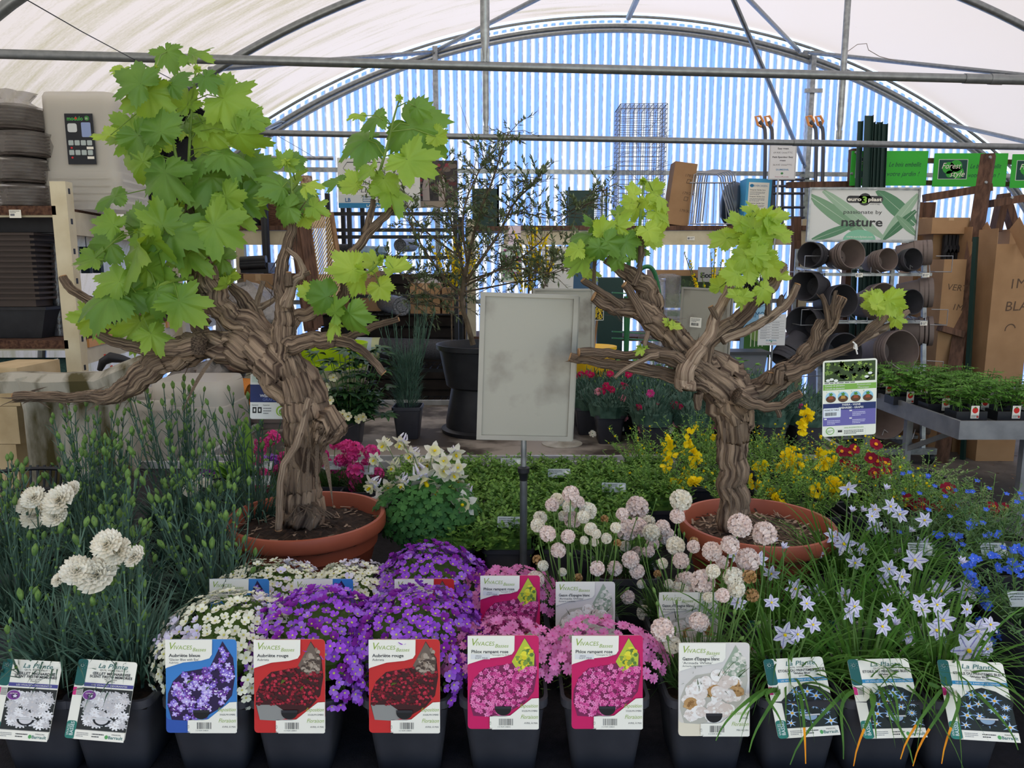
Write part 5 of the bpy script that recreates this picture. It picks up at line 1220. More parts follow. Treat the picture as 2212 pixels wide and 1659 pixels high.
for x_, y_ in hr:
    o = min(HP, key=lambda w: abs(at(x_, y_, w.location.y).x - w.location.x)*1.5 + abs(at(x_, y_, w.location.y).z - .97)); P = at(x_, y_, o.location.y + rnd(-.03, .03)) - o.location
    stem_to(hs[o.name], (P.x*.3, P.y*.3, .14), P, .0009, L_STEM); inst('rockrose_flower', R.choice(F_HEL), o, TM(P, (rnd(-.4, .4), -.8, rnd(.3, 1)), rnd(0, 6), 1.5))
for o in HP:
    if hs[o.name].v: link('stems', hs[o.name].mesh('stems', L_STEM), o)
# blue gromwell
LTF = []
for s_ in (1, 2):
    mb = MB(); g = random.Random(s_+40); mb.lathe([(0, 0), (.03, .01), (.03, .04), (0, .05)], 8, L_ARM)
    for _ in range(46):
        a = g.uniform(0, 2*PI); sp_ = g.uniform(.1, 1.2); L_ = g.uniform(.08, .17); b = Vector((.045*math.cos(a), .045*math.sin(a), 0)); t = b + Vector((math.cos(a)*sp_, math.sin(a)*sp_, 1)).normalized()*L_; mb.tube([b, t], .0008, 4, L_STEM)
        for q in range(16): p = b.lerp(t, .2+.8*q/15); mb.blade(p, (g.uniform(-1, 1), g.uniform(-1, 1), g.uniform(0, .8)), g.uniform(.014, .024), .0036, .1, 2, L_LIT, 'oval')
    LTF.append(me_of(mb, 'foliage'))
bl = [(2020,1155),(2070,1158),(2135,1155),(2155,1152),(2107,1207),(2103,1203),(2140,1200),(2085,1217),(2090,1243),(2110,1257),(2155,1225),(2175,1228),(2200,1230),(2207,1190),(2190,1190),(2120,1280),(2125,1300),(2135,1310),(2120,1340),(2160,1370),(2140,1385),(2075,1195),(2128,1275),(2060,1160),(2030,1160),(2200,1182),(2190,1215),(2128,1288),(2096,1240),(2100,1215)]
LP = []
for x, Y, w_ in ((1.08, R2, 'in second row at the right edge'), (1.26, R2, 'partly outside the right edge'), (1.02, R3+.02, 'behind the second row spring stars'), (1.19, R3+.02, 'in third row at the right edge'), (1.12, R4, 'rearmost, before the rock roses'), (1.29, R4, 'rearmost at the right rim'), (1.05, R1, 'low at the lower right corner')):
    o = thing('potted_gromwell', (x, Y, BZ), 'blue flowering gromwell in black pot ' + w_, 'potted plant', 'blue gromwell plants at the right'); LP.append(o)
    link('pot', POT_ME, o); q = link('foliage', R.choice(LTF), o, loc=(0, 0, .13)); q.rotation_euler.z = x*30; q.scale = (1.15, 1.1, 1)
    if Y in (R2, R3+.02) and x < 1.2: gtag(o, -.09, -.06, .19, .06)
for x_, y_ in bl:
    o = min(LP, key=lambda w: abs(at(x_, y_, w.location.y).x - w.location.x)*1.5 + abs(at(x_, y_, w.location.y).z - .97)*1.2); P = at(x_, y_, o.location.y + rnd(-.03, .02)) - o.location
    for q in range(2): inst('blue_flower', F_LIT[0], o, TM(P + Vector((rnd(-.006, .006), 0, rnd(-.006, .006))), (rnd(-.6, .6), -.8, rnd(.1, 1)), rnd(0, 6), 1.25))
for o in LP:
    for _ in range(9): a = rnd(0, 6.3); inst('blue_flower', F_LIT[0], o, TM((.08*math.cos(a), .08*math.sin(a), rnd(.22, .29)), (rnd(-.6, .6), -.6, 1), 0, 1.1))
# columbine
o = thing('potted_columbine', (-.235, 1.98, BZ), 'cream columbine with lobed green leaves right of the left terracotta tub', 'potted flower'); link('pot', POT_ME, o)
mb = MB(); mb.lathe([(0, .1), (.07, .12), (.10, .18), (.06, .24), (0, .27)], 10, L_AQ)
def clover(mb, p, d, s_):
    Q = TM(p, d, rnd(0, 6)); f = MB()
    for k in range(3):
        a = k*2.1
        for q in (-.45, 0, .45): f.blade((0, 0, 0), (math.cos(a+q), math.sin(a+q), rnd(.05, .3)), s_*(1 if q == 0 else .85), s_*.55, .15, 3, L_AQ, 'spoon')
    mb.add(f, Q)
for p, d in mound_pts(190, .135, .11, .105, 3, -.75): clover(mb, p + Vector((0, 0, .19)), d + Vector((0, -.2, .6)), .021)
link('foliage', mb.mesh('foliage'), o)
aq = [(867,955,16),(830,960,15),(937,975,17),(984,978,16),(890,982,16),(870,1042,17),(914,1032,26),(957,1018,20),(810,992,13),(804,1048,18),(839,1054,16),(871,1044,14),(915,1036,22),(978,1024,15),(988,1036,18),(938,1056,16),(1000,1068,22),(1002,1089,22),(893,1080,12),(821,1081,18),(911,1147,11),(935,1155,20),(964,1139,19),(850,1005,14),(905,1005,14),(960,995,14),(925,1000,15),(990,1010,14)]
sb = MB()
for x_, y_, r_ in aq:
    P = at(x_, y_, 1.98 + rnd(-.06, .05)) - o.location; d = stem_to(sb, (P.x*.35, P.y*.3, .2), P + Vector((0, 0, .01)), .0011, L_STEM)
    inst('columbine_flower', R.choice(F_AQ), o, TM(P, (rnd(-.7, .7), -.8, rnd(-.9, .35)), rnd(0, 6), r_*mpp(P+o.location)/.0145))
link('stems', sb.mesh('stems', L_STEM), o)
# pink thrift behind the left vine
th = [(589,945,14),(575,960,11),(562,973,12),(557,997,10),(568,1023,11),(568,1050,16),(612,988,11),(625,961,9),(600,1015,10),(615,1002,10),(724,961,11),(697,983,12),(735,995,12),(685,1042,10),(750,965,14),(767,972,16),(803,978,16),(747,995,14),(768,1018,17),(815,1024,13),(744,1030,12),(767,1048,14),(560,955,9),(640,980,10),(790,1000,9),(583,1035,10),(720,1010,12),(762,988,10),(705,1000,11)]
THP = []
for x, Y, w_ in ((-.83, 2.42, 'left of the left vine trunk'), (-.60, 2.42, 'right behind the left vine trunk'), (-.48, 2.36, 'beside the cream columbine'), (-.78, 2.24, 'behind the left terracotta rim')):
    o = thing('potted_thrift', (x, Y, BZ), 'hot pink thrift in black pot ' + w_, 'potted flower', 'potted hot pink thrift'); THP.append(o)
    link('pot', POT_ME, o); q = link('foliage', R.choice(ARMF), o, loc=(0, 0, .13)); gtag(o, -.03, -.02, .19, .06)
ths = {o.name: MB() for o in THP}
for x_, y_, r_ in th:
    o = min(THP, key=lambda w: abs(at(x_, y_, w.location.y).x - w.location.x)); P = at(x_, y_, o.location.y + rnd(-.03, .03)) - o.location
    d = stem_to(ths[o.name], (P.x*.4, P.y*.3, .14), P, .0012, L_STEM); inst('flower_head', R.choice(F_THR), o, TM(P, d, rnd(0, 6), r_*mpp(P+o.location)/.012))
for o in THP: link('stems', ths[o.name].mesh('stems', L_STEM), o)
# crinkled leaf plant, magenta primula
def rosette(mb, p, n, L, w, m, up=.7, kind='oval', droop=.5, fold=.12):
    for k in range(n): a = k*2.4 + rnd(-.3, .3); mb.blade(p, (math.cos(a), math.sin(a), rnd(up*.5, up*1.6)), L*rnd(.75, 1.1), w*rnd(.8, 1.1), rnd(droop*.4, droop), 6, m, kind, fold=fold)
o = thing('potted_leaf_plant', (-.93, 2.42, BZ), 'pale green crinkled leaf plant with one tall upright leaf behind the carnations', 'potted plant'); link('pot', POT_ME, o)
mb = MB(); rosette(mb, (0, 0, .14), 14, .17, .075, L_LET, .8); mb.blade((.03, -.03, .14), (.15, -.1, 1), .24, .06, 0, 8, L_LET, 'oval', side=Vector((1, .3, 0)), fold=.15); link('foliage', mb.mesh('foliage'), o)
o = thing('potted_primula', (-1.06, 2.40, BZ), 'magenta primula half hidden among the carnation stems', 'potted flower'); link('pot', POT_ME, o); mb = MB(); rosette(mb, (0, 0, .14), 10, .11, .05, L_LET); link('foliage', mb.mesh('foliage'), o)
for _ in range(26): P = at(rnd(425, 460), rnd(1020, 1045), 2.36) - o.location; inst('blossom', F_AUB['violet'][4], o, TM(P, (rnd(-.5, .5), -1, rnd(0, 1)), rnd(0, 6), 1.3))
o = thing('potted_stock', (-.86, 2.62, BZ), 'dark purple and violet stock flowers left of the left vine trunk', 'potted flower'); link('pot', POT_ME, o); mb = MB(); rosette(mb, (0, 0, .14), 12, .12, .035, L_DARK); link('foliage', mb.mesh('foliage'), o)
for _ in range(40): P = at(rnd(572, 600), rnd(985, 1012), 2.56) - o.location; inst('blossom', F_AUB['violet'][R.choice((0, 2, 4))], o, TM(P, (rnd(-.5, .5), -1, rnd(0, 1)), rnd(0, 6), 1.1))
# ---- blank metal signs
M_ZINC = mat('zinc_sheet', '#a8a498', .5, .3, '#97948a', 5, bump=.06)
M_ZINCW = mat('weathered_zinc', '#a3a093', .55, .25, col2='#6c645a', scale=5, contrast=(.50, .66), bump=.08, detail=7)
def sign(x, y, z0, rz, label, w=.245, h=.40, zb=BZ, disc=False, tilt=0, collar=True, sticker=False):
    o = thing('blank_sign', (x, y, zb), label, 'sign', 'blank metal signs on poles', rz)
    b = MB(); z = z0 - zb
    q = link('board', MB().box((-w/2, -.004, 0), (w/2, .010, h)).mesh('board', M_ZINCW, None, False), o, loc=(0, 0, z)); q.rotation_euler.y = tilt
    f = MB(); t = .010
    for lo, hi in (((-w/2-.002, -.010, -.002), (w/2+.002, -.004, t)), ((-w/2-.002, -.010, h-t*.6), (w/2+.002, .013, h+.003)), ((-w/2-.002, -.010, t), (-w/2+t, -.004, h-t*.6)), ((w/2-t, -.010, t), (w/2+.002, -.004, h-t*.6)), ((w/2-.004, .014, .006), (w/2+.006, .018, h-.004)), ((w/2+.003, .002, -.003), (w/2+.007, .013, h))): f.box(lo, hi)
    link('frame', f.mesh('frame', M_ZINC, None, False), q)
    p = MB(); p.tube([(0, .012, 0), (0, .012, z + .10)], .0075 if collar else .006, 12); link('pole', p.mesh('pole', M_STEEL_L), o)
    if collar:
        c = MB(); c.lathe([(.010, -.028), (.012, -.010), (.0155, -.006), (.0155, .006), (.012, .008), (.010, .010)], 14, M_BLACK, Matrix.Translation((0, .012, z - .085))); c.tube([(0, .012, 0), (0, .012, z - .10)], .0098, 12, M_STEEL); link('clamp', c.mesh('clamp'), o)
    d = MB(); d.lathe([(.10, 0), (.10, .004), (.02, .012), (.012, .03), (0, .03)], 32, mat('sign_base', '#b7b3a6', .7, col2='#8f8a7c', scale=12)); link('base_disc', d.mesh('base_disc'), o)
    if sticker:
        s = Sheet(.062, .048, WHT, r=.001); s.lines(.004, .026, .05, .018, 3, INK, 2); s.barcode(.008, .008, .04, .014, INK, 2); link('sticker', s.mb.mesh('sticker', None, None, False), q, loc=(-.075, -.006, .16))
    return o
P = at(1127, 948, 1.85); sign(P.x + .006, 1.85, P.z, .07, 'large blank galvanised sign in the foreground between the two vines', w=.240, h=.366, tilt=.035)
P = at(1216, 780, 3.56); sign(P.x, 3.56, P.z + .02, -.1, 'blank metal sign half hidden behind the large one, on a round base', w=.29, h=.325, collar=False, tilt=0)
P = at(1512, 770, 3.62); sign(P.x + .01, 3.62, P.z - .02, -.75, 'blank metal sign with a white barcode sticker turned sideways behind the right vine', w=.26, h=.35, collar=False, tilt=.03, sticker=True)
# ---- olive tree, pinks, hellebore on the back bench
oc = at(1050, 960, 3.88); ox = at(1046, 750, 3.85).x
o = thing('olive_tree', (ox, 3.86, BZ), 'small olive tree in a big black tub raised on an upturned tub', 'potted tree')
pt = MB(); h0 = at(1046, 752, 3.64).z - BZ
pt.lathe([(.185, .24), (.20, .25), (.235, h0-.03), (.250, h0-.025), (.252, h0), (.245, h0), (.235, h0-.02), (.23, h0-.05), (0, h0-.05)], 40, M_BLACK); part('tub', pt, None, o)
up = MB(); up.lathe([(.225, 0), (.23, .02), (.205, .03), (.205, .06), (.17, .26), (.165, .262), (0, .262)], 40, M_BLACK); part('upturned_tub', up, None, o)
so = MB(); so.lathe([(0, h0-.03), (.22, h0-.045)], 24, M_SOIL); part('soil', so, M_SOIL, o)
TR = mat('olive_bark', '#6b5c48', .85, col2='#4d4235', scale=30); tb = MB(); lf = MB(); g = random.Random(3); Y_ = 3.86
def obr(pts, r0, r1):
    P = [Vector(q[:3]) for q in spline([(*(at(x, y, Y_ + dy)), 0) for x, y, dy in pts], 5)]; n = len(P); tb.tube(P, [r0 + (r1-r0)*k/(n-1) for k in range(n)], 6, TR); return P
LEAD = [obr([(1022, 745, 0), (1010, 700, 0), (998, 660, 0), (1000, 620, .0), (1010, 570, 0), (1020, 520, .02), (1040, 450, .02), (1060, 400, 0), (1080, 340, 0), (1098, 285, 0)], .016, .003),
        obr([(1000, 640, 0), (960, 600, .05), (930, 560, 0), (905, 520, 0), (880, 470, 0)], .009, .002), obr([(1005, 610, 0), (1040, 560, -.05), (1080, 500, 0), (1110, 440, 0), (1150, 400, 0), (1170, 385, 0)], .009, .002),
        obr([(1003, 600, 0), (990, 540, .1), (975, 480, .1), (960, 420, .1), (952, 370, .05)], .008, .002), obr([(1010, 570, 0), (1000, 500, -.1), (1005, 440, -.1), (1030, 380, -.05), (1050, 345, 0)], .007, .002),
        obr([(1000, 620, 0), (1060, 590, 0), (1120, 560, 0), (1170, 520, 0), (1215, 475, 0), (1260, 448, 0)], .007, .0015), obr([(998, 650, 0), (940, 640, -.1), (890, 610, -.1), (850, 580, -.1), (825, 575, 0)], .006, .0015),
        obr([(1000, 665, 0), (930, 660, 0), (880, 655, 0)], .006, .002), obr([(1004, 630, 0), (1060, 620, .1), (1110, 610, .1), (1170, 600, 0), (1200, 560, 0)], .006, .0015), obr([(1000, 560, .1), (920, 500, .15), (870, 440, .1), (840, 400, .1)], .006, .0015),
        obr([(1035, 450, 0), (1060, 470, 0), (1130, 460, 0), (1190, 470, 0), (1290, 430, 0), (1310, 410, 0)], .004, .001), obr([(1000, 610, 0), (1100, 580, -.1), (1190, 590, -.1), (1240, 570, -.1), (1270, 560, 0)], .005, .001)]
tw_ = obr([(1005, 440, 0), (1030, 330, 0), (1010, 270, 0), (990, 215, 0)], .002, .0008)
for P in LEAD:
    n = len(P)
    for _ in range(int(n*1.9)):
        k = g.randrange(int(n*.25), n); d = Vector((g.uniform(-1, 1), g.uniform(-1, 1), g.uniform(-.4, 1))).normalized(); L_ = g.uniform(.07, .20); e = P[k] + d*L_ + Vector((0, 0, -.02)); m_ = P[k].lerp(e, .5) + Vector((0, 0, .02)); tb.tube([P[k], m_, e], [.002, .0015, .0008], 4, TR)
        nn = 15
        for q in range(nn):
            u = .3 + .7*q/nn; p = (P[k]*(1-u)**2 + m_*2*u*(1-u) + e*u*u); lf.blade(p, d + Vector((g.uniform(-1, 1), g.uniform(-1, 1), g.uniform(-.7, 1))), g.uniform(.024, .038), .010, .05, 2, L_OLI, 'oval')
for x_, y_ in [(1098, 285)]*26 + [(1085, 320)]*26 + [(1075, 345)]*20: lf.blade(at(x_ + rnd(-8, 8), y_ + rnd(-20, 30), Y_), (rnd(-1, 1), rnd(-.5, .5), rnd(0, 1)), .03, .008, 0, 2, L_OLI, 'oval')
part('trunk', tb, None, o, True); part('foliage', lf, None, o, True)
# tufted grassy pink in a square pot
P = at(878, 955, 3.62); o = thing('potted_pink', (P.x, 3.70, BZ), 'tall grey-green grassy pink in a square black pot beside the big tub', 'potted plant'); q = link('pot', POT_ME, o); q.scale = (1.0, 1.0, 1.15)
mb = MB(); g = random.Random(9)
for _ in range(900):
    a = g.uniform(0, 6.3); r_ = .06*math.sqrt(g.random()); z = g.uniform(0, .26); sp_ = g.uniform(.1, .9)
    mb.blade((r_*math.cos(a), r_*math.sin(a), z), (math.cos(a)*sp_, math.sin(a)*sp_, 1), g.uniform(.06, .12), .0032, g.uniform(0, .5), 3, L_DIA)
for _ in range(26):
    a = g.uniform(0, 6.3); b = Vector((.04*math.cos(a), .04*math.sin(a), .1)); t = b + Vector((math.cos(a)*.12*g.random(), math.sin(a)*.1*g.random(), g.uniform(.3, .46))); mb.tube([b, t], .0015, 4, L_DIA)
    for q in range(8): mb.blade(b.lerp(t, .4+.6*q/8), (g.uniform(-1, 1), g.uniform(-1, 1), 2), .05, .003, .1, 3, L_DIA)
link('foliage', mb.mesh('foliage'), o, loc=(0, 0, .15))
# hellebore
P = at(750, 930, 3.5); o = thing('hellebore', (P.x, 3.55, BZ), 'dark leaved hellebore with pale yellow flowers behind the left vine trunk', 'potted plant'); link('pot', POT_ME, o); mb = MB(); g = random.Random(4)
for _ in range(120):
    a = g.uniform(0, 6.3); r_ = g.uniform(.03, .2); p = Vector((r_*math.cos(a)*.95, r_*math.sin(a)*.7, .13 + g.uniform(0, .36)*(1 if g.random() < .6 else .4))); mb.tube([(r_*.2*math.cos(a), r_*.2*math.sin(a), .1), tuple(p)], .002, 5, L_STEM)
    for q in range(7): b_ = a + (q-3)*.55; mb.blade(p, (math.cos(b_), math.sin(b_), g.uniform(-.1, .5)), g.uniform(.055, .085), .028, .3, 4, L_DARK, 'oval', fold=.1)
link('foliage', mb.mesh('foliage'), o)
hf = fl_simple(5, .022, .018, P_LYEL, P_YEL, .3, 'round', .15); HFM = me_of(hf, 'hellebore_flower')
for x_, y_ in ((697, 880), (713, 865), (775, 905), (785, 900), (740, 895), (705, 835), (720, 815), (690, 850), (752, 900)): PP = at(x_, y_, 3.38) - o.location; inst('hellebore_flower', HFM, o, TM(PP, (rnd(-.5, .5), -1, rnd(-.6, .5)), 0, 1))
# bed of pinks
PKF = []
for s_ in (1, 2):
    mb = MB(); g = random.Random(s_+60); mb.lathe([(0, 0), (.07, .01), (.08, .05), (0, .09)], 8, L_DIA)
    for _ in range(420):
        a = g.uniform(0, 6.3); r_ = .085*math.sqrt(g.random()); z = .03+g.uniform(0, .1)*(1-r_/.12); mb.blade((r_*math.cos(a), r_*math.sin(a), z), (math.cos(a)*g.uniform(0, 1.2), math.sin(a)*g.uniform(0, 1.2), 1), g.uniform(.03, .07), .005, g.uniform(0, .6), 3, L_DIA)
    PKF.append(me_of(mb, 'foliage'))
pinkpts = [(1255,808,'raspberry'),(1270,806,'raspberry'),(1277,810,'raspberry'),(1318,808,'raspberry'),(1357,809,'raspberry'),(1365,806,'raspberry'),(1310,834,'raspberry'),(1321,842,'raspberry'),(1343,833,'raspberry'),(1350,836,'raspberry'),(1278,855,'raspberry'),(1292,846,'rose'),(1301,845,'raspberry'),(1380,880,'raspberry'),(1388,890,'raspberry'),(1349,902,'rose'),(1385,927,'rose'),(1280,937,'cream'),(1340,926,'cream'),(1473,836,'magenta'),(1310,880,'rose'),(1457,875,'raspberry'),(1470,880,'raspberry'),(1482,885,'raspberry'),(1490,890,'raspberry'),(1460,915,'rose'),(1447,928,'cream'),(1500,906,'magenta'),(1405,850,'magenta'),(1345,860,'rose'),(1432,812,'raspberry'),(1650,925,'magenta'),(1732,880,'magenta'),(1545,922,'magenta'),(1242,815,'raspberry'),(1420,880,'raspberry')]
PK = []
for j, (Y, xs) in enumerate(((3.40, (.66, .84, 1.02, 1.2, 1.38)), (3.60, (.48, .66, .84, 1.02, 1.2, 1.38)), (3.80, (.40, .58, .76, .94, 1.12, 1.3)), (4.0, (.40, .58, .76, .94, 1.12, 1.3)), (4.2, (.5, .7, .9, 1.1)))):
    for i, x in enumerate(xs):
        txt = 'bushy grey-green pink in black pot, %s row of the bed, %s' % (('nearest', 'second', 'third', 'fourth', 'farthest')[j], ('at its left end', 'second from its left end', 'third from its left end', 'fourth from its left end', 'fifth from its left end', 'at its right end')[i])
        o = thing('potted_pink', (x, Y, BZ), txt, 'potted plant', 'bed of flowering pinks on the back bench'); PK.append(o); link('pot', POT_ME, o); q = link('foliage', PKF[(i+j) % 2], o, loc=(0, 0, .12)); q.rotation_euler.z = i*2+j; q.scale = (1.35, 1.35, 1.45)
        for _ in range(5): a = rnd(0, 6); inst('bud', F_BUD, o, TM((.07*math.cos(a), .07*math.sin(a), rnd(.25, .33)), (rnd(-.3, .3), rnd(-.3, .3), 1), 0, .8))
for x_, y_, k_ in pinkpts:
    o = min(PK, key=lambda w: (at(x_, y_, w.location.y - .03) - w.location - Vector((0, 0, .30))).length); P = at(x_, y_, o.location.y - .03) - o.location
    inst('pink_flower', F_PINK[k_], o, TM(P, (rnd(-.4, .4), -.8, rnd(.2, 1)), rnd(0, 6), 1.35))
# ================================================================ racks and goods along the left wall and the gable
M_CREAM = mat('cream_rack_enamel', '#d8cdae', .5, col2='#c4b694', scale=6); M_COIR = mat('brown_board', '#6a4b38', .95, col2='#43291e', scale=60, bump=.8, bscale=150)
M_WOOD = mat('weathered_timber', '#6f5140', .8, col2='#4d3629', scale=5, stretch=(8, 8, 1), bump=.2); M_WOODL = mat('pale_timber', '#a37f5a', .75, col2='#7f5f42', scale=5, stretch=(8, 8, 1))
M_CARD = mat('cardboard', '#b08b65', .85, col2='#a07c58', scale=4, rand=.06); M_CARDD = mat('cardboard_inside', '#8b6a4a', .9)
M_CLEAR = mat('milky_plastic', '#ebe8e1', .35, trans=.6, tcol='#f4f1ea', alpha=.82, spec=.5); M_MOSS = mat('mossy_milky_plastic', '#c6c1b2', .6, col2='#5a5230', scale=6, trans=.3, contrast=(.47, .60), detail=12, bump=.3, bscale=40, stretch=(1.3, 1, .35))
M_BAG = mat('thin_plastic_bag', '#b9b2aa', .3, col2='#8f8780', scale=6, trans=.3, alpha=.45, bump=.8, bscale=14, dist=.03, spec=.7); M_SACK = mat('grey_sack', '#8e8984', .4, col2='#5f5a56', scale=7, bump=.8, bscale=14, dist=.04, spec=.6)
M_TAUPE = mat('taupe_plastic', '#7e7069', .6, col2='#746660', scale=10, spec=.3); M_ANTH = mat('dark_grey_plastic', '#3b3a3d', .55, col2='#434146', scale=10, spec=.3); M_BRN = mat('dark_brown_plastic', '#40352f', .55)
M_GRNM = mat('dark_green_metal', '#1f3a34', .45, .2); M_BLKM = mat('black_metal', '#232326', .45, .3); M_WIRE = mat('grey_wire', '#70727a', .4, .7); M_WIREL = mat('bright_wire', '#a8aaac', .35, .7)
M_TUBE = mat('grey_enamel_tube', '#55565c', .4, .3); M_ORG = C('#f0a05a'); M_GRNT = mat('green_enamel_tube', '#2f6f44', .4, .2); M_FILM = mat('black_wrap_film', '#27272b', .25, col2='#56565c', scale=9, bump=.6, bscale=20, dist=.02, spec=.8)
def rectw(px0, py0, px1, py1, Y):
    ym = (py0+py1)/2; xm = (px0+px1)/2; return at(px0, ym, Y).x, at(px1, ym, Y).x, at(xm, py1, Y).z, at(xm, py0, Y).z
def bevbox(lo, hi, m=None, b=.004):
    return MB().box(lo, hi, m)
def pbox(name, r, Y, dpt, m, label, cat, group=None, rz=0, zbase=None, tilt=0):
    """a carton-like thing: its front face seen over rectangle r at distance Y"""
    x0, x1, z0, z1 = rectw(*r, Y)
    if zbase is not None: z0 = zbase
    w, h = x1-x0, z1-z0; mb = MB().box((-w/2, 0, 0), (w/2, dpt, h), m)
    o = link(name, mb.mesh(name, m, None, False), None, None, ((x0+x1)/2, Y, z0)); o.rotation_euler = (0, tilt, rz); tag(o, label, cat, group); o['_w'] = w; o['_h'] = h
    return o
def carton(name, r, Y, dpt, label, group='cardboard boxes', rz=0, zbase=None, tilt=0, flaps=False, seam=True, text=(), m=None):
    o = pbox(name, r, Y, dpt, m or M_CARD, label, 'box', group, rz, zbase, tilt); w, h = o['_w'], o['_h']; del o['_w']; del o['_h']
    if seam: link('tape', MB().box((-.022, -.0006, h*.82), (.022, 0, h)).box((-.022, 0, h), (.022, dpt, h+.0008)).mesh('tape', C('#c4a27c', .35), None, False), o)
    if flaps:
        f = MB(); f.beam((0, .002, h), (0, -.10, h+.09), w, .004, M_CARD, up=Vector((1, 0, 0))); f.box((-w/2, .0, h), (-w/2+.004, dpt, h+.12), M_CARD); f.box((w/2-.004, 0, h), (w/2, dpt, h+.10), M_CARD); link('flap', f.mesh('flap'), o)
    if text:
        s = Sheet(w, h, None)
        for t_, x_, z_, sz, rot in text: s.text(t_, -w/2 + x_*w, z_*h, sz, C('#5a4636'), 1, shear=.15, rot=rot)
        link('lettering', s.mb.mesh('lettering', None, None, False), o, loc=(0, -.0008, 0))
    return o
# ---- left rack
def upright(x, y, z1, rz=0):
    mb = MB(); M = Matrix.Translation((x, y, 0)) @ Matrix.Rotation(rz, 4, 'Z')
    mb.box((-.04, -.03, 0), (.04, -.027, z1), M_CREAM, M); mb.box((-.04, -.027, 0), (-.037, .03, z1), M_CREAM, M); mb.box((.037, -.027, 0), (.04, .03, z1), M_CREAM, M)
    z = .12
    while z < z1: mb.box((.0401, -.012, z), (.0405, .006, z+.028), M_BLACK, M); z += .15
    return mb
RX, RY = at(150, 600, 3.86).x, 3.86
rk = thing('storage_rack', (RX-.5, RY+1.7, 0), 'cream steel storage rack with brown boards along the left wall', 'rack', 'cream racks around the walls')
for x, y, z1 in ((RX, RY, 1.98), (RX-1.05, RY, 1.98), (RX-.24, RY+1.75, 1.98), (RX-.52, RY+3.55, 1.98)): part('upright', upright(x, y, z1), None, rk, True)
for z in (1.18, 1.86):
    b = MB(); b.beam((RX-1.05, RY, z-.03), (RX, RY, z-.03), .03, .05, M_CREAM); b.beam((RX, RY, z-.08), (RX-.52, RY+3.6, z-.08), .03, .12, M_CREAM); part('beam', b, None, rk, True)
    b = MB(); P = [(RX-1.05, RY-.03), (RX-.02, RY-.03), (RX-.52, RY+3.6), (RX-1.5, RY+3.6)]
    k = len(b.v); b.v += [(x, y, z-.045) for x, y in P] + [(x, y, z) for x, y in P]; b.face((3, 2, 1, 0)); b.face((4, 5, 6, 7))
    for q in range(4): b.face((q, (q+1) % 4, 4+(q+1) % 4, 4+q))
    part('shelf_board', b, M_COIR, rk, True)
for u0, u1 in ((.03, .14), (.22, .36), (.40, .52), (.60, .72), (.8, .95)):
    a = Vector((RX+.02, RY, 1.15)).lerp(Vector((RX-.50, RY+3.6, 1.15)), u0); b_ = Vector((RX+.02, RY, 1.15)).lerp(Vector((RX-.50, RY+3.6, 1.15)), u1)
    part('price_rail', MB().beam(a, b_, .012, .045, C('#d59a5c')), None, rk, True)
s = Sheet(.06, .04, WHT, r=.001); s.lines(.004, .024, .05, .013, 2, INK, 2); s.rect(.005, .010, .022, .011, C('#77777b'), 2); link('price_tag', s.mb.mesh('price_tag', None, None, False), rk, loc=Vector((at(28, 445, RY).x, RY-.035, 1.80)) - rk.location)
# goods on the top board
SH1, SH2 = 1.86, 1.18
def tubstack(x, y, z, n, w, d, h, lab, label0, dz=-.045, inv=True, base=None, rz=0, m=None, grp='stacked milky plastic tubs'):
    """n nested storage tubs, upside down when inv"""
    def one():
        mb = MB(); t = .004; rw = .018
        def ring(a, b, z): return [(-a, -b, z), (a, -b, z), (a, b, z), (-a, b, z)]
        def rr_(a, b, z, c=.05):
            out = []
            for q in range(4):
                for k in range(5): an = q*PI/2 + k*PI/8; out.append(((a-c)*(1 if q in (0, 3) else -1) + c*math.cos(an), (b-c)*(1 if q in (0, 1) else -1) + c*math.sin(an), z))
            return out
        R_ = [rr_(w*.44, d*.43, h), rr_(w*.46, d*.45, h-.02), rr_(w*.47, d*.46, .05), rr_(w*.5, d*.5, .048), rr_(w*.5, d*.5, .0), rr_(w*.46, d*.45, .0), rr_(w*.45, d*.44, h-.02), ]
        if not inv: R_ = [[(x_, y_, h-z_) for x_, y_, z_ in r_] for r_ in R_]
        k = 0
        for r_ in R_: mb.v += r_
        n_ = 20
        for j in range(len(R_)-1):
            for a in range(n_): b = (a+1) % n_; mb.face((j*n_+a, j*n_+b, (j+1)*n_+b, (j+1)*n_+a))
        mb.face(range(n_)); return mb
    me = one().mesh('tub', m or M_CLEAR); first = None
    for k in range(n):
        o = thing('storage_tub', (x, y, z + k*abs(dz)), label0 + ((', topmost of its stack' if k == n-1 else ', lowest of its stack' if k == 0 else ', %s from the bottom' % ('', 'second', 'third', 'fourth', 'fifth')[k]) if n > 1 else ''), 'tub', grp, rz)
        link('body', me, o)
        if lab and k == n-1:
            s = Sheet(.15, .26, C('#23262b'), r=.002); s.text('modulo', .012, .225, .030, C('#4fae4f'), 2, bold=.02, fit=.085); s.disc(.118, .236, .013, .013, C('#3c7f3c'), 2); s.text('35', .109, .230, .014, WHT, 3); s.disc(.06, .236, .006, .006, C('#d03a2a'), 4)
            s.rect(.012, .165, .05, .045, C('#cfd3d2'), 2, .01); s.rect(.085, .14, .05, .075, C('#8fa0c8'), 2, .006)
            for j in range(2):
                for i in range(4): s.rect(.010 + i*.033, .098 - j*.05, .027, .026, C('#aeb9b6'), 2, .004)
                s.rect(.105, .078 - j*.05, .036, .013, WHT, 2); s.disc(.025, .085 - j*.05, .006, .005, C('#c8323a'), 2)
            link('printed_label', s.mb.mesh('printed_label', None, None, False), o, loc=(-w*.12, -d*.5-.001, h*.18))
    return
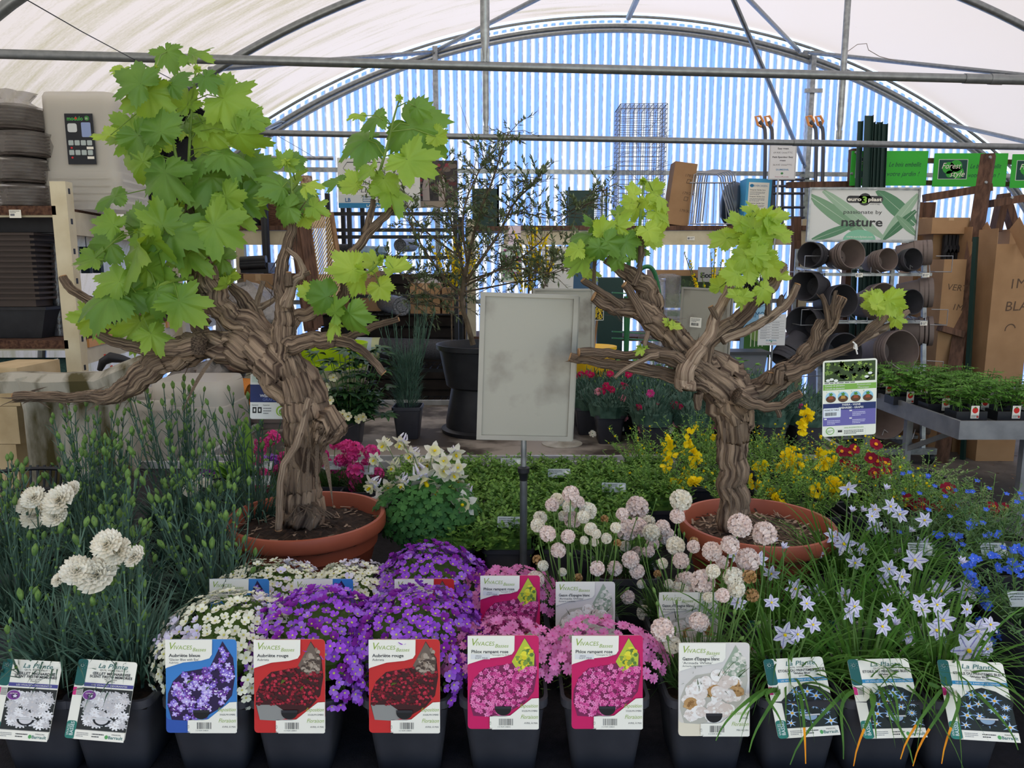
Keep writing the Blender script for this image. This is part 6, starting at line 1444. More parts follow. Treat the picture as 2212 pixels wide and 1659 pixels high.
P = at(178, 435, 4.15); tubstack(at(180, 330, 4.15).x, 4.15+.12, SH1+.002, 5, .42, .36, .46, True, 'upside-down milky tub on the top board of the left rack', -.038)
P = at(45, 320, 4.0); o = None
def potlathe(r, h, m, n=28, rim=.012, t=.004, fl=None):
    mb = MB(); mb.lathe([(0, 0), (r*.70, 0), (r*.72, .005), (r*.95, h-.035), (r*.965, h-.03), (r, h-.028), (r, h), (r-.008, h), (r-.012, h-.02), (r*.70-t, t+.004), (0, t+.004)], n, m); return mb
# bagged pile of brown saucers and pots cut by the left edge
for k in range(4):
    zz = SH1 + .002 + k*.135; x_ = at(28, 330, 4.0).x - (.02, .03, .0, .04)[k]
    o = thing('bagged_pots', (x_, 4.12, zz), 'brown pots in a torn clear bag at the left edge' + (', bottom bundle', ', second bundle from below', ', third bundle from below', ', top bundle')[k], 'pots', 'bagged pots on the left rack')
    mb = MB(); n_ = 7
    for q in range(n_): mb.lathe([(.10, q*.017), (.135, q*.017+.003), (.135, q*.017+.010), (.10, q*.017+.012)], 24, M_BRN)
    link('pots', mb.mesh('pots'), o)
    mb = MB(); mb.lathe([(.12, -.0), (.145, .015), (.150, .06), (.142, .10), (.15, .12), (.10, .132)], 30, None, None, lambda t, z: 1 + .13*noise.noise(Vector((math.cos(t)*2.2, math.sin(t)*2.2, z*22 + k*5))))
    if k == 3: mb.lathe([(.10, .13), (.07, .16), (.10, .20), (.04, .205)], 24, None, None, lambda t, z: 1 + .5*noise.noise(Vector((math.cos(t)*2, math.sin(t)*2, z*30))))
    link('bag', mb.mesh('bag', M_BAG), o)
# big round tub lying on its side
P = at(375, 330, 4.95); o = thing('round_tub', P - Vector((0, 0, .30)), 'large black round tub lying on its side behind the top leaves of the left vine', 'tub'); q = link('body', potlathe(.345, .40, M_BLACK, 40).mesh('body'), o); q.location = (0, .38, .34); q.rotation_euler = (PI/2 - .15, 0, 0)
o.location.z = SH1 + .02
# shelf 2: nested brown troughs over a black one
def trough(w, d, h):
    mb = MB(); mb.box((-w/2*.9, -d/2*.9, 0), (w/2*.9, d/2*.9, h-.012)); mb.box((-w/2, -d/2, h-.012), (w/2, d/2, h)); return mb
tm = trough(.62, .26, .05).mesh('planter', M_BRN, None, False)
x_ = at(-40, 600, 3.9).x; z_ = SH2 + .002
mb = MB(); mb.box((-.33, -.14, 0), (.33, .14, .15), M_BLACK, taper=.86); mb.box((-.34, -.15, .15), (.34, .15, .165), M_BLACK)
o = single('planter_trough', mb, M_BLACK, 'large black trough standing on the middle board of the left rack', 'planter', None, False, (x_-.02, 4.05, z_)); o.location = (x_-.02, 4.05, z_); 
for v in o.data.vertices: v.co += Vector((x_-.02, 4.05, z_))
pz = z_ + .168
for k in range(13):
    o = link('planter_trough', tm, None, None, (x_ - .01, 4.02, pz)); pz += .0275
    tag(o, 'dark brown trough nested in the ribbed pile on the left rack, ' + ('lowest' if k == 0 else 'topmost' if k == 12 else ('second', 'third', 'fourth', 'fifth', 'sixth', 'seventh', 'eighth', 'ninth', 'tenth', 'eleventh', 'twelfth')[k-1] + ' from below'), 'planter', 'nested brown troughs')
pbox('storage_box', (-60, 468, 126, 502), 4.0, .3, M_BLACK, 'flat black crate between the brown trough pile and the top board', 'crate', zbase=pz+.03)
# below: green netting roll and cream crates
mb = MB(); mb.tube([at(-40, 800, 4.0), at(160, 800, 4.0)], .07, 20); single('netting_roll', mb, mat('green_net', '#3f5f5a', .9, col2='#2c4a44', scale=90, bump=.5), 'roll of green netting below the middle board of the left rack', 'roll')
mb = MB()
for q in range(3): mb.tube([at(-20, 822 + q*5, 3.95), at(60, 818 + q*6, 3.95), at(160, 828 + q*4, 3.95)], .008, 6)
single('garden_hose', mb, C('#2a4a3a'), 'dark green hose lying below the netting roll', 'hose')
for k, (y0, y1) in enumerate(((960, 1075), (878, 958), (795, 876))):
    x0, x1, z0, z1 = rectw(-60, y0, 40, y1, 3.1); mb = MB().box((x0, 3.1, .0 if k == 0 else zz), (x1, 3.4, z1)); zz = z1 + .002
    single('cream_crate', mb, mat('cream_block', '#cdb68e', .8, col2='#b79f78', scale=9), 'cream block at the left edge, %s of three' % ('lowest', 'middle', 'topmost')[k], 'block', 'stacked cream blocks', False)
# mossy corrugated bin
o = thing('mossy_bin', (at(150, 900, 3.2).x, 3.25, 0), 'old corrugated milky plastic bin covered with moss and dirt at the left', 'bin')
mb = MB(); zt = at(100, 830, 3.0).z; x0 = at(15, 900, 3.05).x; x1 = at(300, 900, 3.05).x
pts = []; 
for k in range(41):
    u = k/40; x = x0 + (x1-x0)*u; y = 3.02 + .05*math.sin(u*6*2*PI*.5) + (.0 if u > .12 else (.12-u)*1.5)
    pts.append((x, y))
pts = [(x0-.04, 3.45), (x0-.02, 3.2)] + pts
def wallsheet(pts, zt, fn=None):
    mb = MB(); n = len(pts); zs = [0, .4, .7, .9, 1]
    for j in zs:
        for (x, y) in pts: mb.v.append((x, y + (.03*(j-.9)/.1 if j > .9 else 0)*-1, zt*j + (.0 if j < 1 else (fn(x) if fn else 0))))
    for a in range(len(zs)-1):
        for b in range(n-1): mb.face((a*n+b, a*n+b+1, (a+1)*n+b+1, (a+1)*n+b))
    return mb
w_ = wallsheet(pts, zt, lambda x: .04*math.sin(x*9)); part('front_sheet', w_, M_MOSS, o, True)
mb = MB(); xa, xb = at(5, 790, 3.0).x, at(345, 790, 3.0).x; R_ = [(2.94, zt-.03), (2.93, zt+.02), (2.97, zt+.05), (3.05, zt+.045), (3.12, zt+.03)]
for y, z in R_: mb.v += [(xa + (xb-xa)*k/16, y + .02*math.sin(k*.9), z + (.10 if k > 10 else .0)*max(0, (k-10)/6)) for k in range(17)]
for a in range(4):
    for b in range(16): mb.face((a*17+b, a*17+b+1, (a+1)*17+b+1, (a+1)*17+b))
part('lip', mb, M_MOSS, o, True)
mb = MB(); a0, a1, a2, a3 = at(18, 805, 3.2), at(120, 775, 3.5), at(122, 812, 3.5), at(22, 835, 3.2); mb.poly([a0, a3, a2, a1]); mb.poly([a1 + Vector((0, .02, 0)), a2 + Vector((0, .02, 0)), a3 + Vector((0, .02, 0)), a0 + Vector((0, .02, 0))]); part('back_sheet', mb, M_CLEAR, o, True)
# clear tubs on the floor
tubstack(at(230, 950, 3.35).x, 3.62, 0, 1, .52, .40, at(260, 872, 3.35).z, False, 'big milky tub standing open behind the mossy bin', inv=False)
tubstack(at(262, 930, 3.6).x, 3.95, 0, 1, .46, .34, at(280, 828, 3.8).z-.02, False, 'tall milky tub under the near arm of the left vine', inv=False)
z_ = at(405, 985, 3.45).z; tubstack(at(398, 930, 3.45).x, 3.65, .0, 1, .36, .36, max(z_-.0, .3), False, 'milky tub carrying the leaning stack behind the carnations', inv=True)
tubstack(at(398, 930, 3.45).x, 3.65, max(z_, .3)+.002, 5, .38, .36, .17, False, 'clear lid-like tub stacked left of the orange net', -.045, inv=True)
# orange net, grey sacks, brown crates
def lump(name, c, sz, m, label, cat, seed, group=None, amp=.25, n=24):
    mb = MB(); pr = [(0, 0)] + [(math.sin(a*PI/9)*1.0, .5 - .5*math.cos(a*PI/9)) for a in range(1, 9)] + [(0, 1)]
    for r, z in pr:
        for a in range(n):
            t = 2*PI*a/n; k = 1 + amp*noise.noise(Vector((math.cos(t)*1.6, math.sin(t)*1.6, z*2.5 + seed))) + amp*.5*noise.noise(Vector((math.cos(t)*4, math.sin(t)*4, z*7 + seed)))
            mb.v.append((c[0] + sz[0]*r*k*math.cos(t), c[1] + sz[1]*r*k*math.sin(t), c[2] + sz[2]*z*(1 + amp*.4*noise.noise(Vector((math.cos(t)*2, math.sin(t)*2, seed))))))
    for j in range(len(pr)-1):
        for a in range(n): b = (a+1) % n; mb.face((j*n+a, j*n+b, (j+1)*n+b, (j+1)*n+a))
    return single(name, mb, m, label, cat, group)
zc = at(560, 905, 3.9).z
for k, (z0, z1) in enumerate(((0, zc*.36), (zc*.36+.002, zc*.7), (zc*.7+.002, zc))):
    x0, x1 = at(490, 930, 3.9).x, at(612, 930, 3.9).x
    single('plastic_crate', MB().box((x0, 3.9, z0), (x1, 4.25, z1-.02)).box((x0-.008, 3.892, z1-.02), (x1+.008, 4.258, z1)), M_TAUPE, 'grey-brown crate beneath the grape tag, %s of its pile' % ('lowest', 'middle', 'topmost')[k], 'crate', 'grey-brown crates', False)
mb = MB(); n1, n2 = 20, 6
for j in range(n2):
    for k in range(n1+1):
        u = k/n1; p = at(345 + u*185, 840 + 10*math.cos(u*5) + j*9.5 - u*8 + 8*math.sin(u*PI), 3.85 + j*.0); mb.v.append((p.x, 3.85 + .06*math.sin(j/n2*PI*1.0)*-1 + .03, p.z))
for j in range(n2):
    for k in range(n1+1): v = mb.v[j*(n1+1)+k]; mb.v.append((v[0], v[1]+.16, v[2]+.01))
W1 = n1+1
for j in range(n2-1):
    for k in range(n1): mb.face((j*W1+k, (j+1)*W1+k, (j+1)*W1+k+1, j*W1+k+1)); q = n2*W1; mb.face((q+j*W1+k, q+j*W1+k+1, q+(j+1)*W1+k+1, q+(j+1)*W1+k))
for k in range(n1): q = n2*W1; mb.face((k, k+1, q+k+1, q+k)); e = (n2-1)*W1; mb.face((e+k, q+e+k, q+e+k+1, e+k+1))
single('orange_net', mb, mat('orange_mesh_fabric', '#d98a3c', .8, col2='#c2762e', scale=120, bump=.5, bscale=200), 'folded orange netting lying on the boxes left of the grape tag', 'netting')
pl = MB().box((at(345, 885, 3.8).x, 3.8, at(430, 893, 3.8).z), (at(535, 885, 3.8).x, 4.3, at(430, 884, 3.8).z)); single('plank', pl, M_WOOD, 'thin board under the orange netting', 'board', None, False)
sp = [((470, 840), (.16, .14, .16), 'crumpled grey plastic sack on the orange netting'), ((400, 838), (.15, .12, .12), 'grey plastic sack at the left end of the orange netting'), ((520, 800), (.13, .12, .20), 'shiny dark plastic sack beside the left vine trunk'), ((525, 740), (.20, .2, .34), 'tall grey plastic sack under the sloping shelf'), ((500, 960), (.15, .14, .25), 'grey plastic sack next to the stacked clear tubs'), ((430, 820), (.12, .2, .18), 'pale plastic sack behind the others under the left vine')]
for k, ((px, py), sz, txt) in enumerate(sp): p = at(px, py, 4.15); lump('plastic_sack', (p.x, 4.15 + .1*(k % 2), p.z - (.02 if k else .0)), sz, M_SACK if k != 5 else M_BAG, txt, 'sack', k*7, 'crumpled plastic sacks', .4)
# hose gun
mb = MB(); mb.tube([at(215, 800, 3.55), at(222, 782, 3.55), at(240, 772, 3.55), at(262, 775, 3.55), at(282, 780, 3.55)], [.012, .02, .026, .02, .013], 10, M_BLACK); mb.tube([at(240, 790, 3.53), at(246, 798, 3.53), at(256, 790, 3.53)], .006, 6, C('#c83a2a')); mb.tube([at(226, 765, 3.55), at(228, 770, 3.55)], .005, 6, C('#c83a2a'))
single('hose_gun', mb, None, 'dark grey hose gun with red trigger hanging behind the left vine arm', 'hose nozzle')
# perforated basket at the left of the front bench
o = thing('perforated_basket', (-1.43, 2.02, BZ), 'black perforated basket half hidden by carnations at the left edge', 'basket'); mb = MB()
for k in range(5): mb.tube([Vector(((.13+.012*k)*math.cos(t), (.13+.012*k)*math.sin(t), .01+.06*k)) for t in [q*PI/14 for q in range(28)]], .006, 6, closed=True)
for k in range(56): t = k*PI/28; mb.beam((.13*math.cos(t), .13*math.sin(t), 0), (.18*math.cos(t), .18*math.sin(t), .26), .006, .004)
mb.lathe([(0, .0), (.13, 0)], 24); link('body', mb.mesh('body', M_BLACK), o)
# ---- small goods on the left rack's lower run
def along(u, z=SH2): return Vector((RX-.18, RY+.1, z)).lerp(Vector((RX-.68, RY+3.4, z)), u)
for u, r, h, m, txt in ((.12, .085, .20, M_ANTH, 'dark pot with white sticker on the left rack behind the vine leaves'), (.19, .075, .19, M_TAUPE, 'taupe pot with white stickers on the left rack'), (.27, .11, .22, M_ANTH, 'wide dark pot on the left rack behind the drooping leaves'), (.40, .09, .21, M_GRNM, 'dark green pot on the left rack'), (.56, .085, .24, M_ANTH, 'dark tall pot with white sticker near the far end of the left rack')):
    P = along(u); o = thing('plant_pot', (P.x, P.y, SH2+.002), txt, 'pot', 'loose pots on the left rack'); link('body', potlathe(r, h, m).mesh('body'), o); s = Sheet(.025, .04, WHT, r=.001); s.lines(.003, .01, .02, .02, 2, INK); link('sticker', s.mb.mesh('sticker', None, None, False), o, loc=(0, -r*.92, h*.4))
for u, m, txt in ((.03, M_FILM, 'grey rolled sheet'), (.055, C('#8fa79a'), 'pale green rolled sheet'), (.08, C('#9cc03c'), 'lime rolled sheet')):
    P = along(u); mb = MB(); mb.tube([P + Vector((0, 0, .003)), P + Vector((.01, .02, .50))], .03, 14); single('sheet_roll', mb, m, txt + ' standing upright beside the cream rack upright', 'roll', 'rolled sheets')
for k in range(3):
    P = along(.06 + .05*k, 1.52); s = Sheet(.05, .15, C('#25303a'), t=.03, r=.003); s.rect(.006, .03, .038, .09, C('#3f6f92'), 2); o = link('product_pack', s.mb.mesh('product_pack', None, None, False), None, None, P + Vector((.06, -.05, 0))); tag(o, 'blue and black packet hanging under the top board of the left rack, %s one' % ('near', 'middle', 'far')[k], 'packet', 'hanging packets')
    mb = MB().beam(P + Vector((.085, -.02, .15)), P + Vector((.085, -.02, .30)), .004, .004); single('display_hook', mb, M_WIRE, 'thin hook carrying a hanging packet, %s one' % ('near', 'middle', 'far')[k], 'hook', 'display hooks')
carton('cardboard_box', (527, 592, 590, 652), 6.3, .3, 'plain cardboard box behind the knotty shoots of the left vine', zbase=SH2+.003)
# ---- gable shelf
GZ = 1.93; gx0, gx1 = at(512, 505, 6.95).x, at(1752, 505, 6.9).x
gs = thing('storage_rack', ((gx0+gx1)/2, 7.2, 0), 'long cream shelf rack across the gable with wooden boards on top', 'rack', 'cream racks around the walls')
for px in (522, 1018, 1735): p = at(px, 600, 6.9); part('upright', upright(p.x, 6.92, GZ+.06 if px != 522 else GZ+.45), None, gs, True)
def yy(x): return 6.9
for a, b in ((gx0, at(640, 515, 6.9).x), (at(1088, 505, 6.9).x, gx1)):
    part('beam', MB().box((a, 6.88, GZ-.17), (b, 6.91, GZ-.045), M_CREAM), None, gs, True); part('board', MB().box((a, 6.86, GZ-.04), (b, 7.5, GZ)), M_WOOD, gs, True)
part('board', MB().box((at(1018, 680, 6.9).x, 6.86, .88), (gx1, 7.5, .92)), M_WOOD, gs, True)
for px in (1345, 1485, 1620, 1705):
    s = Sheet(.07, .035, WHT, r=.001); s.lines(.03, .008, .035, .02, 2, INK, 2); s.rect(.005, .008, .02, .018, C('#8a8a8e'), 2); p = at(px, 512, 6.86); link('price_tag', s.mb.mesh('price_tag', None, None, False), gs, loc=Vector((p.x, 6.875, GZ-.13)) - gs.location)
G0 = GZ + .003
# left part: bucket, baskets, gutter pipe, trellises
P = at(540, 490, 7.0); o = thing('bucket', (P.x, 7.08, G0), 'black bucket with slanting rim at the left end of the gable shelf', 'bucket'); mb = MB(); mb.lathe([(.10, 0), (.125, .30), (.12, .30), (.095, .01), (0, .01)], 24); link('body', mb.mesh('body', M_BLACK), o)
M_WICK = mat('wicker', '#7a5640', .8, col2='#4a3226', scale=26, stretch=(1, 1, 6), bump=.9, bscale=60); M_WICKL = mat('pale_wicker', '#c9ac8c', .8, col2='#6a4a38', scale=40, bump=.9, bscale=60)
P = at(590, 490, 7.0); o = thing('wicker_basket', (P.x, 7.1, G0), 'brown wicker basket with hoop handle on the gable shelf', 'basket')
mb = MB(); mb.lathe([(.13, 0), (.18, .12), (.19, .24), (.175, .25), (.165, .12), (.12, .01), (0, .01)], 32, None, None, lambda t, z: 1 + .025*math.sin(t*24)); link('body', mb.mesh('body', M_WICK), o)
mb = MB(); mb.tube([Vector((-.15, 0, .2)) + Vector((.04*k*.9, .04, .26*math.sin(k/7*PI))) for k in range(8)], .01, 8); link('handle', mb.mesh('handle', M_WICK), o)
mb = MB(); mb.lathe([(.175, .25), (.10, .30), (0, .31)], 24); link('lid', mb.mesh('lid', M_WICKL), o)
P = at(655, 440, 7.1); o = thing('wicker_basket', (P.x, 7.25, G0), 'pale speckled wicker cone basket standing behind the brown one', 'basket'); mb = MB(); mb.lathe([(.16, 0), (.16, .16), (.06, .40), (.05, .48), (0, .48)], 28, None, None, lambda t, z: 1 + .03*math.sin(t*20)); link('body', mb.mesh('body', M_WICKL), o)
P = at(574, 560, 6.75); mb = MB(); mb.tube([Vector((P.x, 6.78, 1.35)), Vector((P.x, 6.78, at(574, 440, 6.78).z))], .035, 14); single('drain_pipe', mb, M_BLACK, 'black pipe standing upright in front of the wicker basket', 'pipe')
mb = MB()
for k in range(3): a, b = at(520, 563 + k*6, 6.6), at(575, 560 + k*6, 6.6); mb.tube([a, b], .035, 12)
mb.box((at(520, 590, 6.6).x, 6.6, at(540, 590, 6.6).z), (at(580, 590, 6.6).x, 6.8, at(540, 567, 6.6).z)); single('gutter_parts', mb, M_BLACK, 'black gutter pieces piled on the left part of the gable rack', 'gutter parts')
part('board', MB().box((gx0, 6.5, at(540, 594, 6.6).z-.03), (at(650, 590, 6.6).x, 7.2, at(540, 591, 6.6).z)), M_WOOD, gs, True)
def trellis(px0, py0, px1, py1, Y, label, lat=True, lean=.12, w=.30):
    a, b = at(px0, py0, Y+lean), at(px1, py1, Y-.0); L_ = (a-b).length; d = (a-b).normalized(); side = Vector((1, .18, 0)).normalized(); side = (side - d*side.dot(d)).normalized(); n = side.cross(d)
    o = thing('trellis_panel', (b.x, b.y, b.z), label, 'trellis', 'wooden trellis panels')
    f = MB(); t = .035
    for q in (0, w): f.beam(b + side*q, b + side*q + d*L_, t, t, M_WOODL if lat else M_WOOD)
    for q in (0, 1): f.beam(b + d*L_*q, b + d*L_*q + side*w, t, t, M_WOODL if lat else M_WOOD)
    if lat:
        g_ = MB(); n_ = 24
        for k in range(-14, n_):
            z0 = k/n_*L_; z1 = z0 + w*1.5; x0 = 0; x1 = w
            if z0 < 0: x0 = -z0/1.5; z0 = 0
            if z1 > L_: x1 = w - (z1-L_)/1.5; z1 = L_
            if x1 > x0: g_.beam(b + side*x0 + d*z0 + n*.006, b + side*x1 + d*z1 + n*.006, .010, .006, up=n)
        part('frame', f, None, o, True); part('slats', g_, mat('thin_slats', '#d9bd92', .8), o, True)
    else: f.beam(b + side*w*.5, b + side*w*.5 + d*L_, w*.9, .012, M_WOOD, up=n); part('frame', f, None, o, True)
for k in range(3): trellis(628 + k*9, 470, 664 + k*6, 715 - k*5, 5.7 + .06*k, 'closed brown wooden panel leaning behind the left vine, %s of three' % ('left', 'middle', 'right')[k], False, w=.06)
trellis(662, 466, 692, 655, 5.9, 'pale lattice panel with diagonal slats leaning right of the brown panels', w=.19)
# black grid stand
bk = thing('black_display_rack', (at(830, 700, 6.2).x, 6.4, 0), 'black metal grid rack behind the olive tree holding wire rolls', 'rack'); X0, X1 = at(714, 600, 6.2).x, at(985, 600, 6.2).x
for x in (X0, at(759, 600, 6.2).x, X1):
    for y in (6.2, 6.75): part('post', MB().box((x-.018, y-.018, 0), (x+.018, y+.018, 2.15 if x != X1 else 2.0)), M_BLKM, bk, True)
for py in (462, 497, 512, 556, 640, 745, 800, 870):
    z = at(800, py, 6.2).z; mb = MB().box((X0, 6.185, z-.014), (X1, 6.215, z+.014)); part('cross_bar', mb, M_BLKM, bk, True)
for z in (at(800, 556, 6.2).z, at(800, 680, 6.2).z, at(800, 800, 6.2).z, at(800, 880, 6.2).z):
    mb = MB()
    for k in range(18): x = X0 + (X1-X0)*k/17; mb.beam((x, 6.2, z), (x, 6.75, z), .008, .008)
    for y in (6.25, 6.5, 6.74): mb.beam((X0, y, z), (X1, y, z), .012, .012)
    part('wire_shelf', mb, M_BLKM, bk, True)
ms = thing('shop_sign', (at(817, 400, 6.1).x, 6.15, at(817, 448, 6.1).z), 'white sign board with black lettering and blue strip above the black rack', 'sign'); x0, x1, z0, z1 = rectw(728, 341, 906, 450, 6.12); w, h = x1-x0, z1-z0
s = Sheet(w, h, C('#dcdcd8'), t=.02, r=.002); s.text('MÉTAILLAGE', w*.08, h*.46, h*.13, INK, 2, fit=w*.5); s.text('TRIPLE TORSION', w*.08, h*.31, h*.14, INK, 2, shear=.25, fit=w*.72)
for z_ in (h*.90, h*.68): s.rect(w*.12, z_, w*.40, h*.018, INK, 2)
for x_, d_ in ((.12, -1), (.52, 1)): s.poly([(w*x_, h*.90), (w*x_, h*.918), (w*(x_+.05*d_), h*.80), (w*(x_+.05*d_), h*.785)][::d_], INK, 2); s.poly([(w*x_, h*.68), (w*x_, h*.698), (w*(x_+.05*d_), h*.80), (w*(x_+.05*d_), h*.785)][::-d_], INK, 2)
s.text('métal direct', w*.2, h*.76, h*.09, INK, 2, fit=w*.24); s.rect(0, 0, w, h*.26, C('#cfd3d4'), 2); s.rect(0, 0, w*.62, h*.10, C('#2f7fae'), 3); s.text('LA BUVETTE', w*.34, h*.02, h*.07, WHT, 4, bold=.02, fit=w*.28); s.text('LB', w*.08, h*.12, h*.11, C('#2f5f8e'), 3, bold=.03); s.lines(w*.3, h*.11, w*.14, h*.13, 3, C('#2f5f8e'), 3)
for i in range(5): s.poly([(w*.7 + w*.05*math.cos(a*PI/3) + w*.055*(i % 3), h*.8 + w*.05*math.sin(a*PI/3) - w*.05*(i // 2)) for a in range(6)], C('#d2d3cf'), 1.5 + i*.1)
link('board', s.mb.mesh('board', None, None, False), ms, loc=(x0-ms.location.x, 0, 0))
x0, x1, z0, z1 = rectw(880, 346, 988, 448, 6.3); w, h = x1-x0, z1-z0; s = Sheet(w, h, C('#3a3434'), t=.02, r=.002)
for _ in range(90): s.disc(rnd(.05, .95)*w, rnd(.2, .95)*h, rnd(.01, .03), rnd(.01, .025), C(R.choice(('#5a2f2f', '#4a4440', '#8a3a44', '#6d6258', '#2a2626'))), 2 + _*.02, 8)
for x_ in (.3, .62): s.poly([(w*x_, h*.15), (w*(x_+.14), h*.15), (w*(x_+.12), h*.6), (w*(x_+.05), h*.7), (w*(x_-.01), h*.45)], C('#a79a92'), 5)
s.rect(0, 0, w, h*.14, C('#9a8c7c'), 6); o = link('picture_board', s.mb.mesh('picture_board', None, None, False), None, None, (x0, 6.32, z0)); tag(o, 'dark farmyard picture board behind the olive twigs', 'picture')
# rolls and boxes on the black rack
def wroll(a, b, r, m, label, mat_in=None, rings=True):
    a, b = Vector(a), Vector(b); d = (b-a).normalized(); o = thing('mesh_roll', (a+b)/2 - Vector((0, 0, r)), label, 'roll', 'rolls on the black rack'); mb = MB(); mb.tube([a, b], r, 22, m, caps=False)
    for q in (a, b):
        n = d if q is b else -d; Q = TM(q, n); mb.lathe([(r, 0), (r*.9, .0), (r*.88, -.01), (r*.7, -.01), (r*.68, 0), (r*.55, 0), (r*.5, -.02), (r*.32, -.02)], 22, m, Q); mb.lathe([(r*.32, -.02), (r*.3, -.2)], 14, M_BLACK, Q)
    part('body', mb, None, o, True); return o
M_MESHR = mat('galvanised_mesh_roll', '#8b8f94', .4, .5, '#5c5f64', 90, bump=.8, stretch=(1, 1, 1)); M_NETR = mat('black_net_roll', '#2c2d30', .6, col2='#4c4e52', scale=120, bump=.6)
wroll(at(868, 662, 5.9), at(812, 648, 6.6), .075, M_MESHR, 'galvanised mesh roll with its end turned to the viewer'); wroll(at(745, 750, 6.05), at(985, 756, 6.05), .085, M_NETR, 'black net roll with pale paper band lying low on the black rack')
mb = MB(); mb.tube([at(742, 750, 6.05), at(808, 752, 6.05)], .0875, 22, C('#b9c6cc')); mb.tube([at(806, 752, 6.05), at(822, 752, 6.05)], .088, 22, C('#c6cc9c')); single('paper_band', mb, None, 'pale blue and green paper band around the low black net roll', 'paper band')
wroll(at(718, 540, 6.3), at(765, 540, 6.3), .05, M_NETR, 'short dark net roll at the upper left of the black rack'); wroll(at(770, 542, 6.3), at(835, 544, 6.3), .045, mat('blue_film_roll', '#9ab2c4', .3, col2='#6a8cae', scale=20), 'pale blue film roll on the upper grid shelf'); wroll(at(864, 530, 6.3), at(890, 530, 6.6), .055, M_MESHR, 'upright looking mesh roll behind the olive branches')
carton('cardboard_box', (727, 600, 760, 672), 6.3, .35, 'narrow side of a cardboard box behind the right arm of the left vine', rz=.5); carton('cardboard_box', (765, 585, 822, 672), 6.3, .3, 'tall cardboard box on the black rack'); carton('cardboard_box', (886, 612, 950, 680), 6.3, .3, 'wide open cardboard box behind the olive trunk'); carton('cardboard_box', (955, 622, 1000, 680), 6.3, .3, 'second cardboard box right beside the open one behind the olive trunk')
lump('plastic_sack', (at(918, 612, 6.4).x, 6.45, at(918, 630, 6.4).z), (.12, .1, .12), M_CLEAR, 'milky plastic bag on the open cardboard box behind the olive', 'sack', 3, 'crumpled plastic sacks')
# lime tub over taupe tubs
x_, yb = at(700, 780, 4.35).x, 4.45; r0 = .30
for k, (m, z0, h, txt) in enumerate(((M_TAUPE, BZ, .16, 'grey-brown round tub at the bottom under the lime tub'), (mat('sage_plastic', '#a6a688', .6), BZ+.10, .17, 'sage round tub nested under the lime tub'), (mat('lime_plastic', '#b4d619', .5), BZ+.17, .24, 'bright lime green round tub behind the left vine trunk'))):
    o = thing('round_tub', (x_, yb, z0 + .0), txt, 'tub', 'nested round tubs'); mb = MB(); mb.lathe([(0, 0), (r0*.55, 0), (r0*.62, .01), (r0*.70, h-.10), (r0*.72, h-.095), (r0*.8, h), (r0*.78, h), (r0*.70, h-.09), (r0*.5, .02), (0, .02)], 40, m); link('body', mb.mesh('body'), o)
# dark slatted crates closing the lower part of the gable behind the black rack
DK_ = mat('dark_crate_wood', '#332b26', .85, col2='#241e1a', scale=9)
for i, (xa, xb) in enumerate(((690, 795), (797, 902), (904, 1008))):
    a, b = at(xa, 700, 6.95).x, at(xb, 700, 6.95).x
    for j in range(3):
        z = .003 + j*.50; mb = MB().box((a, 7.0, z), (b-.01, 7.35, z+.49))
        for k in range(5): mb.box((a, 6.98, z+.01+k*.098), (b-.01, 7.0, z+.085+k*.098))
        single('slatted_crate', mb, DK_, 'dark slatted crate behind the black rack, %s column, %s' % (('left', 'middle', 'right')[i], ('bottom', 'second from below', 'on top')[j]), 'crate', 'dark crates under the gable', False)
# ---- centre: flower posters, white boards, hand truck, film rolls
def board(name, r, Y, m, label, cat, t=.012, draw=None, zbase=None, group=None, rz=0, tilt=0):
    x0, x1, z0, z1 = rectw(*r, Y); w, h = x1-x0, z1-z0; s = Sheet(w, h, m, t=t, r=.002)
    if draw: draw(s, w, h)
    o = link(name, s.mb.mesh(name, None, None, False), None, None, (x0, Y, z0)); o.rotation_euler = (0, tilt, rz); return tag(o, label, cat, group)
def blooms(cols, n, r0, bg):
    def f(s, w, h):
        s.rect(w*.04, h*.04, w*.92, h*.92, C(bg), 1)
        for k in range(n): s.flower(rnd(.08, .92)*w, rnd(.08, .92)*h, rnd(.6, 1.2)*r0, C(R.choice(cols)), None, 5, 2 + k*.03)
    return f
board('flower_poster', (1082, 528, 1128, 610), 6.3, WHT, 'white poster with pink and green flowers behind the olive', 'poster', draw=blooms(('#4f8a5c', '#6fb07c', '#8a3a8c', '#c05a9c', '#2f6a44'), 60, .016, '#d6e6d8'))
board('flower_poster', (1098, 488, 1125, 528), 6.35, C('#e8d4dc'), 'small pink headed card above the flower poster', 'card')
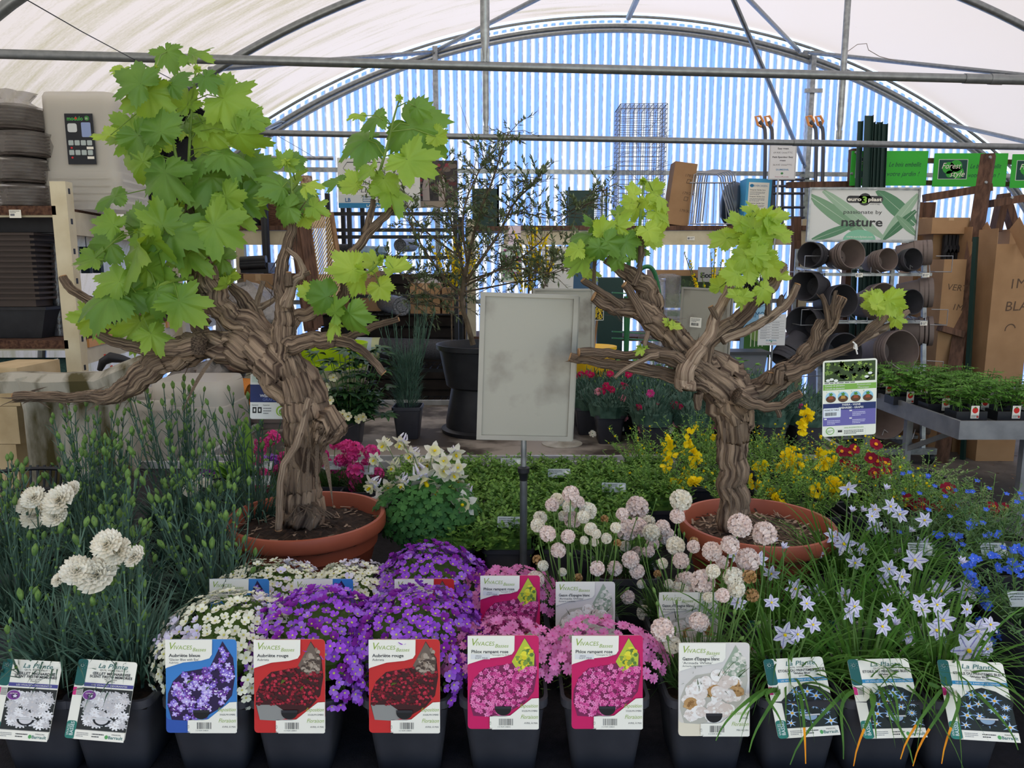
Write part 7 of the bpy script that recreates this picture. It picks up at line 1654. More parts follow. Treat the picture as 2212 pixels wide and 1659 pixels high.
for k, (px, py) in enumerate(((1005, 560), (975, 585), (1150, 540), (1135, 590), (1175, 560))):
    P = at(px, py+60, 5.6); o = thing('forsythia', (P.x, 5.6, P.z), 'yellow flowering branch bush behind the olive tree, %s' % ('left', 'far left', 'upper right', 'lower right', 'rightmost')[k], 'shrub', 'yellow flowering shrubs behind the olive'); mb = MB(); fl_ = MB(); g = random.Random(k+70)
    for _ in range(12):
        b = Vector((g.uniform(-.03, .03), g.uniform(-.03, .03), 0)); t = b + Vector((g.uniform(-.14, .14), g.uniform(-.1, .1), g.uniform(.2, .45))); mb.tube([b, t], .002, 4, TR)
        for q in range(12):
            p = b.lerp(t, .3+.7*q/12); mb.blade(p, (g.uniform(-1, 1), g.uniform(-1, 1), .5), .025, .008, 0, 2, L_GEN, 'oval')
            if g.random() < .55: fl_.add(pea, TM(p, (g.uniform(-1, 1), -.6, g.uniform(-.5, 1)), 0, 1.9))
    mb.tube([(0, 0, -(P.z-.92)), (0, 0, .02)], .006, 6, TR); link('branches', mb.mesh('branches'), o); q = link('flowers', fl_.mesh('flowers'), o); q['kind'] = 'stuff'
board('white_board', (1168, 531, 1238, 640), 6.0, C('#dedcd6'), 'leaning white board with small label behind the right vine leaves', 'board', draw=lambda s, w, h: (s.rect(w*.3, h*.82, w*.4, h*.12, WHT, 1), s.lines(w*.33, h*.83, w*.34, h*.1, 3, INK, 2)), tilt=.03)
board('blue_bag_poster', (1238, 560, 1282, 625), 6.05, C('#3f5f7c'), 'dark blue printed sack beside the leaning white board', 'sack', t=.1)
def lands(s, w, h):
    s.rect(0, 0, w, h*.45, C('#5c7a34'), 1); s.rect(0, h*.45, w, h*.55, C('#2c3a22'), 1)
    for k in range(30): s.disc(rnd(0.1, .9)*w, rnd(.45, .85)*h, w*.06, h*.08, C(R.choice(('#34482a', '#243018', '#4a5e30'))), 2+k*.02, 8)
board('landscape_panel', (1438, 596, 1502, 665), 6.55, C('#3a4a2c'), 'panel picture of a lawn before dark trees behind the film rolls', 'picture', t=.03, draw=lands)
board('landscape_panel', (1500, 600, 1545, 640), 6.6, C('#2c3a22'), 'dark tree picture panel left of the lettered grey sign', 'picture', t=.03)
board('box_panel', (1440, 672, 1498, 765), 6.5, C('#b9bcbc'), 'grey white product carton standing below the lawn picture', 'box', t=.2, draw=lambda s, w, h: (s.rect(0, h*.88, w, h*.12, C('#3f8a44'), 1), s.poly([(w*.15, h*.45), (w*.7, h*.5), (w*.9, h*.65), (w*.3, h*.7)], C('#2f3238'), 2), s.lines(w*.2, h*.2, w*.6, h*.15, 3, INK, 2)))
single('shelf_plank', MB().box((at(1415, 590, 6.7).x, 6.7, at(1500, 601, 6.7).z), (at(1560, 590, 6.7).x, 7.1, at(1500, 583, 6.7).z)), M_CARD, 'pale brown plank above the lawn picture panel', 'plank', None, False)
def econ(s, w, h): s.text('Economy', w*.06, h*.3, h*.45, C('#1d1d1f'), 2, bold=.05, fit=w*.88)
board('shop_sign', (1508, 577, 1586, 609), 6.3, C('#9c9a94'), 'grey sign with bold black lettering behind the forsythia twigs', 'sign', draw=econ)
# forsythia in front of it
P = at(1540, 625, 5.3); o = thing('forsythia', (P.x, 5.3, BZ*0+P.z-.35), 'thin yellow flowering shrub between the sideways sign and the right vine', 'shrub'); mb = MB(); g = random.Random(90); fl_ = MB()
for tx, ty in ((1478, 545), (1488, 560), (1545, 530), (1535, 545), (1600, 545), (1590, 570), (1515, 590), (1560, 560), (1570, 600)):
    b = Vector((0, 0, 0)); t = at(tx, ty, 5.3) - o.location; m_ = b.lerp(t, .5) + Vector((g.uniform(-.02, .02), 0, .05)); pts = [b*(1-u)**2 + m_*2*u*(1-u) + t*u*u for u in [k/8 for k in range(9)]]; mb.tube(pts, .0025, 5, TR)
    for q in range(22):
        u = .45 + .55*q/22; k = min(7, int(u*8)); p = pts[k].lerp(pts[k+1], u*8-k)
        if u < .72 or g.random() < .3: fl_.add(pea, TM(p, (g.uniform(-1, 1), -.6, g.uniform(-.5, 1)), 0, 1.5))
        if u > .6: mb.blade(p, (g.uniform(-1, 1), g.uniform(-1, 1), .8), .03, .008, .1, 2, L_GEN, 'oval')
mb.tube([(0, 0, -.4), (0, 0, 0)], .006, 6, TR); mb.lathe([(.09, -.62), (.12, -.42), (.11, -.42), (0, -.44)], 20, M_BLACK); link('branches', mb.mesh('branches'), o); link('flowers', fl_.mesh('flowers'), o)['kind'] = 'stuff'; o.location.z = o.location.z
single('upturned_crate', MB().box((P.x-.2, 5.15, 0), (P.x+.2, 5.5, P.z-.35-.62)), M_BLACK, 'black crate below the thin forsythia behind the pinks', 'crate', None, False)
# green hand truck
def tubes(o, name, rows, Y, r, m, n=8):
    for pts in rows:
        mb = MB(); mb.tube(curve3([tuple(at(q[0], q[1], Y + (q[2] if len(q) > 2 else 0))) for q in pts], 5), r, n); part(name, mb, m, o, True)
ht = thing('hand_truck', (at(1380, 880, 5.6).x, 5.6, 0), 'green two-wheel hand truck behind the left arm of the right vine', 'hand truck')
tubes(ht, 'frame_tube', [[(1372, 620), (1378, 590), (1392, 577), (1408, 580), (1420, 610), (1432, 690), (1445, 760), (1455, 850)], [(1352, 640), (1352, 760), (1350, 880)], [(1358, 560), (1358, 640), (1356, 700), (1352, 800), (1350, 880)]], 5.55, .016, M_GRNT)
for py in (632, 650, 716, 730): a, b = at(1322, py, 5.57), at(1425, py+6, 5.57); part('cross_plate', MB().beam(a, b, .03, .008), M_GRNT, ht, True)
for x_ in (1350, 1455): p = at(x_, 860, 5.55); mb = MB(); mb.lathe([(.03, -.02), (.10, -.02), (.12, 0), (.10, .02), (.03, .02)], 20, M_BLACK, Matrix.Translation((p.x, 5.6, .12)) @ Matrix.Rotation(PI/2, 4, 'Y')); part('wheel', mb, None, ht, True)
for ft in (1350, 1455): a = at(ft, 800, 5.55); part('foot_tube', MB().tube([a, Vector((a.x, 5.6, .12))], .016, 8), M_GRNT, ht, True)
for k, (px, Y, top) in enumerate(((1408, 6.0, 603), (1440, 6.12, 594))):
    a = at(px, 700, Y); mb = MB(); z1 = at(px, top, Y).z; mb.tube([Vector((a.x, Y, .0)), Vector((a.x, Y, z1-.01)), Vector((a.x, Y, z1))], [.105, .105, .09], 22, wob=lambda t, a_, j: 1 + .03*noise.noise(Vector((math.cos(t)*3, math.sin(t)*3, a_*9)))); mb.lathe([(.10, -.02), (.06, .01), (0, .0)], 18, M_BAG, Matrix.Translation((a.x, Y, z1)))
    single('film_roll', mb, M_FILM, 'tall roll wrapped in black film, %s of the two beside the green hand truck' % ('front', 'rear')[k], 'roll', 'black wrapped rolls')
single('storage_cabinet', MB().box((at(1290, 700, 6.2).x, 6.2, 0), (at(1345, 700, 6.2).x, 6.6, at(1300, 600, 6.2).z)), M_GRNM, 'dark green cabinet behind the left arm of the right vine', 'cabinet', None, False)
# yellow stick label with stem, yellow pot
P = at(1282, 760, 4.3); o = thing('potted_forsythia', (P.x, 4.3, BZ), 'young forsythia stem with black and yellow picture tag in a yellow pot', 'potted plant'); mb = MB(); h_ = P.z-BZ; mb.lathe([(.10, 0), (.13, h_+.02), (.135, h_+.02), (.135, h_+.035), (.12, h_+.03), (0, h_)], 26, C('#e8b81c')); link('pot', mb.mesh('pot'), o)
mb = MB(); mb.tube([(0, 0, h_), at(1290, 690, 4.3)-o.location, at(1294, 640, 4.3)-o.location], .007, 6, M_WOODL); link('stem', mb.mesh('stem'), o)
s = Sheet(.058, .082, WHT, r=.002); s.rect(.003, .003, .052, .076, C('#1f241c'), 1)
for k in range(55): x_ = .029 + .017*math.sin(k*.9); s.flower(x_ + rnd(-.006, .006), .008 + k*.0012, .004, C('#e6c41c'), None, 5, 2 + k*.03)
link('picture_tag', s.mb.mesh('picture_tag', None, None, False), o, loc=at(1282, 692, 4.26)-o.location)
# strawberries behind the pinks
for k, (px, py, Y, txt) in enumerate(((1355, 770, 4.5, 'strawberry plants under the left arm of the right vine'), (1395, 760, 4.55, 'strawberry plant right of the yellow pot'), (1240, 800, 4.4, 'strawberry plant beside the second blank sign'), (1585, 790, 4.5, 'strawberry plant with tomato red tag right of the sideways sign'), (1310, 800, 4.4, 'strawberry plant with red fruit tag left of centre'), (1440, 790, 4.5, 'strawberry plant behind the magenta pink'))):
    P = at(px, py, Y); o = thing('strawberry_plant', (P.x, Y, BZ), txt, 'potted plant', 'strawberry plants behind the pinks'); q = link('pot', POT_ME, o); q.scale = (.9, .9, .8); mb = MB()
    for _ in range(34):
        a = rnd(0, 6.3); r_ = rnd(.02, .13); p = Vector((r_*math.cos(a), r_*math.sin(a), rnd(.16, .30))); mb.tube([(0, 0, .1), tuple(p)], .0012, 4, L_STEM)
        for q in (-.9, 0, .9): mb.blade(p, (math.cos(a+q), math.sin(a+q), rnd(.1, .6)), .035, .028, .2, 3, L_TOM, 'oval')
    link('foliage', mb.mesh('foliage'), o)
    if k in (0, 2, 3, 4):
        s = Sheet(.075, .06, WHT, r=.002); s.text('Fraise', .01, .046, .01, INK, 2)
        for q in range(7): s.disc(rnd(.012, .06), rnd(.012, .035), .010, .010, C(R.choice(('#d8402c', '#e05a3c', '#b83020'))), 2+q*.2)
        link('picture_tag', s.mb.mesh('picture_tag', None, None, False), o, loc=(-.03, -.14, .09))
# grey planter with black netting, dark brushwood screen, green sack, notice
P = at(1608, 800, 5.2); o = thing('planter_trough', (P.x, 5.2, 0), 'grey trough planter with black rim behind the right vine', 'planter'); zt = at(1608, 757, 5.2).z; mb = MB(); mb.box((-.13, -.08, zt-.2), (.13, .1, zt-.02), C('#6a6c70'), taper=.85); mb.box((-.15, -.10, zt-.02), (.15, .12, zt), M_BLACK); mb.box((-.12, -.06, 0), (.12, .1, zt-.2), M_BLACK); link('body', mb.mesh('body', None, None, False), o)
mb = MB(); c = at(1628, 700, 6.2)
for k in range(130): a = rnd(0, 6.3); r_ = .10*math.sqrt(rnd(0, 1)); x, y = c.x+r_*math.cos(a), 6.2+r_*math.sin(a); mb.tube([(x, y, 0), (x+rnd(-.03, .03), y, at(1628, 600, 6.2).z + rnd(-.08, .03))], .004, 4)
single('brushwood_screen', mb, mat('dark_brushwood', '#26221f', .9), 'rolled dark brushwood screen right of the sideways sign', 'screen roll')
def simo(s, w, h):
    s.rect(0, h*.45, w, h*.55, C('#8fbad2'), 1); s.rect(0, 0, w, h*.42, C('#3a6a2c'), 1); s.text('SIMO', w*.2, h*.74, h*.15, C('#1f4a6a'), 2, fit=w*.55)
    for k in range(4): s.rect(w*(.25+.15*k), h*.2, w*.03, h*.3, C('#dfe6cf'), 2)
    s.disc(w*.5, h*.42, w*.3, h*.12, C('#7a9a4c'), 1.5)
board('seed_sack', (1608, 655, 1664, 772), 5.95, C('#7aa0b0'), 'blue and green printed sack under the right vine arm', 'sack', t=.1, draw=simo)
def notice(s, w, h):
    s.text('Terreau plantation', w*.1, h*.9, h*.05, INK, 2, fit=w*.7)
    for k in range(7): s.rect(w*.06, h*(.78-.085*k), w*.88, h*.004, INK, 1); s.lines(w*.08, h*(.72-.085*k), w*.35, h*.05, 2, C('#6c6c70'), 2); s.lines(w*.5, h*(.73-.085*k), w*.4, h*.03, 1, INK, 2)
    s.text('DUMESNIL', w*.3, h*.14, h*.06, C('#2f8aa0'), 2, bold=.02, fit=w*.4); s.text('FranceRurale', w*.3, h*.05, h*.04, C('#b03a6a'), 2, fit=w*.4); s.disc(w*.5, h*.115, w*.03, h*.02, C('#4a9a5c'), 2)
board('price_notice', (1638, 679, 1697, 746), 5.6, C('#d6d6d4'), 'price notice sheet with table hanging under the right vine arm', 'notice', t=.003, draw=notice)
single('notice_pole', MB().tube([at(1668, 746, 5.62), Vector((at(1668, 746, 5.62).x, 5.62, 0))], .008, 8), M_STEEL_L, 'thin pole carrying the hanging price notice', 'pole')
# ---- goods on the gable shelf, right part
def cage(r, Y, dpt, m, wr, nx, ny, nz, label, name, diag=False, zbase=G0, cat='cage'):
    x0, x1, z0, z1 = rectw(*r, Y); z0 = zbase; mb = MB()
    for i in range(nx+1):
        x = x0 + (x1-x0)*i/nx
        for y in (Y, Y+dpt): mb.beam((x, y, z0), (x + rnd(-.004, .004), y, z1), wr, wr)
    for k in range(nz+1):
        z = z0 + (z1-z0)*k/nz
        for y in (Y, Y+dpt): mb.beam((x0, y, z), (x1, y, z + rnd(-.006, .006)), wr, wr)
        for x in (x0, x1): mb.beam((x, Y, z), (x, Y+dpt, z), wr, wr)
    for j in range(1, ny):
        y = Y + dpt*j/ny
        for x in (x0, x1): mb.beam((x, y, z0), (x, y, z1), wr, wr)
        for z in (z0, z1): mb.beam((x0, y, z), (x1, y, z), wr, wr)
    for i in range(nx+1): x = x0 + (x1-x0)*i/nx; [mb.beam((x, Y, z), (x, Y+dpt, z), wr, wr) for z in (z0, z1)]
    if diag:
        for _ in range(46): z = rnd(z0, z1-.05); a = rnd(x0, x1); mb.beam((a, Y + rnd(0, dpt), z), (a + rnd(-.2, .2) if x0 < a < x1 else a, Y + rnd(0, dpt), z + rnd(-.1, .15)), wr*.7, wr*.7)
    return single(name, mb, m, label, cat, None, False)
cage((1338, 224, 1438, 487), 7.0, .36, M_WIRE, .0045, 10, 6, 26, 'tall grey wire gabion cage standing on the gable shelf', 'gabion_cage', True)
x0, x1, z0, z1 = rectw(1022, 404, 1076, 487, 7.0)
def gcrate(r, label, side):
    x0, x1, z0, z1 = rectw(*r, 7.0); o = thing('folding_crate', ((x0+x1)/2, 7.0, G0), label, 'crate', 'dark green metal crates'); w = x1-x0; h = z1-G0
    link('panel', MB().box((-w/2, 0, 0), (w/2*(.3 if side else 1), .02, h-.03)).mesh('panel', M_GRNM, None, False), o)
    f = MB()
    for x in (-w/2, w/2*(.3 if side else 1), w/2): f.box((x-.008, -.005, 0), (x+.008, .025, h))
    f.box((-w/2-.01, -.01, h*.55), (w/2, 0, h*.57)); f.box((-w/2, .3, 0), (-w/2+.012, .312, h)); f.box((w/2-.012, .3, 0), (w/2, .312, h)); link('frame', f.mesh('frame', M_GRNM, None, False), o)
    if side:
        g_ = MB()
        for k in range(14): g_.box((w*.15, .01, h*.75*k/14), (w/2, .013, h*.75*k/14+.004)); g_.box((w*.15 + w*.35*k/14, .01, 0), (w*.15 + w*.35*k/14+.003, .013, h*.75))
        link('grille', g_.mesh('grille', M_WIRE, None, False), o)
gcrate((1022, 400, 1076, 487), 'dark green metal panel crate behind the olive top', False); gcrate((1229, 404, 1310, 487), 'dark green crate with white tag and wire grille on the gable shelf', True)
single('shelf_bracket', MB().box((at(1012, 480, 7.0).x, 6.95, GZ-.045), (at(1090, 480, 7.0).x, 7.4, GZ)), M_WOOD, 'short board between the black rack and the gable shelf', 'board', None, False)
carton('cardboard_box', (1440, 350, 1488, 487), 7.0, .22, 'tilted tall cardboard box with check marks beside the gabion cage', tilt=.13, zbase=G0+.01, seam=False, text=(('179/20C', .5, .78, .035, 0), ('179/20C', .5, .5, .035, 0), ('179/30C', .5, .22, .035, 0), ('□', .6, .68, .05, 0), ('□', .6, .4, .05, 0)))
o = thing('wire_stand', (at(1538, 487, 7.0).x, 7.1, G0), 'silver wire bottle stands nested in a row on the gable shelf', 'wire stand')
for k in range(7):
    mb = MB(); dx = k*5; dy = k*.04
    mb.tube([at(x + dx, y - k*1.2, 6.95 + dy) for x, y in ((1487, 486), (1496, 400), (1500, 377), (1508, 374), (1548, 376), (1556, 384), (1562, 420), (1582, 486))], .006, 6); part('wire_hoop', mb, M_WIREL, o, True)
for py in (395, 484): part('cross_wire', MB().tube([at(1490, py, 6.95), at(1580, py, 6.95)], .007, 6), M_WIREL, o, True)
for k in range(6): part('diagonal_wire', MB().tube([at(1495 + k*15, 484, 6.96), at(1510 + k*11, 396, 6.96)], .004, 5), M_WIREL, o, True)
lump('compost_bag', (at(1592, 470, 7.1).x, 7.22, G0), (.14, .12, .42), mat('blue_black_bag', '#26384a', .3, col2='#b6c0c6', scale=3.5, contrast=(.55, .62), spec=.7), 'shiny dark blue bag with white print behind the blue carton', 'bag', 12, amp=.15)
def everg(s, w, h):
    s.rect(w*.1, h*.30, w*.8, h*.62, WHT, 1); s.text('EVERGREEN', w*.3, h*.83, h*.055, C('#2a6a9a'), 2, fit=w*.52); s.disc(w*.22, h*.85, w*.08, h*.035, C('#2a7aa8'), 2)
    for k in range(3): s.text('Evergreen Garden Care', w*.16, h*(.75-.14*k), h*.035, INK, 2, fit=w*.6, bold=.02); s.lines(w*.16, h*(.65-.14*k), w*.6, h*.08, 3, C('#77777b'), 2)
    s.rect(w*.1, h*.20, w*.8, h*.08, WHT, 1); s.text('8103', w*.3, h*.215, h*.055, INK, 2, bold=.02); s.rect(w*.12, h*.03, w*.7, h*.15, WHT, 1); s.barcode(w*.16, h*.04, w*.6, h*.12, INK, 2)
board('product_carton', (1608, 385, 1663, 487), 6.95, C('#4fa8d4'), 'sky blue carton with white address label on the gable shelf', 'carton', t=.2, draw=everg, tilt=.03)
# two sack trucks
def sack_truck(dx, label, bars):
    o = thing('sack_truck', (at(1650+dx, 487, 7.1).x, 7.1, G0), label, 'sack truck', 'grey sack trucks with orange grips')
    for gx, px in ((1640, 1650), (1660, 1665)):
        Y = 7.0 if gx == 1640 else 7.1
        pts = [(gx+dx, 262), (px+dx-2, 272), (px+dx+3, 290), (px+dx+2, 380), (px+dx-1, 486)]
        mb = MB(); mb.tube(curve3([tuple(at(x, y, Y)) for x, y in pts], 5), .017, 8); part('frame_tube', mb, M_TUBE, o, True)
        gp = MB(); gp.tube([at(gx+dx-8, 252, Y), at(gx+dx+2, 251, Y), at(gx+dx+8, 262, Y), at(gx+dx+3, 274, Y), at(gx+dx-3, 270, Y)], .012, 8, closed=True); part('grip', gp, M_ORG, o, True)
    return o
sack_truck(0, 'grey sack truck with orange grips left of the price sign', 0); t2 = sack_truck(110, 'grey sack truck with orange grips right of the price sign', 1)
o = thing('tube_grid', (at(1700, 487, 7.2).x, 7.2, G0), 'grey tube ladder frames standing behind the price sign', 'frame')
for x_ in (1672, 1690, 1712, 1732): part('upright_tube', MB().tube([at(x_, 487, 7.2), at(x_, 390, 7.2), at(x_+3, 383, 7.2)], .014, 8), M_TUBE, o, True)
for y_ in (388, 402, 418, 448, 470): part('rung', MB().tube([at(1668, y_, 7.19), at(1738, y_, 7.19)], .012, 8), M_TUBE, o, True)
def price(s, w, h):
    s.rect(w*.05, h*.03, w*.9, h*.94, C('#e6e6e6'), 1)
    for t_, z_, b_, f_ in (('Easy green', .82, .03, .4), ('69.95€ Unité/TTC', .71, 0, .7), ('Petit Epandeur Easy', .59, .03, .76), ('green', .50, .03, .22), ('56.41€ Unité/TTC', .38, 0, .7)): s.text(t_, w*.5, h*z_, h*.055, INK, 2, align='c', bold=b_, fit=w*f_) if False else s.text(t_, w*(.5-f_/2), h*z_, h*.06, INK, 2, bold=b_, fit=w*f_)
    s.text('DUMESNIL', w*.27, h*.25, h*.06, C('#2f7fae'), 2, bold=.02, fit=w*.48); s.text('franceRurale', w*.25, h*.06, h*.05, C('#a83a6a'), 2, fit=w*.5); s.disc(w*.5, h*.17, w*.05, h*.03, C('#3f8a4c'), 2)
board('price_sign', (1661, 308, 1720, 388), 6.85, C('#c9c9c9'), 'white price sheet on a thin pole between the two sack trucks', 'price sign', t=.006, draw=price, tilt=0)
single('sign_pole', MB().tube([at(1681, 388, 6.86), Vector((at(1681, 388, 6.86).x, 6.865, 0))], .009, 8), M_WIREL, 'thin bright pole carrying the white price sheet', 'pole')
# ---- pot trolley with banner
tr_ = thing('pot_trolley', (at(1895, 985, 6.0).x, 6.0, 0), 'grey metal trolley holding round pots under the green leaf banner', 'trolley'); FR = M_STEEL_L
def bar(a, b, w=.03): part('frame_bar', MB().beam(a, b, w, w), FR, tr_, True)
def TP(px, py, Y): return at(px, py, Y)
yf, yb = 5.75, 6.25
Lf, Rf = (at(1797, 560, yf).x, at(1770, 960, yf).x), (at(2032, 560, yf).x, at(1988, 960, yf).x); xl = at(1782, 760, yf).x; xr = at(2012, 760, yf).x; zt = at(1900, 550, yf).z
for x in (xl, xr): bar((x, yf, .10), (x, yf+.22, zt)); bar((x, yb+.2, .10), (x, yb+.2, zt+.06))
SHZ = [at(1900, py, yf).z for py in (593, 697, 803, 950)]
for z in SHZ: bar((xl, yf+.10, z), (xr, yf+.10, z), .025); bar((xl, yb+.2, z+.05), (xr, yb+.2, z+.05), .025); [bar((x, yf+.1, z), (x, yb+.2, z+.05), .02) for x in (xl, xr)]
bar((xl-.02, yf, .11), (xr+.10, yf, .11), .05); bar((xl, yb+.2, .11), (xr, yb+.2, .11), .04); bar((xr, yf, .11), (xr, yb+.2, .11), .04); bar((xl, yf, .11), (xl, yb+.2, .11), .04)
for x, y in ((xl, yf+.03), (xr+.08, yf+.03), (xl, yb+.2), (xr, yb+.2)):
    mb = MB(); mb.lathe([(.012, -.02), (.045, -.02), (.05, -.012), (.05, .012), (.045, .02), (.012, .02)], 18, M_BLACK, Matrix.Translation((x, y, .05)) @ Matrix.Rotation(PI/2, 4, 'Y')); mb.box((x-.03, y-.02, .075), (x+.03, y+.02, .09), M_STEEL); part('caster', mb, None, tr_, True)
for j, py in enumerate((570, 670, 775, 935)):
    z = SHZ[j] + .0; mb = MB(); n = 5 if j < 2 else 3
    for k in range(n):
        x0 = xl + .04 + (xr-xl-.08)*k/n; x1 = xl + .04 + (xr-xl-.08)*(k+1)/n; mb.tube([(x0, yf+.06, z+.07), (x0+.25*(x1-x0), yf-.02, z+.01), (x0+.75*(x1-x0), yf-.02, z+.01), (x1, yf+.06, z+.07)], .004, 6)
    part('wire_cradle', mb, M_WIREL, tr_, True)
    for px in ((1860, 2005) if j < 1 else (2000,)):
        s = Sheet(.055, .032, WHT, r=.001); s.lines(.02, .006, .03, .02, 2, INK); s.rect(.003, .006, .013, .02, C('#8c8c90'), 2); p = at(px, (585, 690, 797, 950)[j], yf-.05); link('price_tag', s.mb.mesh('price_tag', None, None, False), tr_, loc=Vector((p.x-.03, yf-.03, z-.02)) - tr_.location)
for x_, sg in ((xl, -1), (xr, 1)):
    for z in (SHZ[0]+.02, SHZ[1]-.02, SHZ[2]-.04):
        mb = MB(); e = x_ + sg*(.20 if sg < 0 else .10); mb.tube([(x_, yf+.05, z+.12), (e, yf+.0, z+.12), (e, yf, z), (x_, yf+.05, z)], .004, 6); mb.tube([(e, yf, z), (e, yf+.3, z)], .004, 6); part('side_cradle', mb, M_WIREL, tr_, True)
def banner(s, w, h):
    s.rect(w*.012, h*.035, w*.976, h*.93, C('#dcdeda'), 1)
    G_ = ['#7fa583', '#5f8f6c', '#9dbb9f', '#4f7f5c', '#b2cab2']
    def leafp(x0, z0, x1, z1, wd, c, l):
        pts = []; dx, dz = x1-x0, z1-z0; L_ = math.hypot(dx, dz); nx, nz = -dz/L_, dx/L_
        for sg in (1, -1):
            for k in range(9):
                u = k/8 if sg == 1 else 1-k/8; q = wd*math.sin(PI*(.12+.8*u)); x = x0+dx*u+nx*q*sg; z = z0+dz*u+nz*q*sg; pts.append((min(max(x, w*.012), w*.988), min(max(z, h*.035), h*.965)))
        s.poly(pts, C(c), l); s.poly([(x0+dx*.0+nx*wd*.05, z0+nz*wd*.05), (x1, z1), (x0-nx*wd*.05, z0-nz*wd*.05)], C('#c6d8c4'), l+.2) if 0 < x1 < w and 0 < z1 < h else None
    leafp(w*.0, h*.85, w*.55, h*.12, h*.13, G_[0], 1.5); leafp(w*.12, h*.95, w*.72, h*.05, h*.10, G_[2], 2); leafp(w*.05, h*.03, w*.45, h*.35, h*.08, G_[1], 2.5); leafp(w*.98, h*.35, w*.6, h*.97, h*.15, G_[1], 3); leafp(w*.98, h*.9, w*.68, h*.03, h*.10, G_[2], 3.5); leafp(w*.97, h*.6, w*.7, h*.05, h*.08, G_[3], 4); leafp(w*.99, h*.15, w*.8, h*.5, h*.07, G_[0], 4.5)
    s.poly([(w*(.48+.15*math.cos(a)), h*.035 + h*.20*math.sin(a)) for a in [k*PI/14 for k in range(15)]], C('#86c4a4'), 5)
    DK = C('#3c3c3e'); s.rect(w*.335, h*.73, w*.33, h*.13, DK, 6, h*.06); s.disc(w*.50, h*.795, w*.058, h*.115, DK, 6); s.rect(w*.340, h*.742, w*.32, h*.106, C('#f2f2f0'), 6.5, h*.05) if False else None
    s.text('euro', w*.345, h*.765, h*.095, WHT, 7, bold=.03, fit=w*.125); s.text('3', w*.475, h*.73, h*.165, C('#8cc24a'), 7, bold=.04, fit=w*.045); s.text('plast', w*.53, h*.765, h*.095, WHT, 7, bold=.03, fit=w*.125); s.text('made in italy', w*.55, h*.70, h*.03, DK, 7, fit=w*.09)
    s.text('passionate by', w*.315, h*.53, h*.10, DK, 7, fit=w*.35); s.text('nature', w*.30, h*.30, h*.23, DK, 7, bold=.02, fit=w*.38); s.text('www.euro3plast.com', w*.36, h*.085, h*.055, WHT, 7, fit=w*.24)
x0, x1, z0, z1 = rectw(1745, 405, 1984, 522, 5.95); w, h = x1-x0, z1-z0; s = Sheet(w, h, M_STEEL_L, t=.02, r=.004); banner(s, w, h); f = link('banner', s.mb.mesh('banner', None, None, False), tr_, loc=Vector((x0, 5.95, z0)) - tr_.location); f.rotation_euler.y = .012
f = MB(); t = .014
for lo, hi in (((0, -.012, 0), (w, .0, t)), ((0, -.012, h-t), (w, 0, h)), ((0, -.012, t), (t, 0, h-t)), ((w-t, -.012, t), (w, 0, h-t))): f.box(lo, hi)
link('banner_frame', f.mesh('banner_frame', FR, None, False), tr_, loc=Vector((x0, 5.95, z0)) - tr_.location)
for x in (x0+.03, x1-.03): bar((x, 5.97, zt-.10), (x, 5.97, z0+.02), .02)
# pots lying in the cradles: nested stacks whose mouths face the viewer
POTM = {}
def lyingpots(px, py, rpx, m, n, mk, where, Y=5.72, ax=(.22, -1, .16), group='round pots on the trolley', deep=.55):
    c = at(px, py, Y); r = rpx*mpp(c); h = r*1.7; key = (round(r, 3), mk)
    if key not in POTM:
        b = MB(); b.lathe([(0, 0), (r*.62, 0), (r*.66, .004), (r*.92, h-.05), (r*.93, h-.045), (r, h-.042), (r, h-.004), (r*.985, h), (r*.94, h), (r*.93, h-.012), (r*.90, h-.03), (r*.62, .012), (0, .010)], 36, m)
        for k in range(5): t_ = k*2*PI/5; b.lathe([(.006, .0125), (0, .0126)], 6, M_BLACK, Matrix.Translation((r*.35*math.cos(t_), r*.35*math.sin(t_), 0)))
        POTM[key] = b.mesh('body')
    d = Vector(ax).normalized(); sp_ = .028
    for k in range(n):
        mouth = c - d*(k*sp_); o = thing('round_pot', mouth - d*h*.5 - Vector((0, 0, r*.8)), '%s round pot %s%s' % (mk, where, '' if n == 1 else (', front one' if k == 0 else ', %s in its stack' % ('', 'second', 'third', 'fourth', 'fifth')[k])), 'pot', group)
        q = link('body', POTM[key], o); q.matrix_local = Matrix.Translation((mouth - d*h) - o.location) @ frame(d).to_4x4()
TA, AN = (M_TAUPE, 'taupe'), (M_ANTH, 'dark grey')
for px, py, r, (m, mk), n, wh in ((1842, 548, 32, TA, 3, 'on the top tier, left'), (1919, 560, 25, TA, 4, 'on the top tier, middle'), (1973, 560, 25, AN, 2, 'on the top tier, right'), (1823, 649, 36, AN, 3, 'on the second tier, left'), (1911, 650, 40, TA, 3, 'on the second tier, middle'), (1972, 652, 28, AN, 1, 'on the second tier, right'),
        (1826, 762, 44, AN, 2, 'on the third tier, left'), (1948, 757, 45, TA, 4, 'on the third tier, right'), (1808, 895, 52, AN, 1, 'on the bottom tier, left'), (1912, 888, 62, TA, 2, 'on the bottom tier behind the care label')): lyingpots(px, py, r, m, n, mk, wh)
for px, py, r, (m, mk), n, wh in ((1748, 550, 28, AN, 3, 'on the upper left side arm'), (1737, 617, 33, AN, 4, 'on the middle left side arm'), (1731, 700, 38, AN, 4, 'on the lower left side arm'), (1690, 782, 30, AN, 4, 'low at the left, tipped face down')): lyingpots(px, py, r, m, n, mk, wh, ax=(-.85, -.75, .05) if py < 760 else (-.6, -.3, -.75), Y=5.8)
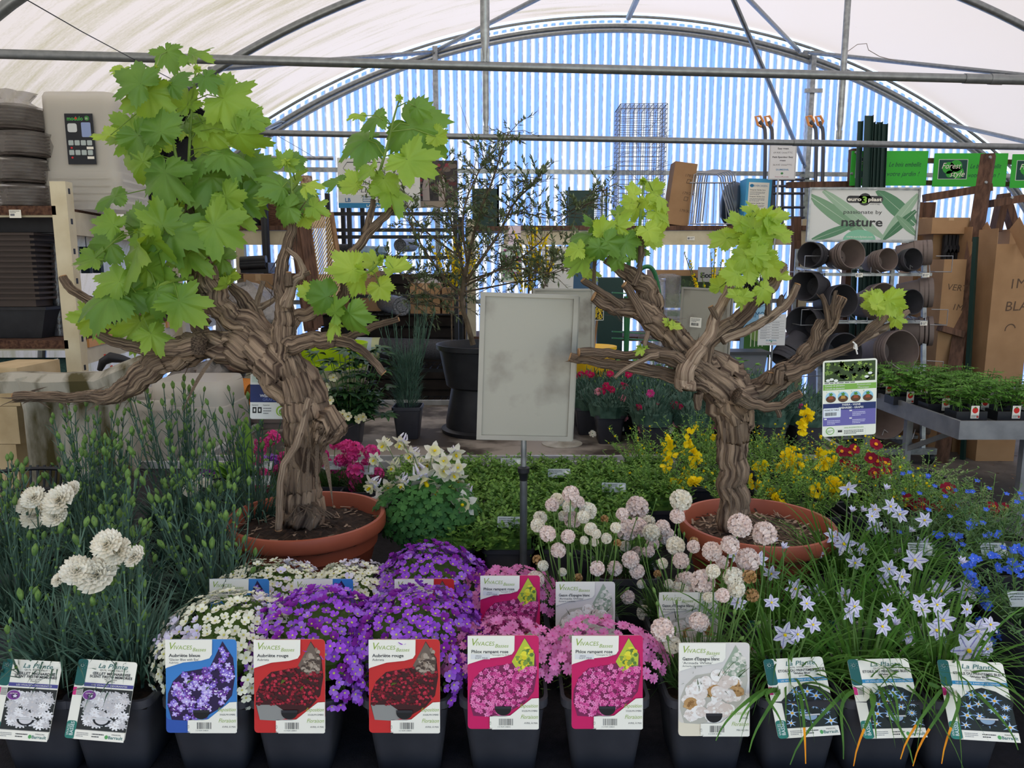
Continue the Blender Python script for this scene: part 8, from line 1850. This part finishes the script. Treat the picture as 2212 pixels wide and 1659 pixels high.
for px, py, r, (m, mk), n, wh in ((2012, 545, 27, TA, 4, 'on the upper right side arm'), (2014, 632, 32, TA, 3, 'on the middle right side arm'), (2014, 715, 32, TA, 3, 'on the lower right side arm'), (2008, 905, 34, TA, 2, 'at the lower right end')): lyingpots(px, py, r, m, n, mk, wh, ax=(.95, -.4, .05), Y=5.9)
# ---- timber stands, green advertising boards, profiles, tall cartons
ts = thing('timber_stand', (at(2020, 760, 6.5).x, 6.5, 0), 'brown bolted timber A-frame stand carrying the green boards', 'timber stand')
def tim(a, b, w=.09, d=.06, n='beam'): part(n, MB().beam(a, b, w, d), M_WOOD, ts, True)
zb = at(2000, 400, 6.6).z
tim(at(1838, 470, 6.9), at(1845, 322, 6.9)); tim(Vector((at(1838, 470, 6.9).x, 6.9, 0)), at(1838, 470, 6.9)); tim(at(1835, 344, 6.95), at(2260, 352, 6.95), .06, .04); tim(at(1835, 392, 6.95), at(2260, 400, 6.95), .06, .04)
A_ = at(2068, 765, 6.0); B_ = at(2135, 335, 6.35); tim(A_ + (A_-B_)*.72, B_, .10, .07, 'post'); tim(at(1996, 428, 6.4), at(2140, 405, 6.3)); tim(at(2140, 440, 6.3), at(2260, 420, 6.3)); tim(at(2168, 420, 6.5), at(2150, 500, 6.5)); tim(at(2168, 420, 6.55), at(2192, 500, 6.55)); tim(at(1975, 462, 6.7), at(2018, 462, 6.7), .03, .2); tim(at(1720, 520, 6.5), Vector((at(1712, 700, 6.5).x, 6.5, 0)), .07, .06, 'post'); tim(at(1985, 475, 6.7), Vector((at(1975, 600, 6.7).x, 6.7, 0)), .06, .06, 'post'); tim(at(1700, 400, 6.95), at(1840, 398, 6.95), .06, .05)
tim(at(2030, 708, 6.0), at(2078, 722, 6.0), .08, .05); tim(at(1720, 470, 6.6), at(1720, 540, 6.6), .07, .06)
for px, py in ((2139, 340), (2130, 394), (1849, 330), (1840, 375), (2186, 427)): part('bolt', MB().lathe([(.014, 0), (.010, .008), (0, .009)], 10, M_STEEL_L, TM(at(px, py, 6.24 if px > 2100 and px < 2150 else 6.2 if px > 2150 else 6.82), (0, -1, 0))), None, ts, True)
def forest(s, w, h):
    GD = C('#1f4a44'); s.rect(w*.06, h*.22, w*.40, h*.60, C('#d8e6d8'), 1); s.rect(w*.068, h*.235, w*.384, h*.57, GD, 2)
    for x_, z_, r_ in ((.20, .56, .085), (.30, .62, .085), (.33, .42, .085), (.22, .38, .05)): s.disc(w*x_, h*z_, w*r_, h*r_*2.1, C('#3fae3f'), 2.5)
    s.text('Forest', w*.10, h*.54, h*.25, WHT, 4, shear=.3, fit=w*.26); s.text('style', w*.22, h*.30, h*.25, WHT, 4, shear=.3, fit=w*.20)
    s.text('Le bois embellit', w*.49, h*.55, h*.19, GD, 4, shear=.3, fit=w*.42); s.text('votre jardin !', w*.47, h*.28, h*.19, GD, 4, shear=.3, fit=w*.42)
for r, txt in (((1838, 326, 2003, 401), 'bright green board partly behind the black steel profiles'), ((2017, 331, 2175, 403), 'bright green board crossed by the leaning timber post'), ((2185, 333, 2345, 406), 'bright green board cut by the right edge')):
    o = board('advertising_board', r, 6.82, C('#3cb83c'), txt, 'sign board', t=.01, draw=forest, group='green advertising boards')
for k, (x0_, x1_, y0_) in enumerate(((1853, 1862, 262), (1868, 1884, 250), (1878, 1888, 264), (1886, 1896, 268), (1894, 1904, 264), (1904, 1915, 268))):
    mb = MB(); a, b = at((x0_+x1_)/2 - 6, 405, 6.72), at((x0_+x1_)/2, y0_, 6.78); d = b-a; a0 = a - d*1.5; a0 = a - d*((a.z-.0)/d.z); wd = (x1_-x0_)*mpp(b); mb.beam(a0, b, wd, .006, up=Vector((0, 1, 0))); mb.beam(a0 + Vector((wd/2, -.012, 0)), b + Vector((wd/2, -.012, 0)), .004, .03, up=Vector((0, 1, 0)))
    single('steel_profile', mb, M_GRNM, 'dark steel fence post in the bundle leaning by the green boards, %s from the left' % ('first', 'second', 'third', 'fourth', 'fifth', 'sixth')[k], 'fence post', 'leaning dark steel posts', False)
mb = MB(); a, b = at(2100, 780, 5.9), at(2108, 512, 5.95); a0 = Vector((a.x, 5.9, 0)); mb.beam(a0, b, .035, .03); single('green_stake', mb, M_GRNM, 'dark green square stake in front of the tall cartons', 'stake', None, False)
carton('cardboard_box', (2012, 470, 2096, 505), 6.25, .3, 'torn carton with shipping label on top of black spikes', text=(), rz=.05, seam=True); s = Sheet(.06, .06, WHT, r=.001); s.lines(.004, .04, .05, .015, 2, INK); s.barcode(.008, .01, .04, .025, INK, 2)
mb = MB()
for k in range(7): x = at(2040 + k*8, 520, 6.35).x; mb.box((x-.012, 6.32, at(2060, 575, 6.35).z), (x+.012, 6.36, at(2060, 508, 6.35).z)); mb.poly([(x-.03, 6.3, at(2060, 545, 6.3).z), (x+.03, 6.3, at(2060, 545, 6.3).z), (x, 6.3, at(2060, 528, 6.3).z)])
single('plastic_stakes', mb, M_BLACK, 'black plastic stakes sticking out of the torn carton', 'stakes', None, False)
single('carton_support', MB().box((at(2012, 560, 6.4).x, 6.4, 0), (at(2090, 560, 6.4).x, 6.65, at(2050, 506, 6.4).z)), M_CARD, 'tall carton body below the torn top carton', 'box', 'cardboard boxes', False)
for r, Y, txt, tx, fl_ in (((2030, 560, 2078, 790), 6.05, 'tall narrow carton left of the leaning timber post', (('VERTU', .2, .85, .06, -.1), ('1M', .5, .75, .06, -.1)), False), ((2085, 522, 2132, 795), 6.15, 'tall carton with marker writing behind the green stake', (('BLANC', .42, .84, .05, 0), ('1M25', .5, .77, .05, 0)), True), ((2140, 527, 2225, 800), 5.85, 'tallest wide carton with handwritten note at the right edge', (('1M25', .4, .80, .09, .1), ('BLANZ', .35, .70, .09, .05), ('⌒', .4, .6, .1, .3)), True), ((1980, 470, 2010, 540), 6.6, 'small brown carton behind the top right pots', (), False), ((1988, 590, 2030, 790), 6.6, 'plain carton behind the right side arms of the trolley', (), False)):
    carton('cardboard_box', r, Y, .24, txt, zbase=0, text=tuple((a, b, c, d*1.2, e) for a, b, c, d, e in tx), flaps=fl_, seam=not tx)
carton('cardboard_box', (2180, 495, 2240, 560), 6.4, .3, 'carton lying flat behind the tallest one', zbase=None)
# lower goods behind the trolley
single('storage_box', MB().box((at(1800, 620, 6.75).x, 6.75, 0), (at(1990, 620, 6.75).x, 7.2, at(1900, 700, 6.75).z)), M_BRN, 'dark box stack behind the pot trolley', 'box', None, False)
single('storage_box', MB().box((at(1560, 620, 6.95).x, 6.97, .93), (at(1700, 620, 6.95).x, 7.4, at(1650, 735, 6.95).z)), M_BLKM, 'low black carton on the lower gable board behind the right vine', 'box', None, False)
# ---- side table with tomato plants
TX0, TY0, TY1 = 2.50, 4.05, 5.35; M_TBL = mat('table_grey', '#8f9193', .5, .4, '#7b7d80', 9); M_GRAV = mat('grey_stone_mat', '#6b6c6a', .9, col2='#474846', scale=50)
tb_ = thing('side_table', (TX0+.6, 4.7, 0), 'grey metal table with raised rim at the right edge', 'table')
part('table_top', MB().box((TX0+.02, TY0+.02, .655), (TX0+1.6, TY1, .67), M_GRAV), None, tb_, True, smooth=False)
rm = MB(); rm.box((TX0, TY0, .60), (TX0+1.6, TY0+.02, .705)); rm.box((TX0, TY0+.02, .60), (TX0+.02, TY1, .705)); rm.box((TX0, TY1, .60), (TX0+1.6, TY1+.02, .705)); part('rim', rm, M_TBL, tb_, True, smooth=False)
for x, y in ((TX0+.08, TY1-.1), (TX0+.08, 4.72), (TX0+.42, TY0+.06), (TX0+1.3, TY0+.06)): part('leg', MB().beam((x, y, 0), (x, y, .60), .04, .04), M_TBL, tb_, True)
for a, b in (((TX0+.08, 4.72, .12), (TX0+.42, TY0+.06, .12)), ((TX0+.08, 4.72, .38), (TX0+.25, 4.38, .60)), ((TX0+.42, TY0+.06, .12), (TX0+1.3, TY0+.06, .12))): part('brace', MB().beam(a, b, .03, .03), M_TBL, tb_, True)
TOMF = []
for s_ in (1, 2, 3):
    mb = MB(); g = random.Random(s_+80)
    for _ in range(5):
        a = g.uniform(0, 6.3); b = Vector((.02*math.cos(a), .02*math.sin(a), 0)); t = b + Vector((g.uniform(-.05, .05), g.uniform(-.05, .05), g.uniform(.13, .19))); mb.tube([b, t], .002, 5, L_STEM)
        for q in range(8):
            p = b.lerp(t, .3+.7*q/8); a2 = g.uniform(0, 6.3); L_ = g.uniform(.05, .08); d = Vector((math.cos(a2), math.sin(a2), g.uniform(-.1, .5))).normalized(); e = p + d*L_ - Vector((0, 0, .012)); mb.tube([p, e], .0009, 4, L_STEM)
            for w_ in range(7): pp = p.lerp(e, .3+.12*w_); sd = d.cross(Vector((0, 0, 1))); mb.blade(pp, d*.6 + sd*(1 if w_ % 2 else -1) + Vector((0, 0, -.1)), g.uniform(.022, .032), .013, .3, 2, L_TOM, 'oval')
    TOMF.append(me_of(mb, 'foliage'))
tray = MB(); tray.box((-.085, -.055, 0), (.085, .055, .012)); 
for lo, hi in (((-.09, -.06, .0), (.09, -.055, .055)), ((-.09, .055, 0), (.09, .06, .055)), ((-.09, -.055, 0), (-.085, .055, .055)), ((.085, -.055, 0), (.09, .055, .055))): tray.box(lo, hi)
tray.box((-.085, -.055, .03), (.085, .055, .04), M_SOIL); tray.mats = [M_BLACK, M_SOIL]; tray.m = [0]*30 + [1]*6
TRM = tray.mesh('tray', None, None, False); ts_ = Sheet(.048, .075, WHT, r=.002); ts_.disc(.024, .048, .017, .018, C('#d42c24'), 1, 16); ts_.flower(.024, .064, .007, C('#3f7a2c'), None, 5, 2); ts_.lines(.004, .004, .04, .018, 3, INK, 2); ts_.rect(.034, .004, .012, .012, C('#c83a30'), 2); TTG = ts_.mb.mesh('picture_tag', None, None, False)
WT = ['at the left front corner of the table', 'second in the front row', 'third in the front row, cut by the edge', 'at the left of the second row', 'middle of the second row', 'right of the second row', 'left rear of the table', 'middle rear', 'right rear', 'rearmost left', 'rearmost middle', 'rearmost right']
k = 0
for Y in (4.28, 4.52, 4.78, 5.05):
    for x in (2.66, 2.90, 3.14):
        o = thing('tomato_seedlings', (x - (.10 if Y > 4.6 else .02) + .03*(Y < 4.4), Y, .672), 'tray of tomato seedlings ' + WT[k], 'seedling tray', 'tomato seedlings on the side table'); link('tray', TRM, o)
        for dx in (-.05, .05): q = link('foliage', TOMF[(k + (dx > 0)) % 3], o, loc=(dx, 0, .04)); q.rotation_euler.z = k*1.7 + dx*9; q.scale = (1.15, 1.15, 1.15)
        link('picture_tag', TTG, o, loc=(-.01, -.064, .015 + .0)); k += 1
# fine litter on the asphalt
mb = MB()
for _ in range(240): x, y = rnd(1.7, 4.2), rnd(3.6, 7.2); mb.blade((x, y, .003), (rnd(-1, 1), rnd(-1, 1), .05), rnd(.01, .04), rnd(.004, .012), 0, 1, R.choice((M_CARD, M_WOODL, M_COIR)), 'flat')
o = link('leaf_litter', mb.mesh('leaf_litter')); tag(o, 'dry leaf and bark litter on the asphalt', 'litter', None, 'stuff')
